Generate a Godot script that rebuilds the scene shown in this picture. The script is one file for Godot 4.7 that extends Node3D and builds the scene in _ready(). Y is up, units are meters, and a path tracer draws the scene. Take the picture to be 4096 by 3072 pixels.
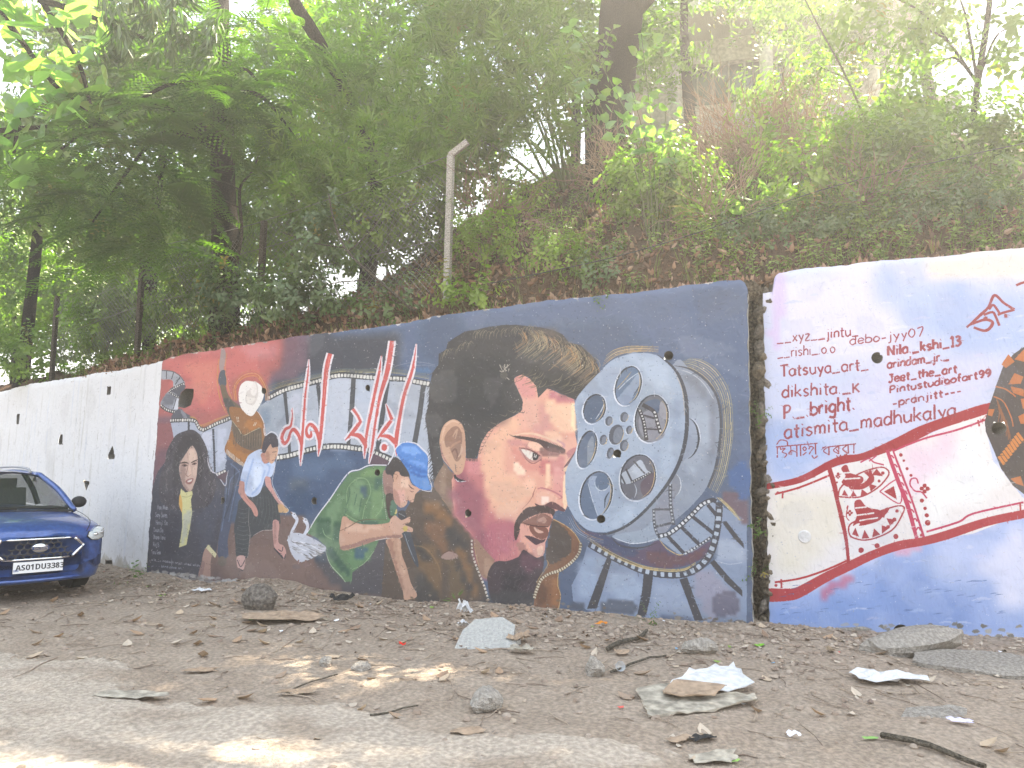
extends Node3D
# A painted retaining wall below a wooded bank: camera and light first, then the setting, the walls, the plants, the car and the litter.

var canvas: Image
var at: Transform2D
var taken := {}
var noise := FastNoiseLite.new()
var fine := FastNoiseLite.new()
var M := {}


func _ready() -> void:
	seed(11)
	noise.seed = 4
	noise.frequency = 0.35
	noise.fractal_octaves = 3
	fine.seed = 9
	fine.frequency = 2.2
	fine.fractal_octaves = 3
	set_camera_and_light()
	make_materials()
	build_ground()
	build_bank()
	build_walls()
	build_gap()
	build_house()
	build_fence()
	build_trees()
	build_shrubs()
	build_ground_plants()
	build_car()
	build_rubble()
	build_litter()


func set_camera_and_light() -> void:
	var cam := Camera3D.new()
	cam.name = "camera"
	add_child(cam)
	var p := atan(88.0 / 740.0)
	var r := Vector3.RIGHT
	var u := Vector3(0, cos(p), sin(p))
	var roll := 0.02
	cam.transform = Transform3D(Basis(r * cos(roll) + u * sin(roll), u * cos(roll) - r * sin(roll), Vector3(0, -sin(p), cos(p))), Vector3(0, 1.55, 0))
	cam.fov = rad_to_deg(2.0 * atan(384.0 / 740.0))
	cam.near = 0.05
	cam.far = 400.0
	cam.current = true
	var sky_look := ProceduralSkyMaterial.new()
	sky_look.sky_top_color = Color(0.76, 0.82, 0.9)
	sky_look.sky_horizon_color = Color(0.97, 0.96, 0.94)
	sky_look.sky_curve = 0.2
	sky_look.ground_bottom_color = Color(0.5, 0.46, 0.4)
	sky_look.ground_horizon_color = Color(0.8, 0.8, 0.78)
	sky_look.sun_angle_max = 20.0
	sky_look.energy_multiplier = 0.37
	var sky := Sky.new()
	sky.sky_material = sky_look
	var env := Environment.new()
	env.background_mode = Environment.BG_SKY
	env.sky = sky
	env.ambient_light_source = Environment.AMBIENT_SOURCE_SKY
	env.tonemap_mode = Environment.TONE_MAPPER_LINEAR
	env.tonemap_exposure = 8.2
	env.sdfgi_enabled = true
	env.ssao_enabled = true
	env.ssil_enabled = true
	env.volumetric_fog_enabled = true
	env.volumetric_fog_density = 0.0045
	env.volumetric_fog_albedo = Color(1.0, 0.99, 0.97)
	env.volumetric_fog_anisotropy = 0.55
	var we := WorldEnvironment.new()
	we.name = "world_environment"
	we.environment = env
	add_child(we)
	var sun := DirectionalLight3D.new()
	sun.name = "sun"
	sun.light_color = Color(1.0, 0.95, 0.86)
	sun.light_energy = 1.6
	sun.light_angular_distance = 0.5
	sun.shadow_enabled = true
	add_child(sun)
	sun.look_at_from_position(Vector3(0.40, 0.79, -0.47) * 50.0, Vector3.ZERO)


# ---------------------------------------------------------------- naming
func tag(o: Node, label := "", category := "", group := "", kind := "") -> Node:
	if label: o.set_meta("label", label)
	if category: o.set_meta("category", category)
	if group: o.set_meta("group", group)
	if kind: o.set_meta("kind", kind)
	return o


func numbered(called: String) -> String:
	taken[called] = taken.get(called, -1) + 1
	return called if taken[called] == 0 else "%s_%03d" % [called, taken[called]]


func base(called: String, where := Vector3.ZERO, turn := 0.0) -> Node3D:
	var o := Node3D.new()
	o.name = numbered(called)
	add_child(o)
	o.position = where
	o.rotation.y = turn
	return o


func piece(called: String, mesh: Mesh, mat: Material, parent: Node = null) -> MeshInstance3D:
	var o := MeshInstance3D.new()
	o.mesh = mesh
	if mat: o.material_override = mat
	if parent == null:
		o.name = numbered(called)
		add_child(o)
	else:
		o.name = called
		parent.add_child(o, true)
	return o


# ---------------------------------------------------------------- mesh helpers
func tool() -> SurfaceTool:
	var st := SurfaceTool.new()
	st.begin(Mesh.PRIMITIVE_TRIANGLES)
	return st


func done(st: SurfaceTool) -> ArrayMesh:
	st.generate_normals()
	return st.commit()


func quad(st: SurfaceTool, a: Vector3, b: Vector3, c: Vector3, d: Vector3) -> void:
	for v in [a, c, b, a, d, c]: st.add_vertex(v)


func box(st: SurfaceTool, c: Vector3, s: Vector3, b := Basis()) -> void:
	st.set_smooth_group(-1)
	var v := []
	for i in 8: v.append(c + b * (s * 0.5 * Vector3(1 if i & 1 else -1, 1 if i & 2 else -1, 1 if i & 4 else -1)))
	for f in [[0, 2, 3, 1], [4, 5, 7, 6], [0, 1, 5, 4], [2, 6, 7, 3], [0, 4, 6, 2], [1, 3, 7, 5]]:
		quad(st, v[f[0]], v[f[1]], v[f[2]], v[f[3]])


func tube(st: SurfaceTool, pts: Array, radii: Array, sides := 8, bark := 0.0) -> void:
	st.set_smooth_group(0)
	var rings := []
	for i in pts.size():
		var d: Vector3 = (pts[mini(i + 1, pts.size() - 1)] - pts[maxi(i - 1, 0)]).normalized()
		var a := d.cross(Vector3(0.13, 0.2, 0.97) if absf(d.y) > 0.7 else Vector3.UP).normalized()
		var b := a.cross(d)
		var ring := []
		for k in sides:
			var t := TAU * k / sides
			var r: float = radii[i]
			if bark > 0.0: r *= 1.0 + bark * fine.get_noise_3d(cos(t) * 1.3 + pts[i].x, pts[i].y * 0.35, sin(t) * 1.3)
			ring.append(pts[i] + (a * cos(t) + b * sin(t)) * r)
		rings.append(ring)
	for i in rings.size() - 1:
		for k in sides:
			var n := (k + 1) % sides
			quad(st, rings[i][k], rings[i][n], rings[i + 1][n], rings[i + 1][k])
	for e in [0, rings.size() - 1]:
		for k in range(1, sides - 1):
			for v in [rings[e][0], rings[e][k], rings[e][k + 1]]: st.add_vertex(v)


func bend(pts: Array, n := 5) -> Array:
	var out := []
	for i in pts.size() - 1:
		var p0 = pts[maxi(i - 1, 0)]
		var p3 = pts[mini(i + 2, pts.size() - 1)]
		for k in n: out.append(pts[i].cubic_interpolate(pts[i + 1], p0, p3, float(k) / n))
	out.append(pts[-1])
	return out


func ramp(a: float, b: float, n: int) -> Array:
	var out := []
	for i in n: out.append(lerpf(a, b, float(i) / (n - 1)))
	return out


func prism(st: SurfaceTool, outline: Array, thick: float, wavy := 0.0) -> void:
	# a flat slab standing on y = 0 whose outline is a list of Vector2 (x, z)
	st.set_smooth_group(-1)
	var flat := PackedVector2Array(outline)
	var tri := Geometry2D.triangulate_polygon(flat)
	var top := func(p: Vector2) -> Vector3: return Vector3(p.x, thick + wavy * fine.get_noise_2d(p.x * 2.0 + 7, p.y * 2.0), p.y)
	var low := func(p: Vector2) -> Vector3: return Vector3(p.x, wavy * fine.get_noise_2d(p.x * 2.0 + 7, p.y * 2.0), p.y)
	for i in range(0, tri.size(), 3):
		for k in 3: st.add_vertex(top.call(flat[tri[i + k]]))
		for k in [0, 2, 1]: st.add_vertex(low.call(flat[tri[i + k]]))
	for i in flat.size():
		var n := (i + 1) % flat.size()
		quad(st, low.call(flat[i]), low.call(flat[n]), top.call(flat[n]), top.call(flat[i]))


func rr(a: float, b: float) -> float:
	return randf_range(a, b)


func dye(r: float, g: float, b: float) -> Color:
	return Color(r, g, b).linear_to_srgb()


func plain(c: Color, rough := 0.85, spec := 0.4) -> StandardMaterial3D:
	var m := StandardMaterial3D.new()
	m.albedo_color = c
	m.roughness = rough
	m.metallic_specular = spec
	return m


func speckle(freq: float, lo: float, hi: float, sd := 1, size := 512, kind := FastNoiseLite.TYPE_SIMPLEX_SMOOTH) -> NoiseTexture2D:
	var t := NoiseTexture2D.new()
	t.width = size
	t.height = size
	t.seamless = true
	var n := FastNoiseLite.new()
	n.seed = sd
	n.noise_type = kind
	n.frequency = freq
	n.fractal_octaves = 5
	t.noise = n
	var r := Gradient.new()
	r.offsets = PackedFloat32Array([0.2, 0.8])
	r.colors = PackedColorArray([Color(lo, lo, lo), Color(hi, hi, hi)])
	t.color_ramp = r
	return t


func rough_skin(m: StandardMaterial3D, albedo: Texture2D, bump: Texture2D, scale: float, depth: float) -> StandardMaterial3D:
	m.uv1_triplanar = true
	m.uv1_world_triplanar = true
	m.uv1_scale = Vector3.ONE * scale
	m.albedo_texture = albedo
	if bump:
		m.heightmap_enabled = true
		m.heightmap_texture = bump
		m.heightmap_scale = depth
	return m


func make_materials() -> void:
	var dirt := speckle(0.03, 0.8, 1.0, 3)
	var grit := speckle(0.06, 0.0, 1.0, 5)
	M.soil = rough_skin(plain(Color.WHITE, 0.96, 0.2), dirt, grit, 1.3, 0.6)
	M.soil.vertex_color_use_as_albedo = true
	M.bank = rough_skin(plain(Color.WHITE, 0.97, 0.2), dirt, grit, 1.1, 3.0)
	M.bank.vertex_color_use_as_albedo = true
	M.far_soil = rough_skin(plain(dye(0.2, 0.16, 0.12), 0.96, 0.2), dirt, grit, 0.9, 1.0)
	M.stone = rough_skin(plain(dye(0.33, 0.29, 0.25), 0.92, 0.3), speckle(0.02, 0.6, 1.0, 8), grit, 2.2, 2.0)
	M.pale_stone = rough_skin(plain(dye(0.52, 0.47, 0.41), 0.92, 0.3), speckle(0.02, 0.75, 1.0, 12), grit, 2.6, 1.5)
	M.moss_stone = rough_skin(plain(dye(0.27, 0.22, 0.16), 0.95, 0.2), speckle(0.02, 0.4, 1.0, 18), grit, 2.0, 2.5)
	M.concrete = rough_skin(plain(dye(0.46, 0.45, 0.42), 0.9, 0.3), speckle(0.03, 0.86, 1.0, 21), grit, 1.6, 0.6)
	M.white_paint = rough_skin(plain(dye(0.68, 0.68, 0.69), 0.8, 0.35), speckle(0.012, 0.9, 1.0, 31), speckle(0.05, 0, 1, 32), 0.9, 0.4)
	M.rubble = rough_skin(plain(dye(0.34, 0.28, 0.21), 0.95, 0.2), speckle(0.015, 0.45, 1.0, 19), grit, 2.0, 2.5)
	M.hole = rough_skin(plain(dye(0.33, 0.31, 0.28), 0.95, 0.2), dirt, grit, 3.0, 1.0)
	M.bark = rough_skin(plain(dye(0.085, 0.068, 0.055), 0.95, 0.2), speckle(0.03, 0.45, 1.0, 41), grit, 2.4, 3.0)
	M.pale_bark = rough_skin(plain(dye(0.22, 0.19, 0.15), 0.95, 0.2), speckle(0.03, 0.5, 1.0, 43), grit, 2.4, 2.0)
	M.twig = plain(dye(0.2, 0.14, 0.1), 0.9, 0.2)
	M.green_twig = plain(dye(0.12, 0.14, 0.06), 0.8, 0.3)
	M.cane = plain(dye(0.17, 0.2, 0.08), 0.6, 0.4)
	M.wire = plain(dye(0.2, 0.19, 0.18), 0.5, 0.5)
	M.wire.metallic = 0.5
	M.cable = plain(dye(0.03, 0.03, 0.03), 0.6, 0.4)
	for k in [["leaf", 0.42, Color(0.8, 1.0, 0.25)], ["glossy_leaf", 0.3, Color(0.75, 1.0, 0.3)], ["bamboo_leaf", 0.45, Color(0.8, 1.0, 0.2)], ["feather_leaf", 0.6, Color(0.8, 1.0, 0.3)], ["dry_leaf", 0.85, Color(0.35, 0.28, 0.16)]]:
		var m := plain(Color.WHITE, k[1], 0.5)
		m.vertex_color_use_as_albedo = true
		m.cull_mode = BaseMaterial3D.CULL_DISABLED
		m.backlight_enabled = true
		m.backlight = k[2]
		M[k[0]] = m
	M.paper = rough_skin(plain(dye(0.66, 0.66, 0.66), 0.9, 0.3), speckle(0.008, 0.88, 1.0, 51), null, 3.0, 0)
	M.card = rough_skin(plain(dye(0.42, 0.31, 0.22), 0.92, 0.2), speckle(0.008, 0.8, 1.0, 53), null, 3.0, 0)
	M.board = rough_skin(plain(dye(0.48, 0.43, 0.35), 0.9, 0.2), speckle(0.008, 0.7, 1.0, 54), null, 2.0, 0)
	M.ash = plain(dye(0.035, 0.035, 0.036), 0.95, 0.2)
	M.clear_plastic = plain(Color(0.9, 0.93, 0.95, 0.35), 0.15, 0.6)
	M.clear_plastic.transparency = BaseMaterial3D.TRANSPARENCY_ALPHA


# ---------------------------------------------------------------- painting with a brush on a canvas image
func raster(poly: PackedVector2Array, hex: String, a: float, soft: float) -> void:
	var c := Color(hex)
	var lo := poly[0]
	var hi := poly[0]
	for p in poly:
		lo = lo.min(p)
		hi = hi.max(p)
	var s := maxf(1.0, soft * 0.7)
	lo = (lo - Vector2.ONE * (soft + 1)).max(Vector2.ONE * (-soft * 2 - 1)).floor()
	hi = (hi + Vector2.ONE * (soft + 1)).min(Vector2(canvas.get_size()) + Vector2.ONE * (soft * 2 + 1))
	var w := ceili((hi.x - lo.x) / s)
	var h := ceili((hi.y - lo.y) / s)
	if w < 1 or h < 1: return
	var im := Image.create_empty(w, h, false, Image.FORMAT_RGBA8)
	im.fill(Color(c.r, c.g, c.b, 0))
	c.a = a
	var n := poly.size()
	for y in h:
		var yc := lo.y + (y + 0.5) * s
		var cross := []
		var p := poly[n - 1]
		for q in poly:
			if (p.y <= yc) != (q.y <= yc):
				cross.append(Vector2(p.x + (yc - p.y) / (q.y - p.y) * (q.x - p.x), 1 if q.y > p.y else -1))
			p = q
		if cross.is_empty(): continue
		cross.sort()
		var wind := 0
		for i in cross.size() - 1:
			wind += int(cross[i].y)
			if wind != 0:
				var x0 := maxi(0, roundi((cross[i].x - lo.x) / s))
				var x1 := mini(w, roundi((cross[i + 1].x - lo.x) / s))
				if x1 > x0: im.fill_rect(Rect2i(x0, y, x1 - x0, 1), c)
	if s > 1.0: im.resize(roundi(w * s), roundi(h * s), Image.INTERPOLATE_CUBIC if s > 4 else Image.INTERPOLATE_BILINEAR)
	canvas.blend_rect(im, Rect2i(Vector2i.ZERO, im.get_size()), Vector2i(lo))


func F(hex: String, a: float, soft: float, smooth: int, v: Array) -> void:
	var p := []
	for i in range(0, v.size(), 2): p.append(Vector2(v[i], v[i + 1]))
	var out := PackedVector2Array()
	if smooth:
		var n := p.size()
		for i in n:
			for k in 5: out.append(p[i].cubic_interpolate(p[(i + 1) % n], p[(i - 1 + n) % n], p[(i + 2) % n], k / 5.0))
	else:
		for q in p: out.append(q)
	raster(out, hex, a, soft)


func L(hex: String, a: float, soft: float, v: Array) -> void:
	var p := []
	for i in range(0, v.size(), 3): p.append(Vector3(v[i], v[i + 1], v[i + 2]))
	var q := bend(p, 1 if p.size() < 3 else 5)
	var one := PackedVector2Array()
	var two := PackedVector2Array()
	for i in q.size():
		var d: Vector3 = q[mini(i + 1, q.size() - 1)] - q[maxi(i - 1, 0)]
		var t := Vector2(-d.y, d.x).normalized() * maxf(q[i].z, 1.0) * 0.5
		one.append(Vector2(q[i].x, q[i].y) + t)
		two.append(Vector2(q[i].x, q[i].y) - t)
	two.reverse()
	one.append_array(two)
	raster(one, hex, a, soft)


func T(hex: String, size: float, step: float, tall: float, v: Array) -> void:
	var p := []
	for i in range(0, v.size(), 2): p.append(Vector2(v[i], v[i + 1]))
	var q := bend(p, 8)
	var left := 0.0
	for i in q.size() - 1:
		var d: Vector2 = q[i + 1] - q[i]
		var l := d.length()
		while left < l:
			var c: Vector2 = q[i] + d * (left / l)
			var e := d.normalized() * size * rr(0.42, 0.54)
			var f := Vector2(-e.y, e.x) * tall
			raster(PackedVector2Array([c - e - f * 0.8, c - e * 0.8 - f, c + e * 0.8 - f, c + e - f * 0.8, c + e + f * 0.8, c + e * 0.8 + f, c - e * 0.8 + f, c - e + f * 0.8]), hex, rr(0.85, 1.0), 0)
			left += step
		left -= l


func D(hex: String, a: float, v: Array, soft := 0.0) -> void:
	var k := sqrt(absf(at.x.cross(at.y)))
	var out := []
	for i in range(0, v.size(), 3):
		var p := at * Vector2(v[i], v[i + 1])
		out.append_array([p.x, p.y, v[i + 2] * k])
	L(hex, a, soft * k, out)


func chip(hex: String, x: float, y: float, s: float) -> void:
	var out := []
	for i in 6:
		var t := TAU * i / 6.0
		var p := at * Vector2(x + cos(t) * s * rr(0.3, 1.0), y + sin(t) * s * rr(0.15, 0.6))
		out.append_array([p.x, p.y])
	F(hex, rr(0.6, 1.0), 2, 0, out)


func write(hex: String, a: float, s: String, ax: float, ay: float, bx: float, by: float, xh: float, w: float) -> void:
	var total := 0.0
	for c in s: total += glyph[c][0] + 0.12
	var run := Vector2(bx - ax, by - ay) / total
	var x := 0.0
	for c in s:
		for line in glyph[c][1]:
			var v := []
			for i in range(0, line.size(), 2):
				var gx: float = x + line[i] + rr(-0.03, 0.03)
				v.append_array([ax + run.x * gx, ay + run.y * gx - (line[i + 1] + rr(-0.04, 0.04)) * xh, w * rr(0.8, 1.25)])
			D(hex, a, v)
		x += glyph[c][0] + 0.12


# ---------------------------------------------------------------- the setting
const WALL_LINE := [[-15.000, -19.900, 3.050], [-11.600, -16.620, 3.080], [-5.172, -10.829, 3.100], [-4.178, -10.464, 3.223], [-2.863, -9.983, 3.349], [-1.678, -9.549, 3.419], [-1.031, -9.312, 3.506], [-0.054, -8.954, 3.589], [1.466, -8.398, 3.661], [2.528, -8.009, 3.724], [2.980, -8.136, 3.838], [3.738, -8.036, 3.935], [4.771, -7.899, 4.015], [6.955, -7.611, 4.204], [10.722, -7.114, 4.400]]   # foot of the retaining walls: x, z, height of the top
const FOOT := [[-12.000, -0.050], [-7.000, -0.030], [-5.600, 0.000], [-5.201, 0.010], [-4.871, 0.001], [-4.431, -0.046], [-4.063, -0.059], [-3.603, 0.032], [-3.181, 0.080], [-2.817, 0.043], [-2.438, 0.001], [-2.070, -0.032], [-1.596, -0.069], [-1.141, -0.068], [-0.504, -0.017], [0.020, -0.004], [0.644, -0.013], [1.004, -0.018], [1.690, -0.023], [2.125, -0.015], [2.461, 0.002], [2.796, -0.010], [3.237, -0.033], [3.856, -0.050], [4.223, -0.021], [4.584, -0.046], [5.176, -0.038], [9.000, -0.038]]   # ground level along the foot of the walls: x, height
const CRUST := [[-4.192, -6.350], [-4.039, -6.323], [-3.820, -6.076], [-3.743, -6.156], [-3.562, -5.954], [-3.517, -6.028], [-3.304, -5.974], [-3.242, -6.122], [-3.011, -6.032], [-2.748, -5.624], [-2.670, -5.286], [-2.358, -5.101], [-2.050, -5.023], [-1.751, -4.948], [-1.564, -5.054], [-1.204, -5.126], [-1.042, -5.087], [-0.711, -4.921], [-0.331, -4.770], [-0.140, -4.618], [0.042, -4.552], [0.423, -4.573], [0.783, -4.445], [0.894, -4.346], [0.822, -4.117], [0.605, -3.824], [1.200, -2.000], [1.000, 4.000], [-9.000, 4.000], [-9.000, -6.500]]   # outline of the pale dried crust on the ground: x, z


func along(list: Array, x: float, k: int) -> float:
	for i in list.size() - 1:
		if x <= list[i + 1][0]: return lerpf(list[i][k], list[i + 1][k], clampf((x - list[i][0]) / (list[i + 1][0] - list[i][0]), 0, 1))
	return list[-1][k]


func crusted(x: float, z: float) -> float:
	var q := Vector2(x + 0.16 * noise.get_noise_2d(x * 7, z * 7) + 0.05 * fine.get_noise_2d(x * 3, z * 3), z + 0.12 * noise.get_noise_2d(x * 7 + 50, z * 7))
	return 1.0 if Geometry2D.is_point_in_polygon(q, crust) else 0.0


var crust := PackedVector2Array()


func ground_y(x: float, z: float) -> float:
	var s := maxf(0.0, z - along(WALL_LINE, x, 1))
	var y := along(FOOT, x, 1) * exp(-s * s * 0.7) + 0.012 * exp(-s * 1.6)
	y += 0.035 * noise.get_noise_2d(x * 2, z * 2) + 0.016 * fine.get_noise_2d(x, z) + 0.008 * fine.get_noise_2d(x * 4, z * 4)
	return y


func build_ground() -> void:
	for p in CRUST: crust.append(Vector2(p[0], p[1]))
	var x0 := -7.2
	var z0 := -12.4
	var step := 0.035
	var nx := int(13.6 / step)
	var nz := int(9.3 / step)
	var vs := PackedVector3Array()
	var ns := PackedVector3Array()
	var cs := PackedColorArray()
	var ix := PackedInt32Array()
	for j in nz + 1:
		for i in nx + 1:
			var x := x0 + i * step
			var z := z0 + j * step
			var y := ground_y(x, z)
			var k := crusted(x, z)
			var d := 0.5 + 0.5 * noise.get_noise_2d(x * 5 + 9, z * 5)
			var e := 0.5 + 0.5 * fine.get_noise_2d(x * 5, z * 5 + 30)
			var c := Color(0.35, 0.275, 0.21).lerp(Color(0.48, 0.395, 0.315), d * 0.8).lerp(Color(0.23, 0.175, 0.13), clampf(e * 1.4 - 0.75, 0, 1) * 0.6)
			if k > 0.5:
				y += 0.012 - 0.007 * fine.get_noise_2d(x, z)
				c = c.lerp(Color(0.5, 0.42, 0.34).lerp(Color(0.57, 0.485, 0.395), d).lerp(Color(0.36, 0.295, 0.23), clampf(e * 1.5 - 0.9, 0, 1)), clampf(0.95 - 1.6 * maxf(0, noise.get_noise_2d(x * 3 + 5, z * 6 + 3)), 0.25, 1))
			vs.append(Vector3(x, y, z))
			cs.append(c)
	for j in nz + 1:
		for i in nx + 1:
			var a := vs[j * (nx + 1) + mini(i + 1, nx)] - vs[j * (nx + 1) + maxi(i - 1, 0)]
			var b := vs[mini(j + 1, nz) * (nx + 1) + i] - vs[maxi(j - 1, 0) * (nx + 1) + i]
			ns.append(b.cross(a).normalized())
	for j in nz:
		for i in nx:
			var a := j * (nx + 1) + i
			ix.append_array([a, a + 1, a + nx + 2, a, a + nx + 2, a + nx + 1])
	tag(piece("ground", surface(vs, ns, cs, PackedVector2Array(), ix), M.soil), "", "", "", "structure")
	var far := PlaneMesh.new()
	far.size = Vector2(300, 300)
	var o := piece("ground_beyond", far, M.far_soil)
	o.position = Vector3(0, -0.09, 0)
	tag(o, "", "", "", "structure")


func surface(vs: PackedVector3Array, ns: PackedVector3Array, cs: PackedColorArray, uv: PackedVector2Array, ix: PackedInt32Array) -> ArrayMesh:
	var a := []
	a.resize(Mesh.ARRAY_MAX)
	a[Mesh.ARRAY_VERTEX] = vs
	a[Mesh.ARRAY_NORMAL] = ns
	if cs.size(): a[Mesh.ARRAY_COLOR] = cs
	if uv.size(): a[Mesh.ARRAY_TEX_UV] = uv
	a[Mesh.ARRAY_INDEX] = ix
	var m := ArrayMesh.new()
	m.add_surface_from_arrays(Mesh.PRIMITIVE_TRIANGLES, a)
	return m


const SLOPE := [[-15.0, 0.02], [-9.0, 0.03], [-5.5, 0.1], [-3.0, 0.3], [-1.0, 0.56], [1.0, 0.68], [3.0, 0.7], [9.0, 0.62]]


func bank_y(x: float, z: float) -> float:
	var s := maxf(0.0, along(WALL_LINE, x, 1) - 0.25 - z)
	var g := along(SLOPE, x, 1)
	var up := g * (minf(s, 5.0) + 0.62 * clampf(s - 5.0, 0, 7) + 0.15 * maxf(s - 12.0, 0))
	return along(WALL_LINE, x, 2) - 0.05 + 0.34 * smoothstep(0.0, 0.4, s) + up + smoothstep(0.0, 0.6, s) * (0.22 * noise.get_noise_2d(x * 2.5, z * 2.5) + 0.05 * fine.get_noise_2d(x, z))


func on_bank(x: float, z: float) -> Vector3:
	return Vector3(x, bank_y(x, z), z)


func build_bank() -> void:
	var vs := PackedVector3Array()
	var ns := PackedVector3Array()
	var cs := PackedColorArray()
	var ix := PackedInt32Array()
	var nx := 210
	var nz := 90
	for j in nz + 1:
		for i in nx + 1:
			var x := -15.0 + 26.0 * i / nx
			var z := along(WALL_LINE, x, 1) - 0.2 - 26.0 * pow(float(j) / nz, 1.7)
			var d := 0.5 + 0.5 * noise.get_noise_2d(x * 6, z * 6)
			var e := 0.5 + 0.5 * fine.get_noise_2d(x * 2, z * 2)
			cs.append(Color(0.1, 0.062, 0.042).lerp(Color(0.2, 0.13, 0.085), d).lerp(Color(0.07, 0.05, 0.035), e * 0.7))
			vs.append(on_bank(x, z))
	for j in nz + 1:
		for i in nx + 1:
			var a := vs[j * (nx + 1) + mini(i + 1, nx)] - vs[j * (nx + 1) + maxi(i - 1, 0)]
			var b := vs[mini(j + 1, nz) * (nx + 1) + i] - vs[maxi(j - 1, 0) * (nx + 1) + i]
			ns.append(a.cross(b).normalized())
	for j in nz:
		for i in nx:
			var a := j * (nx + 1) + i
			ix.append_array([a, a + nx + 2, a + 1, a, a + nx + 1, a + nx + 2])
	tag(piece("hill", surface(vs, ns, cs, PackedVector2Array(), ix), M.bank), "", "", "", "structure")


# ---------------------------------------------------------------- retaining walls
func reach(poly: Array, d: Vector2) -> float:
	# distance from the middle of a hole to its rim in direction d
	for i in poly.size():
		var hit = Geometry2D.segment_intersects_segment(Vector2.ZERO, d * 3.0, poly[i], poly[(i + 1) % poly.size()])
		if hit != null: return hit.length()
	return 0.05


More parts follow.
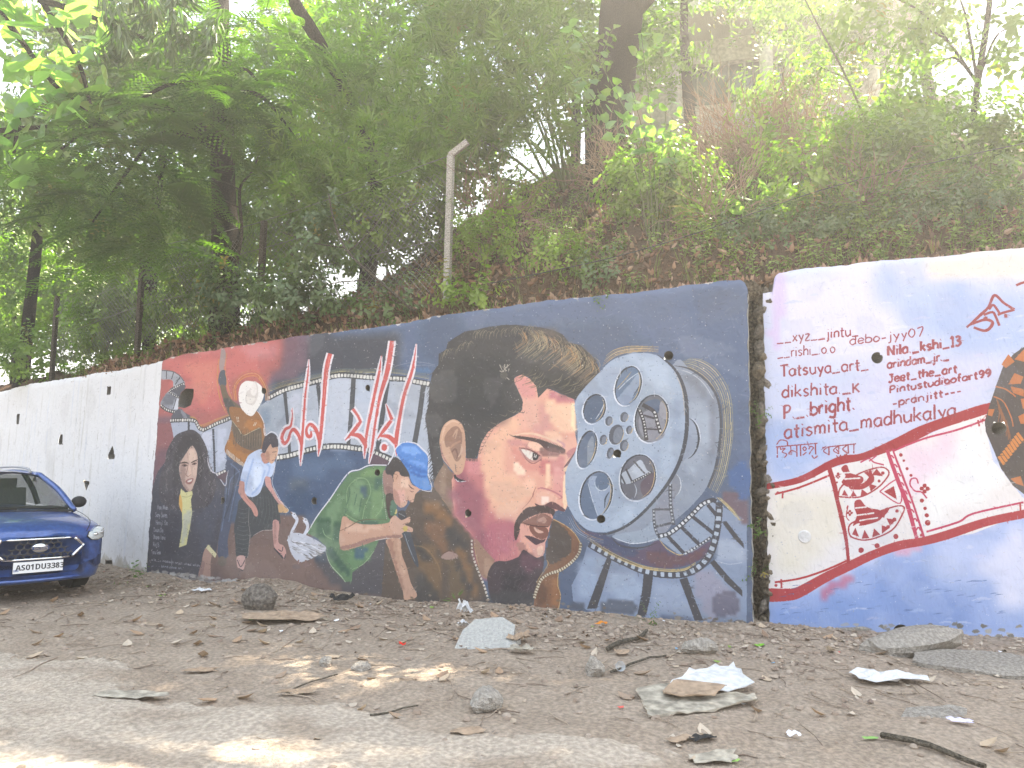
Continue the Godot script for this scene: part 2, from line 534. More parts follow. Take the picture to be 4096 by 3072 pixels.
func panel(called: String, o: Vector3, d: Vector3, u0: float, u1: float, h0: float, tops: Array, holes: Array, cell: float, mat: Material, ppm := 0.0, left := 0.0, high := 0.0, tex := Vector2.ONE, wear := 0.012, deep := 0.32) -> Node3D:
	var root := base(called, o)
	var n := Vector3(-d.z, 0, d.x)
	var nx := int((u1 - u0) / cell)
	var ny := int((along(tops, (u0 + u1) / 2, 1) - h0) / cell)
	var flat := PackedVector2Array()
	var cut := []
	for h in holes:
		var poly := []
		for i in range(2, h.size(), 2): poly.append(Vector2(h[i], h[i + 1]))
		var rim := 0.0
		for p in poly: rim = maxf(rim, p.length())
		cut.append([Vector2(h[0], h[1]), poly, rim])
	for j in ny + 1:
		for i in nx + 1:
			var u := lerpf(u0, u1, float(i) / nx)
			var v := float(j) / ny
			var top := along(tops, u, 1) + wear * fine.get_noise_2d(u * 2.2, 3) + wear * noise.get_noise_2d(u * 6, 8)
			var side := wear * 1.5 * (maxf(0, 1 - i / 3.0) + maxf(0, 1 - (nx - i) / 3.0)) * fine.get_noise_2d(v * 9, 40.0 if i < 5 else 90.0)
			var p := Vector2(u + side, lerpf(h0, top, v))
			for c in cut:
				var q: Vector2 = p - c[0]
				if q.length() < c[2] + cell and q.length() > 0.001:
					var r := reach(c[1], q.normalized())
					if absf(q.length() - r) < cell * 0.62: p = c[0] + q.normalized() * r
			flat.append(p)
	var vs := PackedVector3Array()
	var ns := PackedVector3Array()
	var uv := PackedVector2Array()
	var ix := PackedInt32Array()
	for j in ny + 1:
		for i in nx + 1:
			var p := flat[j * (nx + 1) + i]
			var z := 0.007 * noise.get_noise_2d(p.x * 3, p.y * 3) + 0.0025 * fine.get_noise_2d(p.x * 4, p.y * 4)
			z -= 0.02 * pow(maxf(0, 1 - (ny - j) / 3.0), 2) + 0.012 * pow(maxf(0, 1 - i / 3.0), 2) + 0.012 * pow(maxf(0, 1 - (nx - i) / 3.0), 2)
			vs.append(d * p.x + n * z + Vector3.UP * p.y)
			uv.append(Vector2((p.x - left) * ppm / tex.x, (high - p.y) * ppm / tex.y))
	for j in ny + 1:
		for i in nx + 1:
			var a := vs[j * (nx + 1) + mini(i + 1, nx)] - vs[j * (nx + 1) + maxi(i - 1, 0)]
			var b := vs[mini(j + 1, ny) * (nx + 1) + i] - vs[maxi(j - 1, 0) * (nx + 1) + i]
			ns.append(a.cross(b).normalized())
	for j in ny:
		for i in nx:
			var a := j * (nx + 1) + i
			var mid := (flat[a] + flat[a + 1] + flat[a + nx + 1] + flat[a + nx + 2]) * 0.25
			var open := false
			for c in cut:
				var q: Vector2 = mid - c[0]
				if q.length() < c[2] and q.length() < reach(c[1], q.normalized()): open = true
			if not open: ix.append_array([a, a + nx + 1, a + nx + 2, a, a + nx + 2, a + 1])
	piece("face", surface(vs, ns, PackedColorArray(), uv, ix), mat, root)
	var st := tool()
	st.set_smooth_group(-1)
	var rim_line := []
	for i in range(0, nx + 1, 2): rim_line.append(vs[ny * (nx + 1) + i])
	for i in rim_line.size() - 1: quad(st, rim_line[i], rim_line[i + 1], rim_line[i + 1] - n * deep + Vector3.UP * 0.02, rim_line[i] - n * deep + Vector3.UP * 0.02)
	for i in [0, nx]:
		for j in range(0, ny - 3, 4):
			var a := vs[j * (nx + 1) + i]
			var b := vs[mini(j + 4, ny) * (nx + 1) + i]
			quad(st, a, b, b - n * deep, a - n * deep)
	piece("core", done(st), M.concrete, root)
	for c in cut:
		var t := tool()
		var m: int = 20
		for k in m:
			var p := []
			for e in [k, k + 1]:
				var dir := Vector2.from_angle(TAU * e / m)
				var r := reach(c[1], dir) * 1.03
				for zz in ([-0.004, -0.1, -0.26] if c[2] < 0.2 else [-0.004, -0.03, -0.055]):
					var w: Vector2 = c[0] + dir * r * (1.0 + zz * 0.35 + 0.1 * fine.get_noise_3d(dir.x * 2, dir.y * 2, zz * 9) * float(zz < -0.05))
					p.append(d * w.x + Vector3.UP * w.y + n * zz)
			quad(t, p[0], p[3], p[4], p[1])
			quad(t, p[1], p[4], p[5], p[2])
			var w: Vector3 = d * c[0].x + Vector3.UP * c[0].y - n * (0.28 if c[2] < 0.2 else 0.07)
			for v in [p[2], w, p[5]]: t.add_vertex(v)
		var hollow := piece("weep_hole" if c[2] < 0.2 else "broken_cavity", done(t), M.hole if c[2] < 0.2 else M.rubble, root)
		if c[2] >= 0.2:
			for k in 11:
				var e: Vector2 = c[0] + Vector2(rr(-0.6, 0.6) * 0.14, rr(-0.75, 0.75) * 0.17)
				var s := piece("stone", boulder(rr(0.03, 0.06), rr(0.03, 0.06), 0.035, 10, 10, 0.25), [M.rubble, M.stone].pick_random(), hollow)
				s.position = d * e.x + Vector3.UP * e.y - n * 0.05
				s.rotation = Vector3(rr(0, 3), rr(0, 3), rr(0, 3))
	return root


func painted(w: int, h: int, ground: String) -> void:
	canvas = Image.create_empty(w, h, false, Image.FORMAT_RGBA8)
	canvas.fill(Color(ground))


func weather(n: int, cols: Array) -> void:
	# fine flecks where paint has chipped off, and short dribbles
	var s := canvas.get_size()
	for i in n:
		var p := Vector2i(randi() % s.x, randi() % s.y)
		var w := randi_range(1, 3)
		canvas.fill_rect(Rect2i(p, Vector2i(w, randi_range(1, 3))), canvas.get_pixelv(p).lerp(Color(cols.pick_random()), rr(0.15, 0.6)))
	for i in n / 60:
		var p := Vector2i(randi() % s.x, randi() % s.y)
		F(cols.pick_random(), rr(0.03, 0.1), 14, 1, [p.x, p.y, p.x + rr(20, 90), p.y - rr(0, 40), p.x + rr(60, 160), p.y + rr(10, 60), p.x + 30, p.y + rr(20, 90)])


func brushwork(n: int) -> void:
	# short dabs that take up the colour under them and vary it a little, as a brush does
	var s := canvas.get_size()
	for i in n:
		var p := Vector2(rr(4, s.x - 5), rr(4, s.y - 5))
		var c := canvas.get_pixelv(Vector2i(p)).lerp(Color.WHITE if randf() < 0.5 else Color.BLACK, rr(0.03, 0.12))
		var d := Vector2.from_angle(rr(-0.7, 0.5) + (PI / 2 if randf() < 0.4 else 0.0)) * rr(5, 14)
		var w := rr(2, 6)
		L(c.to_html(false), rr(0.25, 0.6), 0, [p.x - d.x, p.y - d.y, 1, p.x, p.y, w, p.x + d.x, p.y + d.y, 1])


func wall_skin() -> StandardMaterial3D:
	var m := plain(Color.WHITE, 0.72, 0.35)
	m.albedo_texture = ImageTexture.create_from_image(canvas)
	m.texture_repeat = false
	return m


func build_walls() -> void:
	painted(2004, 972, "4c5970")
	paint_mural()
	brushwork(5200)
	var haze_wash := Image.create_empty(2004, 972, false, Image.FORMAT_RGBA8)
	haze_wash.fill(Color(0.62, 0.62, 0.65, 0.1))   # even grey wash: hazy glare over the mural put into its colours
	canvas.blend_rect(haze_wash, Rect2i(0, 0, 2004, 972), Vector2i.ZERO)
	weather(9000, ["2d2f36", "b8b4b0", "8a8580", "d8d4d0", "3d4452"])
	var relief := speckle(0.08, 0, 1, 61)
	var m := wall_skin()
	m.heightmap_enabled = true
	m.heightmap_texture = stipple()
	m.heightmap_scale = 0.25
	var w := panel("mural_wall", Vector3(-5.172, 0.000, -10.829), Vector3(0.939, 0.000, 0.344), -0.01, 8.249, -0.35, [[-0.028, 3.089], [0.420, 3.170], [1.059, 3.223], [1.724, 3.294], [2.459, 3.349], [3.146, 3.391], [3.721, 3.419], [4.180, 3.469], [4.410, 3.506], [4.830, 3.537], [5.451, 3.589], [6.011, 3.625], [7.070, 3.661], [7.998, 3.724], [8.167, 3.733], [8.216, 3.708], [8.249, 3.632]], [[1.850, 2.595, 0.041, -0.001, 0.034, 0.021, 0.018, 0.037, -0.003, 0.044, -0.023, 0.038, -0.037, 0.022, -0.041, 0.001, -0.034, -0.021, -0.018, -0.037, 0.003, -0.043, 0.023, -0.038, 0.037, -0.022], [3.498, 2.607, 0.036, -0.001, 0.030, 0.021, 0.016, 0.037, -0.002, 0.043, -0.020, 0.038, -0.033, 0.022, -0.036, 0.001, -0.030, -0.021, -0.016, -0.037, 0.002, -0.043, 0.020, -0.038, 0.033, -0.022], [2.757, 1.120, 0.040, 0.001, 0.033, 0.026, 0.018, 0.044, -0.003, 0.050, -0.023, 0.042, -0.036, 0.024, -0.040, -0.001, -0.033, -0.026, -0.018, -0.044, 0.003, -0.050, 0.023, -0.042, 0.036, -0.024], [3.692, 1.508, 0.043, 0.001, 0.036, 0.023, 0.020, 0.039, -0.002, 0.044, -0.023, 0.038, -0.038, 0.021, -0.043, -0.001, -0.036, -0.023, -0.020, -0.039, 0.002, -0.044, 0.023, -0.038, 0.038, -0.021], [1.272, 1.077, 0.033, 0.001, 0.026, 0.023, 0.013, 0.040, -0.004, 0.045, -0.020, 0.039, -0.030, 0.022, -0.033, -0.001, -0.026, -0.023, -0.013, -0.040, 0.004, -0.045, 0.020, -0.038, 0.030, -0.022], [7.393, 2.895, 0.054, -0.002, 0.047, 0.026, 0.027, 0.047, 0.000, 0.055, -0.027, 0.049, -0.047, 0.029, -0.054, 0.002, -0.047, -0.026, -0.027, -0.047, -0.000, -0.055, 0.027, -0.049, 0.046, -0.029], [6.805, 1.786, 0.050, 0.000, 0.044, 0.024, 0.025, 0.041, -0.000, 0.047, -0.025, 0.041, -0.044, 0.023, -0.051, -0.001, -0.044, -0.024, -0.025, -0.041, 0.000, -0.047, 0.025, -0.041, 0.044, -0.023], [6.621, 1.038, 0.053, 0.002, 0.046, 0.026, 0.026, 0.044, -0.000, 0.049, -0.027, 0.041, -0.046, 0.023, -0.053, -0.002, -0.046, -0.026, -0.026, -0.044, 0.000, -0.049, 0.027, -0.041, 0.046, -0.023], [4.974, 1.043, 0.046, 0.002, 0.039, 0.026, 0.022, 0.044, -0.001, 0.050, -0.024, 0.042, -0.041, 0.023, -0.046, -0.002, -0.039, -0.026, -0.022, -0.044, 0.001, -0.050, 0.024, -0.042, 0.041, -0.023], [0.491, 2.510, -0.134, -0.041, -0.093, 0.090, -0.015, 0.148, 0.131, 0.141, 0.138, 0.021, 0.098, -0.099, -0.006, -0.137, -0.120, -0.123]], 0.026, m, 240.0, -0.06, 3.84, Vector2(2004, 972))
	tag(w, "concrete retaining wall painted with portraits, film strips and two grey film reels", "wall")
	painted(1200, 1230, "bcc4df")
	paint_pale()
	brushwork(2600)
	weather(5000, ["e8e8ee", "7d88a8", "b0a89c", "8f9cc0"])
	m = wall_skin()
	m.heightmap_enabled = true
	m.heightmap_texture = stipple()
	m.heightmap_scale = 0.25
	m.albedo_color = Color(0.95, 0.95, 0.95)
	w = panel("lettered_wall", Vector3(2.791, 0.000, -8.161), Vector3(0.991, 0.000, 0.131), 0.020, 4.0, -0.35, [[0.125, 3.619], [0.141, 3.762], [0.191, 3.838], [0.421, 3.884], [0.955, 3.935], [1.481, 3.982], [1.998, 4.015], [2.767, 4.084], [4.200, 4.204]], [[1.211, 2.871, 0.062, -0.000, 0.055, 0.033, 0.033, 0.057, 0.002, 0.066, -0.029, 0.057, -0.052, 0.033, -0.062, -0.000, -0.055, -0.033, -0.033, -0.057, -0.002, -0.066, 0.029, -0.057, 0.052, -0.033], [2.411, 2.113, 0.078, 0.001, 0.070, 0.035, 0.042, 0.060, 0.004, 0.069, -0.036, 0.059, -0.066, 0.034, -0.079, -0.001, -0.070, -0.035, -0.042, -0.060, -0.004, -0.069, 0.036, -0.059, 0.066, -0.033], [1.340, -0.013, 0.074, 0.003, 0.065, 0.033, 0.039, 0.054, 0.002, 0.061, -0.035, 0.051, -0.063, 0.027, -0.074, -0.003, -0.065, -0.033, -0.039, -0.054, -0.002, -0.061, 0.035, -0.051, 0.063, -0.027]], 0.026, m, 280.0, -0.08, 4.16, Vector2(1200, 1230), 0.012)
	tag(w, "pale lilac retaining wall with red handwritten names and red patterned sash", "wall")
	var plug := CylinderMesh.new()
	plug.top_radius = 0.062
	plug.bottom_radius = 0.07
	plug.height = 0.014
	var c := piece("plugged_hole", plug, M.white_paint, w)
	c.transform = Transform3D(Basis(Vector3(0.991, 0.000, 0.131), Vector3(-Vector3(0.991, 0.000, 0.131).z, 0, Vector3(0.991, 0.000, 0.131).x), Vector3.UP), Vector3(0.395, 0.920, 0.056))
	painted(1360, 560, "dcdcde")
	for i in 260:
		var x := rr(0, 1360)
		var y := rr(0, 480)
		L(["dedee0", "c9c9cc", "cbd0dc", "bfbdb8", "d6d4ce"].pick_random(), rr(0.15, 0.5), 4, [x, y, 2, x + rr(-3, 3), y + rr(20, 60), rr(3, 16), x + rr(-4, 4), y + rr(70, 160), 2])
	for i in 70:
		var x := rr(0, 1360)
		var y := rr(40, 540)
		L(["8f8a82", "a9a49c", "77726a"].pick_random(), rr(0.3, 0.7), 0, [x, y, 1, x + rr(-4, 4), y + rr(3, 14), 2.5, x + rr(-3, 3), y + rr(10, 26), 1])
	for i in 120:
		var x := rr(0, 1360)
		F(["a39c90", "8c8478", "b8b2a8"].pick_random(), rr(0.3, 0.8), 4, 0, [x, 520, x + rr(10, 50), 505 + rr(-24, 10), x + rr(50, 80), 520, x + 30, 540])
	brushwork(1500)
	weather(3500, ["8d8a86", "e4e4e6", "a8a49e"])
	m = wall_skin()
	m.heightmap_enabled = true
	m.heightmap_texture = stipple()
	m.heightmap_scale = 0.25
	w = panel("whitewashed_wall", Vector3(-11.600, 0.000, -16.620), Vector3(0.743, 0.000, 0.669), 0.0, 8.622, -0.35, [[0.000, 3.100], [0.213, 3.100], [1.386, 3.135], [2.462, 3.143], [3.914, 3.115], [5.191, 3.091], [5.955, 3.099], [6.669, 3.072], [7.329, 3.066], [7.939, 3.074], [8.593, 3.080], [8.752, 3.080]], [[6.655, 2.753, -0.082, 0.070, 0.082, 0.070, 0.079, -0.071, -0.079, -0.068], [1.754, 2.442, -0.129, 0.109, 0.091, 0.107, 0.120, -0.114, -0.082, -0.102], [4.512, 1.972, -0.118, -0.020, -0.046, 0.095, 0.089, 0.101, 0.139, -0.084, -0.063, -0.093], [6.988, 1.700, 0.000, 0.154, 0.150, -0.023, 0.128, -0.073, -0.136, -0.074, -0.142, 0.015], [6.008, 1.200, -0.155, 0.059, 0.148, 0.055, 0.006, -0.114], [7.254, -0.026, -0.150, 0.073, 0.108, 0.102, 0.158, -0.070, -0.117, -0.105], [3.215, 1.226, -0.189, -0.043, 0.046, 0.084, 0.142, -0.041]], 0.035, m, 155.0, 0.0, 3.3, Vector2(1360, 560))
	tag(w, "plain whitewashed retaining wall with small dark weep holes behind the blue car", "wall")


func stipple() -> ImageTexture:
	var n := FastNoiseLite.new()
	n.frequency = 0.09
	n.fractal_octaves = 4
	n.seed = 77
	return ImageTexture.create_from_image(n.get_image(1024, 480))


func boulder(sx: float, sy: float, sz: float, planes := 11, detail := 12, jag := 0.05) -> ArrayMesh:
	# an angular stone: a ball cut by random planes, standing on y = 0
	var cut := []
	for i in planes: cut.append([Vector3(rr(-1, 1), rr(-1, 1), rr(-1, 1)).normalized(), rr(0.62, 0.95)])
	var st := tool()
	st.set_smooth_group(-1)
	var at3 := func(i: int, j: int) -> Vector3:
		var a := TAU * i / detail
		var b := PI * j / (detail / 2) - PI / 2
		var dir := Vector3(cos(a) * cos(b), sin(b), sin(a) * cos(b))
		var r := 1.0
		for c in cut:
			var k: float = c[0].dot(dir)
			if k > 0.05: r = minf(r, c[1] / k)
		r *= 1.0 + jag * fine.get_noise_3d(dir.x * 2 + sx * 50, dir.y * 2, dir.z * 2)
		return Vector3(dir.x * r * sx, dir.y * r * sy, dir.z * r * sz)
	for j in detail / 2:
		for i in detail:
			quad(st, at3.call(i, j), at3.call(i + 1, j), at3.call(i + 1, j + 1), at3.call(i, j + 1))
	return done(st)


func build_gap() -> void:
	var root := base("rubble_joint", Vector3(2.683, 0.000, -8.080))
	tag(root, "broken stone joint with dark crevice between the mural and the lilac wall", "stone joint")
	var st := tool()
	box(st, Vector3(0.02, 1.7, -0.62), Vector3(1.0, 4.4, 0.2))
	piece("backing", done(st), M.moss_stone, root)
	for k in 2:
		var y := -0.15
		while y < 3.75:
			var s := rr(0.06, 0.2)
			var o := piece("stone", boulder(rr(0.045, 0.085), s * 0.66, rr(0.1, 0.16), 12, 12, 0.25), [M.rubble, M.stone, M.rubble].pick_random(), root)
			o.position = Vector3([-0.12, 0.125][k] + rr(-0.05, 0.03) * (1 - 2 * k), y, -0.13 + rr(-0.05, 0.03) - k * 0.03)
			o.rotation = Vector3(rr(-0.4, 0.4), rr(-0.5, 0.5), rr(-0.4, 0.4))
			y += s * rr(0.75, 1.05)
	for k in 12:
		var o := piece("stone", boulder(rr(0.05, 0.1), rr(0.05, 0.1), 0.1, 10, 10, 0.2), M.moss_stone, root)
		o.position = Vector3(rr(-0.06, 0.06), rr(0, 3.6), -0.34)
	var moss := piece("mossy_top_stone", boulder(0.2, 0.13, 0.2, 12, 14, 0.2), M.moss_stone, root)
	moss.position = Vector3(-0.02, 3.68, -0.2)


func build_house() -> void:
	var root := base("hillside_house", on_bank(7.2, -20.0), -0.25)
	tag(root, "pale house with columns standing behind shrubs at the top of the bank", "house")
	var white := rough_skin(plain(dye(0.62, 0.58, 0.53), 0.9, 0.3), speckle(0.02, 0.8, 1.0, 71), null, 0.7, 0)
	var st := tool()
	for b in [[-2.9, 1.5, 0, 1.4, 4.2, 0.3], [-0.9, 0.5, 0, 2.6, 2.2, 0.3], [-0.9, 3.25, 0, 2.6, 0.7, 0.3], [1.6, 1.5, 0, 2.4, 4.2, 0.3], [0, 1.5, -4, 7, 4.2, 0.3], [-3.45, 1.5, -2, 0.3, 4.2, 3.7], [3.3, 1.5, -2, 0.3, 4.2, 3.7]]:
		box(st, Vector3(b[0], b[1], b[2]), Vector3(b[3], b[4], b[5]))
	piece("wall", done(st), white, root)
	st = tool()
	box(st, Vector3(0, 3.75, -1.6), Vector3(8.4, 0.25, 6.6))
	piece("roof", done(st), M.concrete, root)
	for x in [-2.6, -0.2, 2.4]:
		var c := CylinderMesh.new()
		c.top_radius = 0.17
		c.bottom_radius = 0.19
		c.height = 4.0
		piece("column", c, white, root).position = Vector3(x, 1.6, 1.3)
	st = tool()
	box(st, Vector3(-0.9, 2.25, -0.1), Vector3(2.5, 1.3, 0.02))
	var pane := plain(dye(0.05, 0.06, 0.07), 0.1, 0.6)
	var win := piece("window", done(st), pane, root)
	for k in 6:
		st = tool()
		box(st, Vector3(-2.0 + k * 0.44, 2.25, 0.02), Vector3(0.05, 1.3, 0.05))
		piece("bar", done(st), M.concrete, win)
	st = tool()
	box(st, Vector3(0.2, -0.5, 1.9), Vector3(8.0, 1.6, 0.3))
	piece("plinth", done(st), M.concrete, root)


func build_fence() -> void:
	var root := base("chain_link_fence", Vector3.ZERO)
	tag(root, "sagging wire mesh fence on thin concrete posts along the top of the wall", "fence")
	var cement := rough_skin(plain(dye(0.5, 0.47, 0.42), 0.9, 0.3), speckle(0.03, 0.6, 1.0, 81), null, 3.0, 0)
	var posts := [[Vector3(-9.105, 3.451, -14.600), Vector3(-9.219, 4.879, -14.600), 0.070, false], [Vector3(-6.422, 3.639, -12.600), Vector3(-6.533, 5.238, -12.600), 0.075, false], [Vector3(-3.808, 3.754, -10.950), Vector3(-3.857, 5.280, -10.950), 0.075, false], [Vector3(-0.889, 3.931, -9.800), Vector3(-0.922, 5.882, -9.800), 0.083, true, Vector3(-0.680, 6.065, -9.750)]]
	var feet := []
	for p in posts:
		var st := tool()
		var a: Vector3 = p[0]
		var b: Vector3 = p[1]
		var q := Basis(Vector3(0.94, 0, 0.34), (b - a).normalized(), Vector3(-0.34, 0, 0.94)).orthonormalized()
		box(st, (a + b) * 0.5 - Vector3(0, 0.15, 0), Vector3(p[2], (b - a).length() + 0.3, p[2]), q)
		var o := piece("post", done(st), cement if p[3] else M.pale_bark, root)
		if p[3]:
			st = tool()
			var e: Vector3 = p[4]
			var up := (e - b).normalized()
			box(st, (b + e) * 0.5, Vector3(p[2] * 0.95, (e - b).length(), p[2] * 0.8), Basis(up.cross(Vector3.BACK).normalized(), up, up.cross(Vector3.BACK).normalized().cross(up)))
			piece("angled_top", done(st), cement, o)
		feet.append([a, b])
	for i in feet.size() - 1:
		var st := tool()
		var a: Vector3 = feet[i][0]
		var b: Vector3 = feet[i + 1][0]
		var ta: Vector3 = a.lerp(feet[i][1], 0.97)
		var tb: Vector3 = b.lerp(feet[i + 1][1], 0.92)
		var wide := (b - a).length()
		var tall := 1.5
		var spot := func(x: float, y: float) -> Vector3:
			var t := x / wide
			return a.lerp(b, t).lerp(ta.lerp(tb, t), y / tall) - Vector3(0, 0.12 * sin(PI * t) * y / tall, 0) + Vector3(0, 0, 0.05 * noise.get_noise_2d(x * 3, y * 3 + i * 20))
		var gap := 0.1
		for way in [-1.0, 1.0]:
			var k := -int(tall / gap)
			while k * gap < wide + tall:
				var line := []
				for e in 9:
					var y: float = tall * e / 8.0
					var x: float = k * gap + y * way
					if x >= 0 and x <= wide: line.append(spot.call(x, y))
				if line.size() > 1: tube(st, line, ramp(0.0036, 0.0036, line.size()), 3)
				k += 1
		var mesh := piece("wire_mesh", done(st), M.wire, root)
		tag(mesh, "", "", "", "stuff")
	for k in 3:
		var st := tool()
		var line := []
		for i in feet.size(): line.append(feet[i][0].lerp(feet[i][1], [1.0, 0.72, 0.4][k]))
		line = bend(line, 8)
		tube(st, line, ramp(0.006, 0.006, line.size()), 4)
		piece("strand", done(st), M.wire, root)
	var cable := tool()
	var cl := bend([Vector3(-0.290, 3.877, -9.000), Vector3(1.055, 4.113, -8.700), Vector3(2.152, 4.432, -8.600), Vector3(3.669, 5.000, -8.600), Vector3(4.973, 5.361, -8.600), Vector3(6.862, 5.814, -8.600)], 6)
	tube(cable, cl, ramp(0.007, 0.007, cl.size()), 5)
	tag(piece("cable", done(cable), M.cable), "thin black cable strung through the shrubs above the lilac wall", "cable")


# ---------------------------------------------------------------- plants
func blade(st: SurfaceTool, o: Vector3, d: Vector3, up: Vector3, l: float, w: float, fold := 0.25, droop := 0.2, heart := false) -> void:
	var s := d.cross(up).normalized()
	var n := s.cross(d).normalized()
	var sag := func(t: float) -> Vector3: return o + d * l * t - n * l * droop * t * t
	var m1: Vector3 = sag.call(0.28) - n * w * fold
	var m2: Vector3 = sag.call(0.65) - n * w * fold * 0.8
	var tip: Vector3 = sag.call(1.0)
	st.set_smooth_group(-1)
	for k in [-1.0, 1.0]:
		var a: Vector3 = sag.call(0.26) + s * w * 0.5 * k
		var b: Vector3 = sag.call(0.62) + s * w * (0.36 if heart else 0.4) * k
		var root: Array = [o, a, m1]
		if heart:
			var c: Vector3 = sag.call(-0.1) + s * w * 0.3 * k
			for v in [o, c, a]: st.add_vertex(v)
		for v in root + [a, b, m2, a, m2, m1, b, tip, m2]: st.add_vertex(v)


func sprig(kind: String) -> ArrayMesh:
	var st := tool()
	match kind:
		"ovate", "round", "small":
			var l: float = {"ovate": 0.34, "round": 0.4, "small": 0.2}[kind]
			var n: int = {"ovate": 10, "round": 8, "small": 9}[kind]
			var size: float = {"ovate": 0.085, "round": 0.11, "small": 0.042}[kind]
			tube(st, [Vector3.ZERO, Vector3(0.02, l * 0.5, 0), Vector3(0.0, l, 0.03)], [0.004, 0.003, 0.0015], 3)
			for i in n:
				var t := (i + 1.0) / n
				var a := i * 2.4 + rr(-0.3, 0.3)
				var d := Vector3(cos(a), rr(0.0, 0.5), sin(a)).normalized()
				blade(st, Vector3(0.02 * sin(PI * t), l * t, 0.03 * t * t) + d * 0.012, d, Vector3.UP, size * rr(0.75, 1.2), size * rr(0.5, 0.66), 0.15, rr(0.1, 0.4))
		"lance":
			for i in 11:
				var a := i * 2.4
				var d := Vector3(cos(a) * 0.5, -rr(0.6, 1.2), sin(a) * 0.5).normalized()
				blade(st, Vector3(cos(a) * 0.03, 0.1 - i * 0.02, sin(a) * 0.03), d, Vector3(cos(a), 0.4, sin(a)), rr(0.17, 0.24), rr(0.034, 0.044), 0.2, 0.1)
		"bamboo":
			tube(st, [Vector3.ZERO, Vector3(0, 0.12, 0)], [0.003, 0.002], 3)
			for i in 9:
				var a := (i - 4) * 0.36 + rr(-0.1, 0.1)
				var d := Vector3(sin(a), cos(a) * 0.8, rr(-0.35, 0.35)).normalized()
				blade(st, Vector3(0, 0.05 + 0.012 * i, 0), d, Vector3(rr(-0.4, 0.4), 0.2, 1), rr(0.16, 0.26), rr(0.019, 0.027), 0.15, rr(0.05, 0.3))
		"feather":
			var rib := func(t: float) -> Vector3: return Vector3(0, 0.62 * t, -0.2 * t * t)
			tube(st, [rib.call(0.0), rib.call(0.5), rib.call(1.0)], [0.005, 0.004, 0.002], 3)
			st.set_smooth_group(-1)
			for i in 13:
				var t := 0.14 + 0.86 * i / 12.0
				for k in [-1.0, 1.0]:
					var o: Vector3 = rib.call(t)
					var l := 0.17 * sin(PI * (0.18 + 0.76 * t))
					var d := Vector3(k, 0.55, -0.1).normalized()
					var e := Vector3(-d.y * k, d.x * k, 0).normalized()
					for j in 5:
						var f := 0.06 + 0.94 * j / 4.0
						var c: Vector3 = o + d * l * f - Vector3(0, 0, 0.03 * f * f)
						for side in [-1.0, 1.0]:
							var w: Vector3 = e * side * 0.022 * (1.15 - 0.7 * f) + d * 0.012
							for v in [c - d * 0.012, c + w, c + d * 0.026]: st.add_vertex(v)
		"grass":
			for i in 9:
				var a := rr(0, TAU)
				var d := Vector3(cos(a) * 0.4, 1, sin(a) * 0.4).normalized()
				blade(st, Vector3(cos(a), 0, sin(a)) * 0.015, d, Vector3(cos(a), 0.2, sin(a)), rr(0.1, 0.22), 0.008, 0.2, 0.35)
		"twigs":
			for i in 7:
				var p := [Vector3(rr(-0.1, 0.1), 0, rr(-0.1, 0.1))]
				for k in 4: p.append(p[-1] + Vector3(rr(-0.12, 0.12), rr(0.08, 0.2), rr(-0.12, 0.12)))
				tube(st, p, [0.005, 0.0045, 0.004, 0.003, 0.002], 3)
		"curl":
			blade(st, Vector3.ZERO, Vector3(0, 0.15, 1).normalized(), Vector3.UP, 0.11, 0.06, 0.35, -0.35)
		"scrap":
			st.set_smooth_group(-1)
			var p := []
			for i in 6: p.append(Vector3(cos(i * TAU / 6) * rr(0.01, 0.045), rr(0, 0.014), sin(i * TAU / 6) * rr(0.004, 0.026)))
			for i in range(1, 5):
				for v in [p[0], p[i], p[i + 1]]: st.add_vertex(v)
	return done(st)


var shapes := {}


func shape(kind: String) -> ArrayMesh:
	var key := kind + str(randi() % 3)
	if not shapes.has(key): shapes[key] = sprig(kind)
	return shapes[key]


const SUN_TOWARDS := Vector3(0.40, 0.79, -0.47)
const LIT := [Vector3(-2.612, 0.000, -4.098), Vector3(-2.455, 0.000, -4.138), Vector3(-2.375, 0.000, -3.901), Vector3(-2.128, 0.000, -3.953), Vector3(-1.871, 0.000, -3.954), Vector3(-1.594, 0.000, -3.910), Vector3(-2.791, 0.000, -4.027), Vector3(-2.585, 0.000, -3.807)]   # sunlit spots on the ground: the canopy is open along the light that reaches them


func open_air(p: Vector3) -> bool:
	for g in LIT:
		var q: Vector3 = p - g
		if (q - SUN_TOWARDS.normalized() * q.dot(SUN_TOWARDS.normalized())).length() < 0.62 + 0.5 * fine.get_noise_3dv(p * 0.7): return true
	return false


func scatter(called: String, parent: Node, kind: String, mat: Material, spots: Array, cols: Array) -> MultiMeshInstance3D:
	var mm := MultiMesh.new()
	mm.transform_format = MultiMesh.TRANSFORM_3D
	mm.use_colors = true
	mm.mesh = shape(kind)
	mm.instance_count = spots.size()
	for i in spots.size():
		mm.set_instance_transform(i, spots[i])
		mm.set_instance_color(i, cols[i])
	var o := MultiMeshInstance3D.new()
	o.multimesh = mm
	o.material_override = mat
	o.name = called
	if parent == null:
		o.name = numbered(called)
		add_child(o)
	else: parent.add_child(o, true)
	return o


func facing(up: Vector3, turn: float) -> Basis:
	up = up.normalized()
	var a := up.cross(Vector3(0.3, 0.1, 0.9)).normalized()
	return Basis(a, up, a.cross(up)).rotated(up, turn)


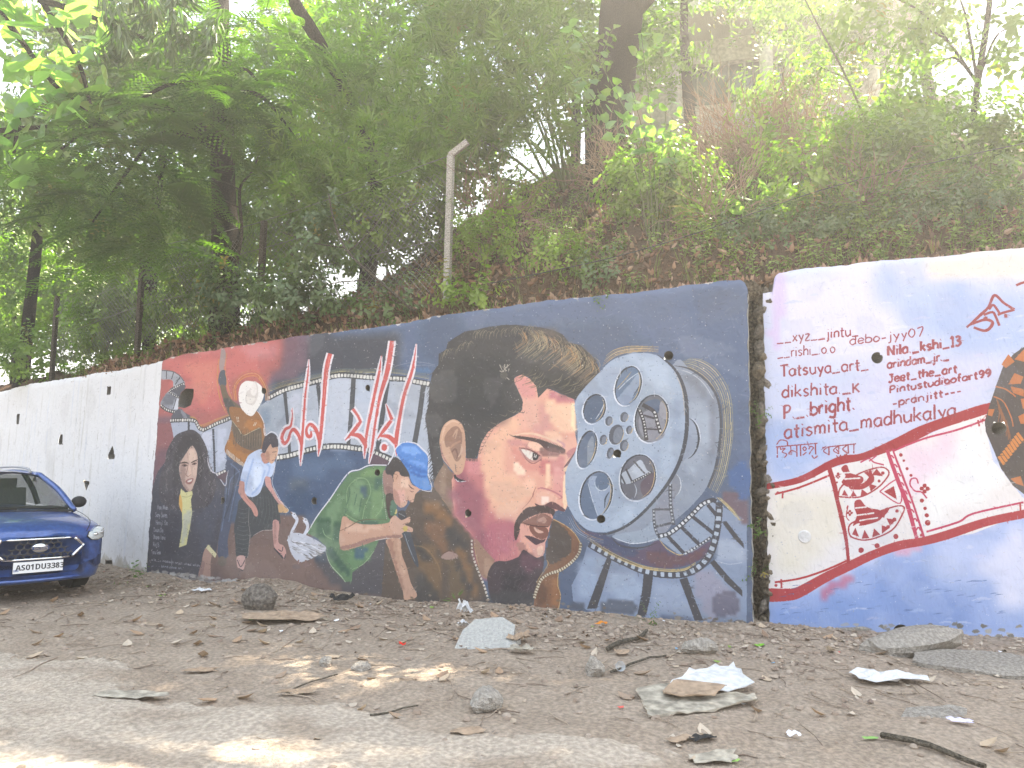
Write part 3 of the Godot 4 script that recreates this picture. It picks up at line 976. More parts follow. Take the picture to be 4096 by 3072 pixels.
func foliage(parent: Node3D, kind: String, mat: Material, clumps: Array, lo: Color, hi: Color, small := 0.8, big := 1.3, rise := 0.5, called := "foliage") -> void:
	# clumps: middle, radii, number of sprigs; sprigs sit towards the outside of each clump and point outwards
	var spots := []
	var cols := []
	for c in clumps:
		var tone := rr(0, 1)
		for i in c[2]:
			var d := Vector3(rr(-1, 1), rr(-1, 1), rr(-1, 1)).normalized()
			var p: Vector3 = c[0] + c[1] * d * pow(randf(), 0.45) * (0.85 + 0.5 * noise.get_noise_3d(d.x * 4 + c[0].x, d.y * 4, d.z * 4))
			if randf() > 0.08 and open_air(p + parent.position): continue
			var up := d * 0.8 + Vector3(rr(-0.6, 0.6), rise + rr(-0.5, 0.5), rr(-0.6, 0.6))
			var turned := facing(up, rr(0, TAU))
			if kind == "feather":
				var out := Vector3(d.x, rr(-0.5, 0.15), d.z + 0.25).normalized()
				var side := out.cross(Vector3(rr(-0.4, 0.4), 1, rr(-0.4, 0.4))).normalized()
				turned = Basis(side, out, side.cross(out))
			spots.append(Transform3D(turned.scaled(Vector3.ONE * rr(small, big)), p))
			var col := lo.lerp(hi, clampf(tone * 0.6 + rr(-0.2, 0.6), 0, 1))
			if randf() < 0.012 and kind != "feather": col = Color(0.35, 0.25, 0.06)
			cols.append(col)
	for k in 2:
		var s := []
		var cc := []
		for i in range(k, spots.size(), 2):
			s.append(spots[i])
			cc.append(cols[i])
		tag(scatter(called, parent, kind, mat, s, cc), "", "", "", "stuff")


func trunk(parent: Node, pts: Array, r0: float, r1: float, mat: Material, called := "trunk", sides := 12) -> void:
	var st := tool()
	var p := bend(pts, 7)
	var radii := ramp(r0, r1, p.size())
	radii[0] *= 1.25
	tube(st, p, radii, sides, 0.22)
	piece(called, done(st), mat, parent)


func limbs(parent: Node, from: Vector3, n: int, spread: Vector3, r: float, mat: Material) -> void:
	for i in n:
		var e := from + spread * Vector3(rr(-1, 1), rr(0.2, 1), rr(-1, 1))
		trunk(parent, [from, from.lerp(e, 0.5) + Vector3(rr(-0.3, 0.3), rr(-0.2, 0.4), rr(-0.3, 0.3)), e], r, r * 0.25, mat, "limb", 6)


var org := Vector3.ZERO


func rel(p: Vector3) -> Vector3:
	return p - org


func build_trees() -> void:
	# broad round leaves hanging over the whitewashed wall
	var t := base("broad_leaf_tree", Vector3(-9.428, 3.236, -11.500))
	tag(t, "tree with big round leathery leaves and dark limbs above the whitewashed wall", "tree")
	org = t.position
	trunk(t, [Vector3(0, -1.0, 0), Vector3(0.1, 2.5, 0.1), rel(Vector3(-7.528, 7.848, -9.500)), rel(Vector3(-7.387, 8.958, -9.500))], 0.22, 0.12, M.bark)
	var arms := [[Vector3(-7.528, 7.848, -9.500), Vector3(-6.751, 7.330, -9.000), Vector3(-6.377, 6.890, -9.000), Vector3(-6.004, 6.422, -9.000), Vector3(-5.493, 6.026, -9.000)], [Vector3(-6.675, 8.269, -9.300), Vector3(-6.436, 7.735, -9.300), Vector3(-5.832, 6.860, -9.200), Vector3(-5.471, 6.120, -9.000)], [Vector3(-8.093, 6.067, -10.000), Vector3(-6.809, 5.881, -9.300), Vector3(-5.989, 5.914, -9.200)], [Vector3(-7.526, 5.784, -9.800), Vector3(-6.809, 5.813, -9.400), Vector3(-6.521, 6.106, -9.200), Vector3(-6.525, 5.536, -9.200)], [Vector3(-6.436, 7.735, -9.300), Vector3(-5.669, 7.354, -9.000), Vector3(-4.843, 7.109, -9.200)]]
	for a in arms:
		trunk(t, a.map(rel), 0.05, 0.02, M.bark, "limb", 7)
	for i in 230:
		var a: Array = arms[[0, 0, 1, 1, 2, 3, 4][randi() % 7]]
		var p: Vector3 = a[randi() % a.size()].lerp(a[randi() % a.size()], randf()) + Vector3(rr(-0.55, 0.55), rr(-0.5, 0.4), rr(-0.4, 0.4))
		var l := piece("leaf", big_leaf(i % 4), leaf_tint(i % 5), t)
		l.transform = Transform3D(facing(Vector3(rr(-1, 1), rr(-0.9, 0.5), rr(-0.2, 1.2)), rr(0, TAU)).scaled(Vector3.ONE * rr(0.9, 1.6)), p - org)
	# long drooping leaves
	t = base("drooping_leaf_tree", on_bank(-2.6, -12.5))
	tag(t, "tree with long shiny drooping leaves hanging above the feathery fronds", "tree")
	org = t.position
	trunk(t, [Vector3(0, -0.3, 0), Vector3(0.1, 2.5, 0.4), rel(Vector3(-3.826, 9.139, -10.000))], 0.16, 0.08, M.bark)
	trunk(t, [rel(Vector3(-3.826, 9.139, -10.000)), rel(Vector3(-4.268, 7.968, -9.000)), rel(Vector3(-4.858, 7.492, -8.800))], 0.05, 0.02, M.bark, "limb", 6)
	var clumps := []
	for q in [Vector3(-5.009, 7.173, -8.800), Vector3(-4.808, 6.864, -8.800), Vector3(-4.492, 7.181, -8.700), Vector3(-4.353, 6.874, -8.700), Vector3(-4.081, 7.128, -8.700), Vector3(-3.989, 6.881, -8.800), Vector3(-4.724, 7.436, -8.900), Vector3(-5.176, 6.852, -9.000), Vector3(-4.273, 7.568, -8.800), Vector3(-4.873, 7.683, -8.800)]: clumps.append([q - org, Vector3(0.3, 0.3, 0.3), 9])
	foliage(t, "lance", M.glossy_leaf, clumps, Color(0.1, 0.14, 0.07), Color(0.2, 0.25, 0.13), 0.8, 1.2, 1.6)
	# feathery fronds
	t = base("feathery_tree", Vector3(-4.579, 3.874, -11.600))
	tag(t, "tree with fern like feathery fronds and a straight brown trunk behind the fence", "tree")
	org = t.position
	trunk(t, [Vector3(0, -0.6, 0), rel(Vector3(-4.644, 4.858, -11.600)), rel(Vector3(-4.745, 5.940, -11.600)), rel(Vector3(-4.863, 7.634, -11.500)), rel(Vector3(-5.077, 9.927, -11.500))], 0.24, 0.15, M.bark)
	for q in [Vector3(-6.506, 5.895, -10.000), Vector3(-5.589, 6.364, -9.800), Vector3(-5.292, 5.464, -10.400), Vector3(-3.435, 6.634, -11.000), Vector3(-4.066, 7.536, -11.000), Vector3(-6.191, 5.061, -10.500)]: trunk(t, [rel(Vector3(-4.806, 6.648, -11.600)) if q.y < 6.0 else rel(Vector3(-4.863, 7.634, -11.500)), (rel(Vector3(-4.711, 7.320, -11.200)) + q - org) * 0.5 + Vector3(0, 0.4, 0), q - org], 0.05, 0.015, M.bark, "limb", 6)
	clumps = []
	for q in [Vector3(-6.394, 6.009, -9.800), Vector3(-5.744, 5.732, -9.600), Vector3(-5.281, 6.203, -9.600), Vector3(-4.910, 6.530, -9.700), Vector3(-4.500, 6.455, -9.800), Vector3(-5.079, 5.812, -9.900), Vector3(-5.797, 5.514, -10.200), Vector3(-4.907, 5.433, -10.300), Vector3(-4.725, 6.040, -10.400), Vector3(-6.549, 5.373, -10.600), Vector3(-4.147, 6.666, -10.200), Vector3(-3.770, 7.101, -10.200), Vector3(-5.572, 5.180, -10.600), Vector3(-4.580, 7.324, -10.000), Vector3(-3.893, 8.016, -10.400), Vector3(-7.195, 5.798, -10.800), Vector3(-3.672, 6.833, -10.800), Vector3(-4.367, 7.953, -10.200), Vector3(-6.165, 4.796, -11.000), Vector3(-5.399, 4.958, -11.000), Vector3(-3.446, 7.894, -10.800)]: clumps.append([q - org, Vector3(0.62, 0.42, 0.5), 12])
	foliage(t, "feather", M.feather_leaf, clumps, Color(0.11, 0.17, 0.06), Color(0.2, 0.28, 0.09), 1.0, 1.7, -0.1)
	# bamboo
	t = base("bamboo_clump", on_bank(0.9, -13.2))
	tag(t, "bamboo clump with green lance shaped leaves arching over the slope", "bamboo")
	org = t.position
	for q in [Vector3(-2.896, 9.130, -12.000), Vector3(-2.377, 10.179, -12.000), Vector3(-1.580, 10.547, -12.000), Vector3(-0.886, 9.753, -11.600), Vector3(-0.014, 8.973, -11.400), Vector3(0.447, 8.136, -11.200), Vector3(-3.151, 7.617, -11.400), Vector3(-3.435, 6.634, -11.000), Vector3(-1.875, 8.272, -11.800), Vector3(-0.476, 8.501, -12.000), Vector3(-2.464, 6.594, -11.200)]:
		trunk(t, [Vector3(rr(-0.4, 0.4), -0.3, rr(-0.3, 0.3)), (q - org) * Vector3(0.35, 0.65, 0.35), q - org], 0.035, 0.01, M.cane, "cane", 6)
	clumps = []
	for q in [Vector3(-3.109, 8.871, -11.600), Vector3(-2.504, 9.216, -11.600), Vector3(-1.876, 9.063, -11.600), Vector3(-2.742, 8.082, -11.500), Vector3(-2.117, 8.118, -11.400), Vector3(-1.439, 8.213, -11.400), Vector3(-3.084, 7.276, -11.200), Vector3(-2.417, 7.213, -11.200), Vector3(-1.757, 7.304, -11.200), Vector3(-3.290, 6.321, -10.800), Vector3(-2.655, 6.334, -10.800), Vector3(-1.970, 6.468, -10.900), Vector3(-1.345, 6.677, -11.000), Vector3(-1.169, 7.395, -11.200), Vector3(-3.449, 5.908, -10.700), Vector3(-2.885, 5.775, -10.700), Vector3(-2.210, 5.829, -10.800), Vector3(-1.541, 6.072, -11.000), Vector3(-3.530, 8.041, -11.600), Vector3(-3.797, 9.068, -11.800)]: clumps.append([q - org, Vector3(0.62, 0.5, 0.5), 46])
	foliage(t, "bamboo", M.bamboo_leaf, clumps, Color(0.16, 0.25, 0.05), Color(0.29, 0.4, 0.09), 0.8, 1.3, 0.1)
	clumps = []
	for q in [Vector3(-0.899, 8.772, -11.000), Vector3(-0.451, 8.546, -11.000), Vector3(-0.015, 8.791, -11.000), Vector3(0.286, 8.188, -10.900), Vector3(-0.145, 7.947, -10.900), Vector3(-0.660, 8.072, -11.000), Vector3(0.511, 7.654, -10.900), Vector3(0.082, 7.416, -10.900), Vector3(-0.428, 7.536, -11.000), Vector3(-1.133, 8.659, -11.200), Vector3(-0.783, 7.222, -11.000), Vector3(-0.198, 7.005, -11.000), Vector3(0.382, 6.941, -11.000), Vector3(-0.909, 9.168, -11.000), Vector3(-0.024, 9.267, -11.000)]: clumps.append([q - org, Vector3(0.6, 0.5, 0.5), 44])
	foliage(t, "bamboo", M.bamboo_leaf, clumps, Color(0.16, 0.25, 0.05), Color(0.29, 0.4, 0.09), 0.9, 1.5, 0.1)
	# great trunk on the slope, its unseen crown above shaped to shade the ground in front
	t = base("great_tree", Vector3(1.633, 5.894, -12.200))
	tag(t, "great tree with a thick dark leaning trunk rising from the middle of the slope", "tree")
	org = t.position
	trunk(t, [Vector3(0, -0.9, 0), rel(Vector3(1.647, 6.470, -12.200)), rel(Vector3(1.623, 7.774, -12.300)), rel(Vector3(1.771, 9.132, -12.400)), rel(Vector3(1.866, 10.632, -12.500)), Vector3(0.4, 8.0, -0.6)], 0.5, 0.3, M.bark, "trunk", 16)
	trunk(t, [rel(Vector3(1.853, 9.487, -12.400)), rel(Vector3(2.437, 10.073, -12.200)), rel(Vector3(3.540, 10.834, -12.000))], 0.14, 0.06, M.bark, "limb", 8)
	trunk(t, [Vector3(0.25, 6.0, -0.4), Vector3(-2.0, 6.9, 0.4), Vector3(-4.0, 7.2, 0.6)], 0.18, 0.06, M.bark, "limb", 8)
	trunk(t, [Vector3(0.35, 6.6, -0.4), Vector3(3.6, 7.4, 0.3), Vector3(7.6, 7.6, 0.6)], 0.18, 0.06, M.bark, "limb", 8)
	clumps = []  # clumps out of view, added where they keep sun off the ground
	for q in 9: clumps.append([Vector3(rr(4.4, 6.6), rr(11.4, 12.2), rr(-12.4, -11.9)) - org, Vector3(0.9, 0.4, 0.35), 80])
	for q in 20: clumps.append([Vector3(rr(0.2, 3.4), rr(11.2, 12.4), rr(-13.8, -12.6)) - org, Vector3(0.9, 0.45, 0.5), 85])
	for q in 56: clumps.append([Vector3(rr(0.2, 10.2), rr(11.2, 12.2), rr(-12.1, -10.2)) - org, Vector3(1.1, 0.5, 0.55), 95])
	foliage(t, "round", M.leaf, clumps, Color(0.05, 0.09, 0.03), Color(0.1, 0.16, 0.05), 0.9, 1.6, 0.3)
	# thin tree at the end of the lilac wall
	t = base("slender_tree", Vector3(6.599, 5.641, -10.400))
	tag(t, "slender dark stemmed tree with sparse yellow green leaves above the lilac wall", "tree")
	org = t.position
	trunk(t, [Vector3(0, -0.5, 0), rel(Vector3(6.671, 6.350, -10.400)), rel(Vector3(6.874, 7.582, -10.400)), rel(Vector3(7.067, 8.548, -10.400)), rel(Vector3(7.250, 9.917, -10.400))], 0.055, 0.035, M.bark)
	for q in [Vector3(5.723, 8.168, -10.200), Vector3(6.093, 7.582, -10.300), Vector3(7.366, 8.267, -10.300), Vector3(6.439, 8.845, -10.200), Vector3(5.335, 8.747, -10.200)]: trunk(t, [rel(Vector3(6.846, 7.436, -10.400)), (rel(Vector3(6.878, 8.024, -10.400)) + q - org) * 0.5, q - org], 0.025, 0.008, M.bark, "limb", 5)
	clumps = []
	for q in [Vector3(5.723, 8.168, -10.200), Vector3(5.298, 7.796, -10.200), Vector3(6.093, 7.582, -10.300), Vector3(7.297, 8.266, -10.300), Vector3(7.251, 7.477, -10.200), Vector3(6.413, 8.329, -10.200), Vector3(4.971, 8.152, -10.200), Vector3(6.943, 6.829, -10.200), Vector3(6.206, 6.884, -10.200), Vector3(5.470, 7.011, -10.200)]: clumps.append([q - org, Vector3(0.55, 0.4, 0.4), 20])
	foliage(t, "round", M.leaf, clumps, Color(0.16, 0.24, 0.06), Color(0.28, 0.36, 0.09), 0.8, 1.3, 0.2)
	# trees further up and along the hill
	var far := [["leafy_tree", "dense leafy tree filling the space behind the feathery fronds", Vector3(-7.898, 4.413, -16.000), 5.00, Vector3(2.80, 3.20, 1.50), 30, 1.25, "ovate", Color(0.14, 0.2, 0.06), Color(0.3, 0.38, 0.11)],
		["leafy_tree", "leafy tree rising behind the drooping leaves and the bamboo", Vector3(-5.450, 6.720, -18.000), 5.50, Vector3(3.40, 3.60, 1.50), 30, 1.40, "ovate", Color(0.14, 0.2, 0.06), Color(0.3, 0.38, 0.11)],
		["leafy_tree", "leafy tree standing behind the broad round leaves", Vector3(-11.319, 4.752, -17.000), 5.20, Vector3(2.80, 3.00, 1.50), 15, 1.35, "round", Color(0.14, 0.2, 0.06), Color(0.3, 0.38, 0.11)],
		["leafy_tree", "green tree seen beyond the far end of the whitewashed wall", Vector3(-16.193, 5.140, -24.000), 2.80, Vector3(4.20, 2.20, 1.50), 24, 1.50, "ovate", Color(0.14, 0.2, 0.06), Color(0.3, 0.38, 0.11)],
		["leafy_tree", "green tree glimpsed beyond the fence beside the straight brown trunk", Vector3(-13.932, 5.512, -26.000), 3.00, Vector3(3.50, 2.40, 1.50), 22, 1.60, "ovate", Color(0.14, 0.2, 0.06), Color(0.3, 0.38, 0.11)],
		["leafy_tree", "leafy tree standing behind the bamboo", Vector3(-1.703, 8.093, -17.000), 5.20, Vector3(3.20, 3.40, 1.40), 20, 1.40, "ovate", Color(0.14, 0.2, 0.06), Color(0.3, 0.38, 0.11)],
		["leafy_tree", "green tree behind the great trunk", Vector3(1.542, 10.096, -19.000), 4.20, Vector3(2.60, 2.80, 1.40), 10, 1.40, "ovate", Color(0.14, 0.2, 0.06), Color(0.3, 0.38, 0.11)],
		["leafy_tree", "sparse leafed tree in front of the hillside house", Vector3(4.156, 9.941, -16.500), 3.60, Vector3(2.60, 2.30, 1.00), 18, 1.10, "ovate", Color(0.14, 0.2, 0.06), Color(0.3, 0.38, 0.11)],
		["leafy_tree", "sparse leafed tree above the slender dark stem", Vector3(10.158, 11.268, -17.000), 2.60, Vector3(2.40, 2.20, 1.20), 6, 1.20, "ovate", Color(0.14, 0.2, 0.06), Color(0.3, 0.38, 0.11)]]
	for f in far:
		t = base(f[0], f[2])
		tag(t, f[1], "tree", "trees further back on the hill")
		trunk(t, [Vector3(0, -1.5, 0), Vector3(rr(-0.3, 0.3), f[3] * 0.5, 0), Vector3(rr(-0.6, 0.6), f[3], 0)], 0.16, 0.07, M.bark, "trunk", 8)
		clumps = []
		for k in f[5]: clumps.append([Vector3(rr(-1, 1) * f[4].x, f[3] + rr(-1, 1) * f[4].y, rr(-1, 1) * f[4].z), Vector3(0.9, 0.7, 0.8) * f[6], 70])
		foliage(t, f[7], M.leaf, clumps, f[8], f[9], 1.0 * f[6], 1.7 * f[6], 0.3)


var big_leaves := {}
var tints := {}


func big_leaf(k: int) -> ArrayMesh:
	if not big_leaves.has(k):
		var st := tool()
		blade(st, Vector3(0, 0.02, 0), Vector3.UP, Vector3.BACK, rr(0.2, 0.26), rr(0.17, 0.21), rr(0.05, 0.14), rr(-0.1, 0.25), true)
		tube(st, [Vector3(0, -0.07, 0.01), Vector3(0, 0.02, 0)], [0.003, 0.003], 3)
		big_leaves[k] = done(st)
	return big_leaves[k]


func leaf_tint(k: int) -> StandardMaterial3D:
	if not tints.has(k):
		var m: StandardMaterial3D = M.glossy_leaf.duplicate()
		m.vertex_color_use_as_albedo = false
		m.albedo_color = [dye(0.07, 0.12, 0.07), dye(0.09, 0.14, 0.08), dye(0.11, 0.17, 0.09), dye(0.08, 0.13, 0.05), dye(0.16, 0.19, 0.05), dye(0.14, 0.22, 0.05)][k]
		m.backlight = Color(0.6, 0.8, 0.3)
		tints[k] = m
	return tints[k]


func stems(parent: Node, foot: Vector3, n: int, size: Vector3, mat: Material, r := 0.008) -> Array:
	var ends := []
	for i in n:
		var e := foot + Vector3(rr(-1, 1) * size.x, size.y * rr(0.7, 1.1), rr(-1, 1) * size.z)
		trunk(parent, [foot + Vector3(rr(-0.1, 0.1), -0.15, rr(-0.1, 0.1)), foot.lerp(e, 0.5) + Vector3(rr(-0.1, 0.1), 0.05, 0), e], r, r * 0.4, mat, "stem", 4)
		ends.append(e)
	return ends


func build_shrubs() -> void:
	# heart leaved shrub with leaves large enough to tell apart
	var t := base("heart_leaved_shrub", Vector3(1.905, 4.406, -9.600))
	tag(t, "tall shrub with big heart shaped leaves in front of the great trunk", "shrub")
	var o: Vector3 = t.position
	var tips := []
	for q in [Vector3(1.727, 7.758, -9.800), Vector3(1.548, 6.937, -9.700), Vector3(2.039, 6.557, -9.600), Vector3(1.356, 6.527, -9.700), Vector3(2.203, 6.049, -9.500), Vector3(0.851, 7.873, -9.900), Vector3(0.725, 7.239, -9.900)]:
		trunk(t, [Vector3(rr(-0.1, 0.1), -0.2, 0), (q - o) * Vector3(0.3, 0.55, 0.5), q - o], 0.014, 0.004, M.green_twig, "stem", 5)
		tips.append(q - o)
	for i in 165:
		var e: Vector3 = tips[i % tips.size()]
		var f := pow(randf(), 0.6)
		var p: Vector3 = (e * Vector3(0.3, 0.55, 0.5)).lerp(e, f) + Vector3(rr(-0.22, 0.22), rr(-0.16, 0.14), rr(-0.2, 0.2))
		var l := piece("leaf", big_leaf(i % 4), leaf_tint([0, 2, 3, 4, 5][randi() % 5]), t)
		l.transform = Transform3D(facing(Vector3(rr(-1, 1), rr(-0.8, 0.4), rr(-0.3, 1)), rr(0, TAU)).scaled(Vector3.ONE * rr(0.45, 0.8)), p)
	# elephant ear plant
	t = base("elephant_ear_plant", Vector3(3.115, 4.885, -9.400))
	tag(t, "plant with huge yellow green leaves on the slope above the stone joint", "plant")
	o = t.position
	for q in [[Vector3(2.692, 5.346, -9.500), 0.9], [Vector3(3.000, 5.256, -9.500), 1.0], [Vector3(3.342, 5.360, -9.500), 1.1], [Vector3(3.478, 5.064, -9.300), 0.9], [Vector3(2.812, 4.894, -9.300), 0.9], [Vector3(3.128, 5.516, -9.500), 1.0], [Vector3(3.326, 4.998, -9.300), 1.0], [Vector3(2.600, 5.051, -9.400), 0.8], [Vector3(2.909, 5.343, -9.400), 1.2], [Vector3(3.217, 5.413, -9.400), 1.7], [Vector3(3.458, 5.259, -9.400), 1.4], [Vector3(2.754, 5.080, -9.300), 1.2], [Vector3(3.143, 5.051, -9.200), 1.5], [Vector3(2.961, 4.923, -9.200), 1.1]]:
		var e: Vector3 = q[0] - o
		trunk(t, [Vector3(0, -0.1, 0), e * 0.6 + Vector3(0, 0.1, 0), e], 0.01, 0.006, M.green_twig, "stem", 5)
		var l := piece("leaf", big_leaf(randi() % 4), leaf_tint(5), t)
		l.transform = Transform3D(facing(Vector3(rr(-0.7, 0.7), -0.6, 0.6), rr(0, TAU)).scaled(Vector3.ONE * q[1]), e)
	var list := [["yellow_shrub", "yellow green shrub at the foot of the heart leaved shrub", Vector3(1.838, 5.086, -9.900), Vector3(0.75, 0.50, 0.40), 150, "ovate", Color(0.2, 0.28, 0.06), Color(0.36, 0.44, 0.1), 0.90],
		["yellow_shrub", "yellow green shrub beside the plant with huge leaves", Vector3(2.429, 4.962, -9.700), Vector3(0.60, 0.45, 0.40), 110, "ovate", Color(0.2, 0.28, 0.06), Color(0.36, 0.44, 0.1), 0.90],
		["climbing_vine", "vine with hanging leaves on the light side of the great trunk", Vector3(0.909, 6.588, -11.200), Vector3(0.40, 1.50, 0.30), 45, "round", Color(0.14, 0.2, 0.06), Color(0.3, 0.38, 0.11), 0.90],
		["broad_thicket", "dense green thicket under the slender dark stem", Vector3(5.609, 5.544, -10.200), Vector3(1.00, 0.90, 0.60), 170, "round", Color(0.14, 0.2, 0.06), Color(0.3, 0.38, 0.11), 0.90],
		["broad_thicket", "dense thicket at the edge of the lilac wall top", Vector3(6.452, 5.075, -9.600), Vector3(0.90, 0.90, 0.60), 150, "ovate", Color(0.14, 0.2, 0.06), Color(0.3, 0.38, 0.11), 1.00],
		["broad_thicket", "leafy thicket below the hillside house", Vector3(4.746, 7.027, -12.000), Vector3(1.10, 0.90, 0.60), 130, "round", Color(0.14, 0.2, 0.06), Color(0.3, 0.38, 0.11), 0.90],
		["low_bush", "low small leaved bush on the brink above the lilac wall", Vector3(3.880, 4.313, -8.750), Vector3(0.60, 0.28, 0.30), 130, "ovate", Color(0.11, 0.16, 0.085), Color(0.2, 0.26, 0.13), 0.62],
		["low_bush", "low bush with pale leaf backs above the red lettering", Vector3(4.818, 4.401, -8.600), Vector3(0.60, 0.30, 0.30), 140, "ovate", Color(0.11, 0.16, 0.085), Color(0.2, 0.26, 0.13), 0.62],
		["low_bush", "low bush trailing over the corner of the lilac wall", Vector3(5.703, 4.500, -8.500), Vector3(0.50, 0.32, 0.30), 130, "ovate", Color(0.11, 0.16, 0.085), Color(0.2, 0.26, 0.13), 0.62],
		["low_bush", "low bush growing over the stone joint", Vector3(2.797, 4.190, -8.900), Vector3(0.45, 0.25, 0.25), 80, "ovate", Color(0.11, 0.16, 0.085), Color(0.2, 0.26, 0.13), 0.60],
		["low_bush", "small bush in the leaf litter above the film reels", Vector3(2.190, 4.058, -9.000), Vector3(0.30, 0.20, 0.20), 40, "ovate", Color(0.14, 0.2, 0.06), Color(0.3, 0.38, 0.11), 0.60],
		["low_bush", "clump of small weeds above the bearded portrait", Vector3(0.526, 4.078, -9.200), Vector3(0.40, 0.28, 0.25), 60, "small", Color(0.2, 0.28, 0.06), Color(0.36, 0.44, 0.1), 1.30],
		["low_bush", "small leaved weeds at the foot of the concrete post", Vector3(-0.383, 4.388, -9.700), Vector3(0.50, 0.30, 0.30), 70, "small", Color(0.2, 0.28, 0.06), Color(0.36, 0.44, 0.1), 1.30],
		["low_bush", "small leaved weeds on the open slope beyond the concrete post", Vector3(0.048, 5.225, -10.600), Vector3(0.70, 0.30, 0.40), 80, "small", Color(0.2, 0.28, 0.06), Color(0.36, 0.44, 0.1), 1.40],
		["creeper", "leafy creeper with pointed leaves spilling over the red end of the mural", Vector3(-3.041, 3.613, -10.200), Vector3(0.75, 0.30, 0.30), 110, "ovate", Color(0.11, 0.16, 0.085), Color(0.2, 0.26, 0.13), 0.95],
		["creeper", "creeper with pointed leaves hanging at the straight brown trunk", Vector3(-4.220, 3.735, -10.900), Vector3(0.70, 0.45, 0.30), 100, "ovate", Color(0.11, 0.16, 0.085), Color(0.2, 0.26, 0.13), 0.95],
		["young_sapling", "young sapling with pale leaves beside the wooden fence post", Vector3(-2.747, 4.218, -10.200), Vector3(0.40, 0.60, 0.30), 60, "ovate", Color(0.11, 0.16, 0.085), Color(0.2, 0.26, 0.13), 1.00],
		["young_sapling", "thin sapling with sparse leaves before the bamboo", Vector3(-1.891, 4.838, -10.400), Vector3(0.70, 0.55, 0.30), 70, "ovate", Color(0.14, 0.2, 0.06), Color(0.3, 0.38, 0.11), 0.90],
		["hedge_bush", "leafy bush behind the wire mesh fence", Vector3(-7.575, 3.503, -14.000), Vector3(1.30, 0.80, 0.60), 200, "ovate", Color(0.14, 0.2, 0.06), Color(0.3, 0.38, 0.11), 1.10],
		["hedge_bush", "leafy bush at the far end of the wire mesh fence", Vector3(-10.215, 3.379, -15.500), Vector3(1.40, 0.50, 0.60), 150, "ovate", Color(0.14, 0.2, 0.06), Color(0.3, 0.38, 0.11), 1.10],
		["hedge_bush", "leafy bush between the brown trunk and the wooden post", Vector3(-5.501, 3.819, -12.600), Vector3(0.80, 0.90, 0.50), 170, "ovate", Color(0.14, 0.2, 0.06), Color(0.3, 0.38, 0.11), 1.00],
		["hedge_bush", "mixed green bush behind the leaning bare branch", Vector3(-2.916, 4.894, -11.600), Vector3(1.00, 0.80, 0.50), 190, "ovate", Color(0.14, 0.2, 0.06), Color(0.3, 0.38, 0.11), 1.00],
		["broad_thicket", "dense leafy thicket right above the stone joint", Vector3(3.871, 4.819, -9.200), Vector3(0.95, 0.80, 0.40), 150, "ovate", Color(0.2, 0.28, 0.06), Color(0.36, 0.44, 0.1), 1.00],
		["broad_thicket", "dense leafy thicket above the middle of the lilac wall", Vector3(4.810, 4.900, -9.200), Vector3(0.95, 0.70, 0.40), 150, "round", Color(0.14, 0.2, 0.06), Color(0.3, 0.38, 0.11), 0.80],
		["slope_bush", "green bush on the slope behind the concrete post", Vector3(-0.848, 6.238, -12.600), Vector3(1.10, 1.10, 0.50), 230, "ovate", Color(0.14, 0.2, 0.06), Color(0.3, 0.38, 0.11), 1.10],
		["slope_bush", "leafy bush behind the bare leaning branch and sapling", Vector3(-2.119, 5.839, -13.000), Vector3(1.20, 1.20, 0.50), 250, "ovate", Color(0.14, 0.2, 0.06), Color(0.3, 0.38, 0.11), 1.10],
		["slope_bush", "large bush on the skyline behind the bamboo stems", Vector3(-1.868, 7.928, -15.500), Vector3(1.80, 1.60, 0.60), 330, "ovate", Color(0.14, 0.2, 0.06), Color(0.3, 0.38, 0.11), 1.30],
		["slope_bush", "large bush filling the gap beside the far brown trunk", Vector3(-4.390, 5.715, -14.500), Vector3(1.60, 1.50, 0.60), 300, "ovate", Color(0.14, 0.2, 0.06), Color(0.3, 0.38, 0.11), 1.20],
		["slope_bush", "rounded bush on the skyline beside the far brown trunk", Vector3(-2.314, 5.135, -13.600), Vector3(1.40, 1.00, 0.50), 240, "ovate", Color(0.14, 0.2, 0.06), Color(0.3, 0.38, 0.11), 1.20],
		["large_bush", "large leafy bush beyond the far end of the fence", Vector3(-11.860, 4.412, -19.000), Vector3(2.60, 1.90, 0.80), 200, "ovate", Color(0.14, 0.2, 0.06), Color(0.3, 0.38, 0.11), 1.60],
		["large_bush", "large leafy bush behind the straight brown trunk", Vector3(-7.875, 5.024, -18.000), Vector3(2.40, 2.00, 0.80), 330, "ovate", Color(0.14, 0.2, 0.06), Color(0.3, 0.38, 0.11), 1.50],
		["large_bush", "large leafy bush beyond the whitewashed wall", Vector3(-14.757, 4.516, -20.000), Vector3(2.40, 2.00, 0.80), 150, "ovate", Color(0.14, 0.2, 0.06), Color(0.3, 0.38, 0.11), 1.60],
		["large_bush", "large leafy bush between the two thin fence posts", Vector3(-11.253, 4.750, -21.000), Vector3(2.40, 2.20, 0.80), 190, "ovate", Color(0.14, 0.2, 0.06), Color(0.3, 0.38, 0.11), 1.60],
		["trailing_bush", "creeper with pointed leaves spilling over the wall above the painted quiff", Vector3(-0.589, 3.627, -9.300), Vector3(0.50, 0.14, 0.20), 26, "ovate", Color(0.2, 0.28, 0.06), Color(0.36, 0.44, 0.1), 0.80],
		["trailing_bush", "low creeper at the wall edge above the red painted letters", Vector3(-1.756, 3.577, -9.900), Vector3(0.55, 0.15, 0.20), 28, "ovate", Color(0.11, 0.16, 0.085), Color(0.2, 0.26, 0.13), 0.85],
		["trailing_bush", "leafy creeper on the wall edge above the small green wall weed", Vector3(1.158, 3.813, -9.050), Vector3(0.45, 0.14, 0.20), 24, "ovate", Color(0.11, 0.16, 0.085), Color(0.2, 0.26, 0.13), 0.75],
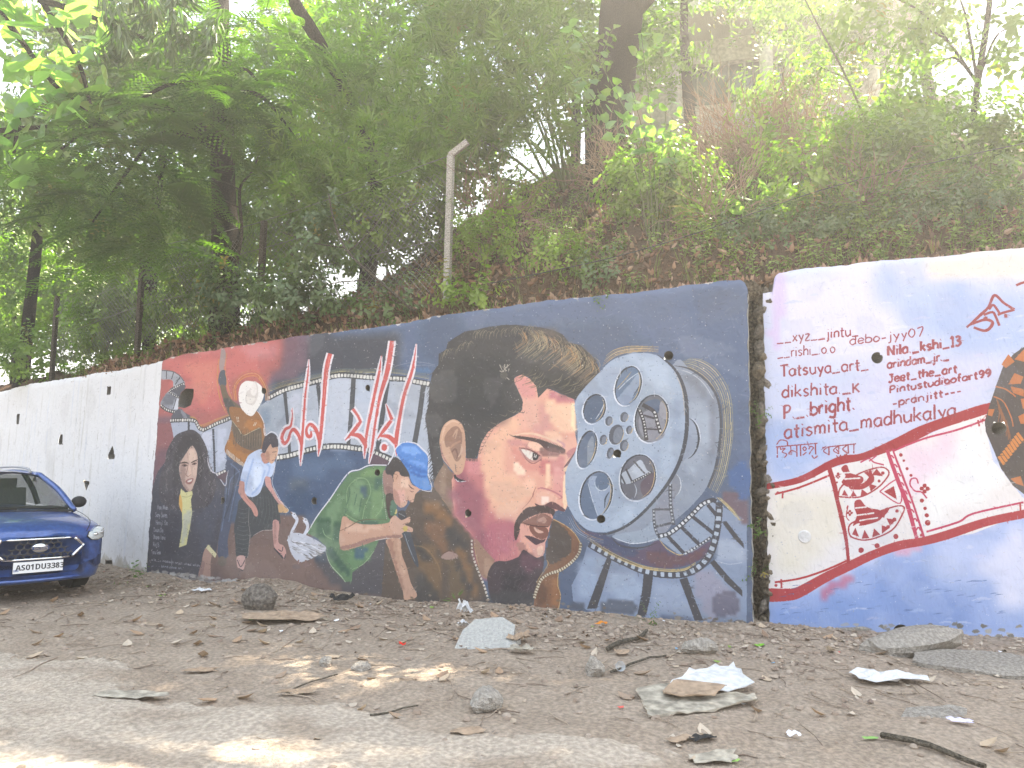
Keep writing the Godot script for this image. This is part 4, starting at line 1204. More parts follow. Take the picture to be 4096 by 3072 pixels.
		["trailing_bush", "tangled bush on the brink near the stone joint", Vector3(3.372, 4.319, -8.900), Vector3(0.50, 0.28, 0.25), 70, "ovate", Color(0.11, 0.16, 0.085), Color(0.2, 0.26, 0.13), 0.75],
		["trailing_bush", "tangled bush on the brink above the red lettering", Vector3(4.361, 4.455, -8.800), Vector3(0.60, 0.32, 0.25), 80, "ovate", Color(0.2, 0.28, 0.06), Color(0.36, 0.44, 0.1), 0.75],
		["trailing_bush", "tangled bush on the brink at the end of the red lettering", Vector3(5.386, 4.561, -8.700), Vector3(0.60, 0.32, 0.25), 80, "ovate", Color(0.11, 0.16, 0.085), Color(0.2, 0.26, 0.13), 0.75]]
	for s in list:
		t = base(s[0], s[2])
		tag(t, s[1], "shrub", "")
		o = t.position
		var ends := stems(t, Vector3.ZERO, 5 if s[3].y > 0.5 else 3, s[3] * Vector3(0.7, 1.3, 0.7), M.green_twig)
		var clumps := [[Vector3(0, s[3].y * 0.7, 0), s[3], s[4]]]
		for e in ends: clumps.append([e + Vector3(0, rr(0, 0.25), 0), Vector3(0.26, 0.26, 0.26), int(s[4] * 0.09)])
		foliage(t, s[5], M.leaf, clumps, s[6], s[7], s[8] * 0.8, s[8] * 1.3, 0.5)
	for q in [[Vector3(2.689, 4.705, -9.300), "sprawl of thin dry stems on the slope above the film reels", Vector3(0.7, 0.35, 0.3), 18],
		[Vector3(4.472, 4.822, -9.000), "sprawl of thin dry stems above the lilac wall", Vector3(0.7, 0.4, 0.3), 20],
		[Vector3(-0.215, 4.945, -10.200), "sprawl of thin dry stems on the open slope", Vector3(0.7, 0.3, 0.3), 14],
		[Vector3(3.689, 6.264, -11.200), "tangle of dry pinkish twigs below the hillside house", Vector3(1.0, 0.6, 0.5), 70],
		[Vector3(4.685, 6.119, -10.800), "tangle of dry twigs beside the broad thicket", Vector3(0.8, 0.6, 0.5), 50],
		[Vector3(1.515, 5.760, -10.800), "dry twigs around the foot of the great trunk", Vector3(0.6, 0.5, 0.4), 30]]:
		t = base("dry_bush", q[0])
		tag(t, q[1], "bush")
		foliage(t, "twigs", M.dry_leaf, [[Vector3(0, q[2].y * 0.6, 0), q[2], q[3]]], Color(0.22, 0.13, 0.09), Color(0.38, 0.26, 0.19), 0.8, 1.6, 0.4, "branches")
	for q in [["bare grey branch leaning down across the wire mesh to the wall top", Vector3(-1.323, 3.657, -9.700), [Vector3(-1.323, 3.657, -9.700), Vector3(-1.932, 4.165, -9.700), Vector3(-2.314, 4.540, -9.800), Vector3(-2.518, 4.996, -9.900), Vector3(-2.598, 5.327, -9.900)], 0.022, [[Vector3(-2.314, 4.540, -9.800), Vector3(-2.727, 4.597, -9.800), Vector3(-3.209, 4.750, -9.800)], [Vector3(-2.280, 4.476, -9.800), Vector3(-1.997, 4.808, -9.900), Vector3(-1.849, 5.145, -10.000)], [Vector3(-1.928, 4.069, -9.700), Vector3(-2.361, 4.029, -9.700), Vector3(-2.606, 3.947, -9.700)]]],
		["pale twisted branch rising beside the straight brown trunk", Vector3(-4.243, 4.618, -11.000), [Vector3(-4.243, 4.618, -11.000), Vector3(-4.191, 5.129, -11.000), Vector3(-4.261, 5.792, -11.000), Vector3(-4.087, 6.094, -11.000), Vector3(-3.997, 6.396, -11.000)], 0.030, [[Vector3(-4.261, 5.792, -11.000), Vector3(-4.468, 5.899, -11.000), Vector3(-4.650, 5.933, -11.000)], [Vector3(-4.228, 5.496, -11.000), Vector3(-4.523, 5.638, -11.000)]]],
		["slender bare stem crossing in front of the hillside house", Vector3(5.032, 6.047, -9.800), [Vector3(5.032, 6.047, -9.800), Vector3(4.619, 7.126, -9.800), Vector3(4.251, 7.882, -9.800), Vector3(4.004, 8.441, -9.800)], 0.018, [[Vector3(4.619, 7.126, -9.800), Vector3(4.170, 7.324, -9.800)]]],
		["thin bare stem standing in the leaf litter above the film reels", Vector3(1.785, 3.990, -9.000), [Vector3(1.785, 3.990, -9.000), Vector3(1.757, 4.227, -9.000), Vector3(1.689, 4.496, -9.100), Vector3(1.619, 4.957, -9.200)], 0.012, [[Vector3(1.757, 4.257, -9.000), Vector3(1.925, 4.622, -9.100)]]]]:
		t = base("bare_branch", q[1])
		tag(t, q[0], "branch")
		var pts: Array = q[2]
		trunk(t, pts.map(func(p: Vector3) -> Vector3: return p - q[1]), q[3], q[3] * 0.4, M.pale_bark, "stem", 6)
		for e in q[4]: trunk(t, e.map(func(p: Vector3) -> Vector3: return p - q[1]), q[3] * 0.5, q[3] * 0.2, M.pale_bark, "side_twig", 5)


func build_ground_plants() -> void:
	# low plants and fallen leaves over the bank
	var spots := []
	var cols := []
	var dry := []
	var dcol := []
	var grass := []
	var gcol := []
	for i in 14000:
		var x := rr(-9.5, 6.2)
		var s := pow(randf(), 1.7) * 8.0
		var z := along(WALL_LINE, x, 1) - 0.3 - s
		var patch := noise.get_noise_2d(x * 4 + 20, z * 4) + 0.25 * clampf((x - 2.0) / 2.0, -1.0, 1.0)
		var p := on_bank(x, z)
		if patch > 0.04 + (0.1 if s < 0.5 and x < 2.4 else -0.06) and randf() < 0.62:
			spots.append(Transform3D(facing(Vector3(rr(-0.7, 0.7), 1, rr(-0.3, 0.9)), rr(0, TAU)).scaled(Vector3.ONE * rr(0.7, 1.8)), p - Vector3(0, 0.02, 0)))
			cols.append(Color(0.15, 0.21, 0.055).lerp(Color(0.33, 0.4, 0.1), randf()))
		elif randf() < 0.12:
			grass.append(Transform3D(facing(Vector3(rr(-0.4, 0.4), 1, rr(-0.2, 0.5)), rr(0, TAU)).scaled(Vector3.ONE * rr(0.5, 1.2)), p))
			gcol.append(Color(0.12, 0.17, 0.04).lerp(Color(0.3, 0.28, 0.1), randf()))
	for i in 15000:
		var x := rr(-8, 6.2)
		var s := pow(randf(), 2.2) * 6.0
		var p := on_bank(x, along(WALL_LINE, x, 1) - 0.12 - s)
		dry.append(Transform3D(facing(Vector3(rr(-1, 1), rr(0.2, 1.2), rr(-1, 1)), rr(0, TAU)).scaled(Vector3.ONE * rr(0.5, 1.2)), p + Vector3(0, rr(0, 0.03), 0)))
		dcol.append([Color(0.2, 0.11, 0.065), Color(0.3, 0.18, 0.11), Color(0.13, 0.075, 0.05), Color(0.38, 0.26, 0.18), Color(0.24, 0.13, 0.08)].pick_random())
	tag(scatter("undergrowth", null, "small", M.leaf, spots, cols), "low green weeds growing all over the sloping bank", "weeds", "", "stuff")
	tag(scatter("leaf_litter", null, "curl", M.dry_leaf, dry, dcol), "fallen brown leaves lying thickly over the bank", "leaves", "", "stuff")
	tag(scatter("bank_grass", null, "grass", M.leaf, grass, gcol), "thin grass tufts scattered between weeds on the bank", "grass", "", "stuff")
	# small plants rooted in the wall, the joint and at its foot
	for q in [["small green weed growing out of the painted wall above the film reels", Vector3(1.067, 3.518, -8.512), 0.10, "small", 7],
		["tiny fern growing in the stone joint", Vector3(2.680, 2.221, -8.007), 0.06, "small", 5],
		["grey green weed low in the stone joint", Vector3(2.624, 1.013, -8.027), 0.06, "small", 5],
		["small weed near the bottom of the stone joint", Vector3(2.637, 0.510, -8.022), 0.06, "small", 5],
		["small grass tuft at the foot of the brown painted coat", Vector3(-0.605, 0.020, -8.917), 0.10, "grass", 4],
		["small weed at the corner of the whitewashed wall foot", Vector3(-4.815, 0.000, -9.907), 0.14, "ovate", 4],
		["small weed at the foot of the film ribbon", Vector3(1.487, 0.000, -8.051), 0.08, "small", 5]]:
		var t := base("wall_weed", q[1])
		tag(t, q[0], "plant")
		foliage(t, q[3], M.leaf, [[Vector3(0, q[2] * 0.4, 0.03), Vector3(q[2], q[2], q[2] * 0.5), q[4]]], Color(0.1, 0.17, 0.04), Color(0.17, 0.26, 0.07), 0.5, 0.8, 0.4)


# ---------------------------------------------------------------- the car
func lens_patch(outline: Array, lift: float) -> ArrayMesh:
	# a patch that follows the rounded nose of the car
	var st := tool()
	var flat := PackedVector2Array(outline)
	var mid := Vector2.ZERO
	for p in flat: mid += p / flat.size()
	var on := func(p: Vector2) -> Vector3: return Vector3(p.x, p.y, nose(absf(p.x), p.y) + lift)
	for i in flat.size():
		var a := flat[i]
		var b := flat[(i + 1) % flat.size()]
		for k in 4:
			var s := k / 4.0
			var e := (k + 1) / 4.0
			for h in 2:
				var c := a.lerp(b, h * 0.5)
				var d := a.lerp(b, h * 0.5 + 0.5)
				quad(st, on.call(mid.lerp(c, s)), on.call(mid.lerp(d, s)), on.call(mid.lerp(d, e)), on.call(mid.lerp(c, e)))
	return done(st)


const STATIONS := [[1.90, 0.46, 0.70, 0.31], [1.885, 0.56, 0.74, 0.26], [1.84, 0.66, 0.79, 0.22], [1.76, 0.735, 0.83, 0.20], [1.62, 0.785, 0.865, 0.19], [1.4, 0.81, 0.9, 0.19], [1.1, 0.82, 0.935, 0.2], [0.85, 0.82, 0.965, 0.2], [0.0, 0.82, 0.98, 0.2], [-1.2, 0.82, 1.0, 0.22], [-1.6, 0.8, 0.98, 0.25], [-1.85, 0.7, 0.9, 0.3], [-1.9, 0.55, 0.8, 0.35]]


func nose(x: float, y: float) -> float:
	var z := 1.9
	for i in 6:
		if x > STATIONS[i][1]: z = lerpf(STATIONS[i][0], STATIONS[i + 1][0], clampf((x - STATIONS[i][1]) / (STATIONS[i + 1][1] - STATIONS[i][1]), 0, 1))
	for i in 5:
		if y > STATIONS[i][2] - 0.04: z = minf(z, lerpf(STATIONS[i][0], STATIONS[i + 1][0], clampf((y + 0.04 - STATIONS[i][2]) / (STATIONS[i + 1][2] - STATIONS[i][2]), 0, 1)))
	return z


func build_car() -> void:
	var car := base("parked_car", Vector3(-6.776, 0.000, -9.661), 0.9076)
	tag(car, "blue hatchback car with chrome framed grille parked by the whitewashed wall", "car")
	var blue := plain(dye(0.05, 0.115, 0.38), 0.32, 0.5)
	blue.metallic = 0.25
	blue.clearcoat_enabled = true
	blue.clearcoat = 0.8
	blue.clearcoat_roughness = 0.08
	var dusty := speckle(0.02, 0.8, 1.0, 91)
	rough_skin(blue, dusty, null, 1.5, 0)
	var black := plain(dye(0.025, 0.025, 0.027), 0.55, 0.4)
	var chrome := plain(dye(0.75, 0.75, 0.76), 0.12, 0.5)
	chrome.metallic = 1.0
	var glass := plain(Color(0.16, 0.2, 0.2, 0.42), 0.03, 0.5)
	glass.transparency = BaseMaterial3D.TRANSPARENCY_ALPHA
	var st := tool()
	st.set_smooth_group(1)
	var rings := []
	for s in STATIONS:
		var ring := []
		var w: float = s[1]
		var t: float = s[2]
		var b: float = s[3]
		for p in [[0.0, 0.022], [0.35, 0.018], [0.62, 0.006], [0.8, -0.012], [0.92, -0.045], [0.985, -0.11], [1.0, -0.2], [1.0, -0.32]]: ring.append(Vector3(p[0] * w, t + p[1], s[0]))
		for p in [[0.985, 0.2], [0.97, 0.1], [0.93, 0.03], [0.84, 0.0], [0.0, -0.01]]: ring.append(Vector3(p[0] * w, b + p[1], s[0]))
		rings.append(ring)
	for i in rings.size() - 1:
		for k in rings[i].size() - 1:
			quad(st, rings[i][k], rings[i][k + 1], rings[i + 1][k + 1], rings[i + 1][k])
			var f := Vector3(-1, 1, 1)
			quad(st, rings[i][k] * f, rings[i + 1][k] * f, rings[i + 1][k + 1] * f, rings[i][k + 1] * f)
	for e in [0, rings.size() - 1]:
		for k in rings[e].size() - 1:
			var f := Vector3(-1, 1, 1)
			quad(st, rings[e][k], rings[e][k + 1], rings[e][k + 1] * f, rings[e][k] * f)
	piece("body", done(st), blue, car)
	# bonnet seam and shut lines
	st = tool()
	for s in [-1.0, 1.0]: tube(st, bend([Vector3(s * 0.5, 0.762, 1.875), Vector3(s * 0.62, 0.86, 1.66), Vector3(s * 0.7, 0.92, 1.25), Vector3(s * 0.72, 0.965, 0.9)], 5), ramp(0.004, 0.004, 16), 4)
	piece("bonnet_seam", done(st), black, car)
	# roof, pillars
	st = tool()
	st.set_smooth_group(1)
	var roof := []
	for i in 9:
		var row := []
		var z := lerpf(0.22, -1.45, i / 8.0)
		for k in 9:
			var x := lerpf(-1, 1, k / 8.0)
			row.append(Vector3(x * lerpf(0.55, 0.53, i / 8.0), 1.385 + 0.045 * sin(PI * (0.12 + 0.8 * i / 8.0)) + 0.025 * (1 - x * x) - 0.03 * pow(absf(x), 6), z))
		roof.append(row)
	for i in 8:
		for k in 8: quad(st, roof[i][k], roof[i + 1][k], roof[i + 1][k + 1], roof[i][k + 1])
	piece("roof", done(st), blue, car)
	for s in [-1.0, 1.0]:
		for p in [[[Vector3(s * 0.70, 0.955, 0.98), Vector3(s * 0.635, 1.2, 0.62), Vector3(s * 0.545, 1.385, 0.22)], 0.036, blue], [[Vector3(s * 0.545, 1.385, 0.22), Vector3(s * 0.54, 1.42, -0.6), Vector3(s * 0.53, 1.385, -1.45)], 0.034, blue], [[Vector3(s * 0.53, 1.385, -1.45), Vector3(s * 0.64, 1.2, -1.65), Vector3(s * 0.7, 0.98, -1.72)], 0.06, blue], [[Vector3(s * 0.545, 1.4, -0.35), Vector3(s * 0.66, 1.2, -0.32), Vector3(s * 0.74, 0.98, -0.3)], 0.035, black]]:
			st = tool()
			var q := bend(p[0], 6)
			tube(st, q, ramp(p[1], p[1], q.size()), 8)
			piece("pillar", done(st), p[2], car)
		st = tool()
		var rl := bend([Vector3(s * 0.5, 1.41, 0.02), Vector3(s * 0.5, 1.465, -0.1), Vector3(s * 0.5, 1.485, -0.6), Vector3(s * 0.5, 1.46, -1.2), Vector3(s * 0.5, 1.41, -1.3)], 5)
		tube(st, rl, ramp(0.016, 0.016, rl.size()), 6)
		piece("roof_rail", done(st), plain(dye(0.3, 0.3, 0.31), 0.4, 0.5), car)
		st = tool()
		quad(st, Vector3(s * 0.72, 0.97, 0.86), Vector3(s * 0.56, 1.38, 0.16), Vector3(s * 0.55, 1.4, -1.35), Vector3(s * 0.73, 0.99, -1.6))
		piece("side_window", done(st), glass, car)
		# mirror
		var sm := SphereMesh.new()
		sm.radius = 0.5
		sm.height = 1.0
		sm.radial_segments = 20
		sm.rings = 10
		var mir := piece("wing_mirror", sm, black, car)
		mir.transform = Transform3D(Basis.from_scale(Vector3(0.19, 0.15, 0.11)), Vector3(s * 0.88, 1.045, 0.66))
		st = tool()
		tube(st, [Vector3(s * 0.72, 0.98, 0.66), Vector3(s * 0.84, 1.01, 0.66)], [0.028, 0.02], 6)
		piece("mirror_arm", done(st), black, car)
		# headlight
		var out := [Vector2(s * 0.50, 0.70), Vector2(s * 0.53, 0.745), Vector2(s * 0.60, 0.80), Vector2(s * 0.70, 0.80), Vector2(s * 0.765, 0.765), Vector2(s * 0.772, 0.72), Vector2(s * 0.74, 0.675), Vector2(s * 0.64, 0.655), Vector2(s * 0.55, 0.66)]
		var hl := piece("headlight", lens_patch(out, 0.012), plain(dye(0.62, 0.63, 0.62), 0.25, 0.6), car)
		for b in [[0.6, 0.72, 0.036], [0.69, 0.735, 0.032]]:
			var bulb := SphereMesh.new()
			bulb.radius = b[2]
			bulb.height = b[2] * 1.2
			bulb.radial_segments = 14
			bulb.rings = 7
			piece("reflector", bulb, chrome, hl).position = Vector3(s * b[0], b[1], nose(b[0], b[1]) + 0.008)
		var clear := plain(Color(0.9, 0.92, 0.92, 0.25), 0.05, 0.6)
		clear.transparency = BaseMaterial3D.TRANSPARENCY_ALPHA
		piece("lens", lens_patch(out, 0.04), clear, hl)
		st = tool()
		var rim := []
		for p in out + [out[0]]: rim.append(Vector3(p.x, p.y, nose(absf(p.x), p.y) + 0.02))
		tube(st, rim, ramp(0.007, 0.007, rim.size()), 4)
		piece("rim", done(st), black, hl)
		piece("fog_recess", lens_patch([Vector2(s * 0.60, 0.40), Vector2(s * 0.66, 0.47), Vector2(s * 0.74, 0.48), Vector2(s * 0.74, 0.36), Vector2(s * 0.64, 0.34)], 0.006), plain(dye(0.02, 0.035, 0.1), 0.4, 0.4), car)
	st = tool()
	st.set_smooth_group(1)
	for i in 8:
		for k in 8:
			var p := []
			for q in [[i, k], [i + 1, k], [i + 1, k + 1], [i, k + 1]]:
				var x: float = lerpf(-1, 1, q[0] / 8.0)
				var v: float = q[1] / 8.0
				p.append(Vector3(x * lerpf(0.68, 0.54, v), lerpf(0.965, 1.39, v), lerpf(1.0, 0.24, v) + 0.07 * (1 - x * x) * (1 - 0.5 * v)))
			quad(st, p[0], p[1], p[2], p[3])
	piece("windscreen", done(st), glass, car)
	st = tool()
	quad(st, Vector3(-0.53, 1.39, -1.45), Vector3(0.53, 1.39, -1.45), Vector3(0.66, 1.0, -1.75), Vector3(-0.66, 1.0, -1.75))
	piece("rear_window", done(st), glass, car)
	for w in [[Vector3(0.5, 0.985, 1.02), Vector3(0.1, 1.0, 1.065), Vector3(-0.28, 1.02, 1.04)], [Vector3(0.02, 0.985, 1.08), Vector3(-0.3, 0.995, 1.06), Vector3(-0.58, 1.01, 0.99)]]:
		st = tool()
		tube(st, w, [0.009, 0.009, 0.006], 5)
		piece("wiper", done(st), black, car)
	st = tool()
	box(st, Vector3(0, 0.955, 1.0), Vector3(1.3, 0.02, 0.16))
	piece("cowl", done(st), black, car)
	# cabin
	st = tool()
	box(st, Vector3(0, 0.93, 0.62), Vector3(1.34, 0.12, 0.5))
	piece("dashboard", done(st), black, car)
	var cloth := plain(dye(0.12, 0.12, 0.12), 0.9, 0.2)
	for x in [-0.34, 0.34]:
		for z in [-0.3, -1.1]:
			st = tool()
			box(st, Vector3(x, 0.95, z), Vector3(0.46, 0.5, 0.14), Basis(Vector3.RIGHT, -0.2))
			box(st, Vector3(x, 1.25, z - 0.05), Vector3(0.24, 0.16, 0.09))
			piece("seat", done(st), cloth, car)
	var wheel := TorusMesh.new()
	wheel.inner_radius = 0.155
	wheel.outer_radius = 0.185
	piece("steering_wheel", wheel, black, car).transform = Transform3D(Basis(Vector3.RIGHT, 1.1), Vector3(-0.34, 1.0, 0.3))
	# grille
	var hex := [Vector2(-0.47, 0.6), Vector2(-0.37, 0.695), Vector2(0.37, 0.695), Vector2(0.47, 0.6), Vector2(0.34, 0.48), Vector2(-0.34, 0.48)]
	var gz := func(p: Vector2) -> Vector3: return Vector3(p.x, p.y, 1.925 - 0.18 * p.x * p.x - 0.12 * (p.y - 0.55))
	var grille := base("radiator_grille_holder")
	remove_child(grille)
	grille.name = "grille"
	car.add_child(grille)
	st = tool()
	st.set_smooth_group(-1)
	for i in 6:
		for v in [gz.call(Vector2(0, 0.59)) - Vector3(0, 0, 0.02), gz.call(hex[i]) - Vector3(0, 0, 0.015), gz.call(hex[(i + 1) % 6]) - Vector3(0, 0, 0.015)]: st.add_vertex(v)
	piece("backing", done(st), plain(dye(0.012, 0.012, 0.013), 0.6, 0.4), grille)
	st = tool()
	for r in 4:
		for c in 12:
			var m := Vector2(-0.42 + c * 0.076 + (r % 2) * 0.038, 0.505 + r * 0.056)
			if not Geometry2D.is_point_in_polygon(m, PackedVector2Array(hex)): continue
			var line := []
			for k in 7: line.append(gz.call(m + Vector2.from_angle(k * TAU / 6 + PI / 6) * Vector2(0.038, 0.032)) - Vector3(0, 0, 0.006))
			tube(st, line, ramp(0.0045, 0.0045, 7), 4)
	piece("honeycomb", done(st), plain(dye(0.07, 0.07, 0.075), 0.45, 0.5), grille)
	st = tool()
	for i in 6:
		var a: Vector2 = hex[i]
		var b: Vector2 = hex[(i + 1) % 6]
		var line := []
		for k in 7: line.append(gz.call(a.lerp(b, k / 6.0)))
		var thick: float = 0.024 if i in [0, 2] else (0.02 if i in [3, 5] else 0.013)
		tube(st, line, ramp(thick, thick, 7), 8)
	piece("chrome_surround", done(st), chrome, grille)
	var badge := SphereMesh.new()
	badge.radius = 0.5
	badge.height = 1.0
	var bd := piece("badge", badge, chrome, grille)
	bd.transform = Transform3D(Basis.from_scale(Vector3(0.175, 0.098, 0.03)), Vector3(0, 0.6, 1.935))
	st = tool()
	box(st, Vector3(0, 0.6, 1.949), Vector3(0.172, 0.034, 0.012))
	piece("band", done(st), plain(dye(0.03, 0.05, 0.14), 0.3, 0.5), grille)
	var font := SystemFont.new()
	font.font_names = PackedStringArray(["Droid Sans"])
	font.font_weight = 700
	piece("lettering", words("DATSUN", font, 0.026, 0.004), chrome, grille).position = Vector3(0, 0.6, 1.957)
	# number plate
	st = tool()
	box(st, Vector3.ZERO, Vector3(0.5, 0.12, 0.012))
	var plate := piece("number_plate", done(st), plain(dye(0.78, 0.79, 0.8), 0.35, 0.5), car)
	plate.position = Vector3(0, 0.395, 1.93)
	plate.rotation.x = -0.06
	var ink := plain(dye(0.03, 0.03, 0.04), 0.5, 0.4)
	piece("lettering", words("AS01DU3383", font, 0.06, 0.003), ink, plate).position = Vector3(0.018, 0, 0.0075)
	piece("country_mark", words("IND", font, 0.02, 0.003), plain(dye(0.15, 0.2, 0.4), 0.5, 0.4), plate).position = Vector3(-0.222, -0.03, 0.0075)
	st = tool()
	tube(st, bend([Vector3(-0.7, 0.262, 1.72), Vector3(-0.4, 0.25, 1.885), Vector3(0, 0.245, 1.91), Vector3(0.4, 0.25, 1.885), Vector3(0.7, 0.262, 1.72)], 5), ramp(0.02, 0.02, 21), 6)
	piece("lower_lip", done(st), blue, car)
	for q in [Vector3(-0.7, 0.29, 1.12), Vector3(0.7, 0.29, 1.12), Vector3(-0.7, 0.29, -1.3), Vector3(0.7, 0.29, -1.3)]:
		var ty := CylinderMesh.new()
		ty.top_radius = 0.29
		ty.bottom_radius = 0.29
		ty.height = 0.18
		var wh := piece("wheel", ty, plain(dye(0.02, 0.02, 0.02), 0.9, 0.3), car)
		wh.transform = Transform3D(Basis(Vector3.BACK, PI / 2), q)
		var rm := CylinderMesh.new()
		rm.top_radius = 0.18
		rm.bottom_radius = 0.18
		rm.height = 0.19
		piece("rim", rm, plain(dye(0.4, 0.4, 0.41), 0.35, 0.5), wh)


func words(s: String, font: Font, high: float, deep: float) -> TextMesh:
	var t := TextMesh.new()
	t.text = s
	t.font = font
	t.font_size = 32
	t.pixel_size = high / 23.0
	t.depth = deep
	return t


# ---------------------------------------------------------------- stones and refuse on the ground
func rest(p: Vector3, lift := 0.0) -> Vector3:
	return Vector3(p.x, ground_y(p.x, p.z) + lift, p.z)


func crumple(w: float, d: float, amp: float, jag: float, fold := 3.0) -> ArrayMesh:
	# a thin ragged sheet with folds, about w by d
	var st := tool()
	st.set_smooth_group(-1)
	var sd := rr(0, 90)
	var ring := func(i: int, k: int) -> Vector3:
		var a := TAU * i / 20.0
		var edge := 1.0 + jag * fine.get_noise_2d(cos(a) * 1.5 + sd, sin(a) * 1.5)
		var sq := 1.0 / maxf(absf(cos(a)), absf(sin(a)))
		var p := Vector2(cos(a) * w, sin(a) * d) * 0.5 * edge * lerpf(1.0, sq, 0.7) * k / 5.0
		return Vector3(p.x, maxf(0.004, amp * (0.5 + absf(fine.get_noise_2d(p.x * fold + sd, p.y * fold)) * 1.6)), p.y)
	for k in 5:
		for i in 20:
			quad(st, ring.call(i, k), ring.call(i + 1, k), ring.call(i + 1, k + 1), ring.call(i, k + 1))
	return done(st)


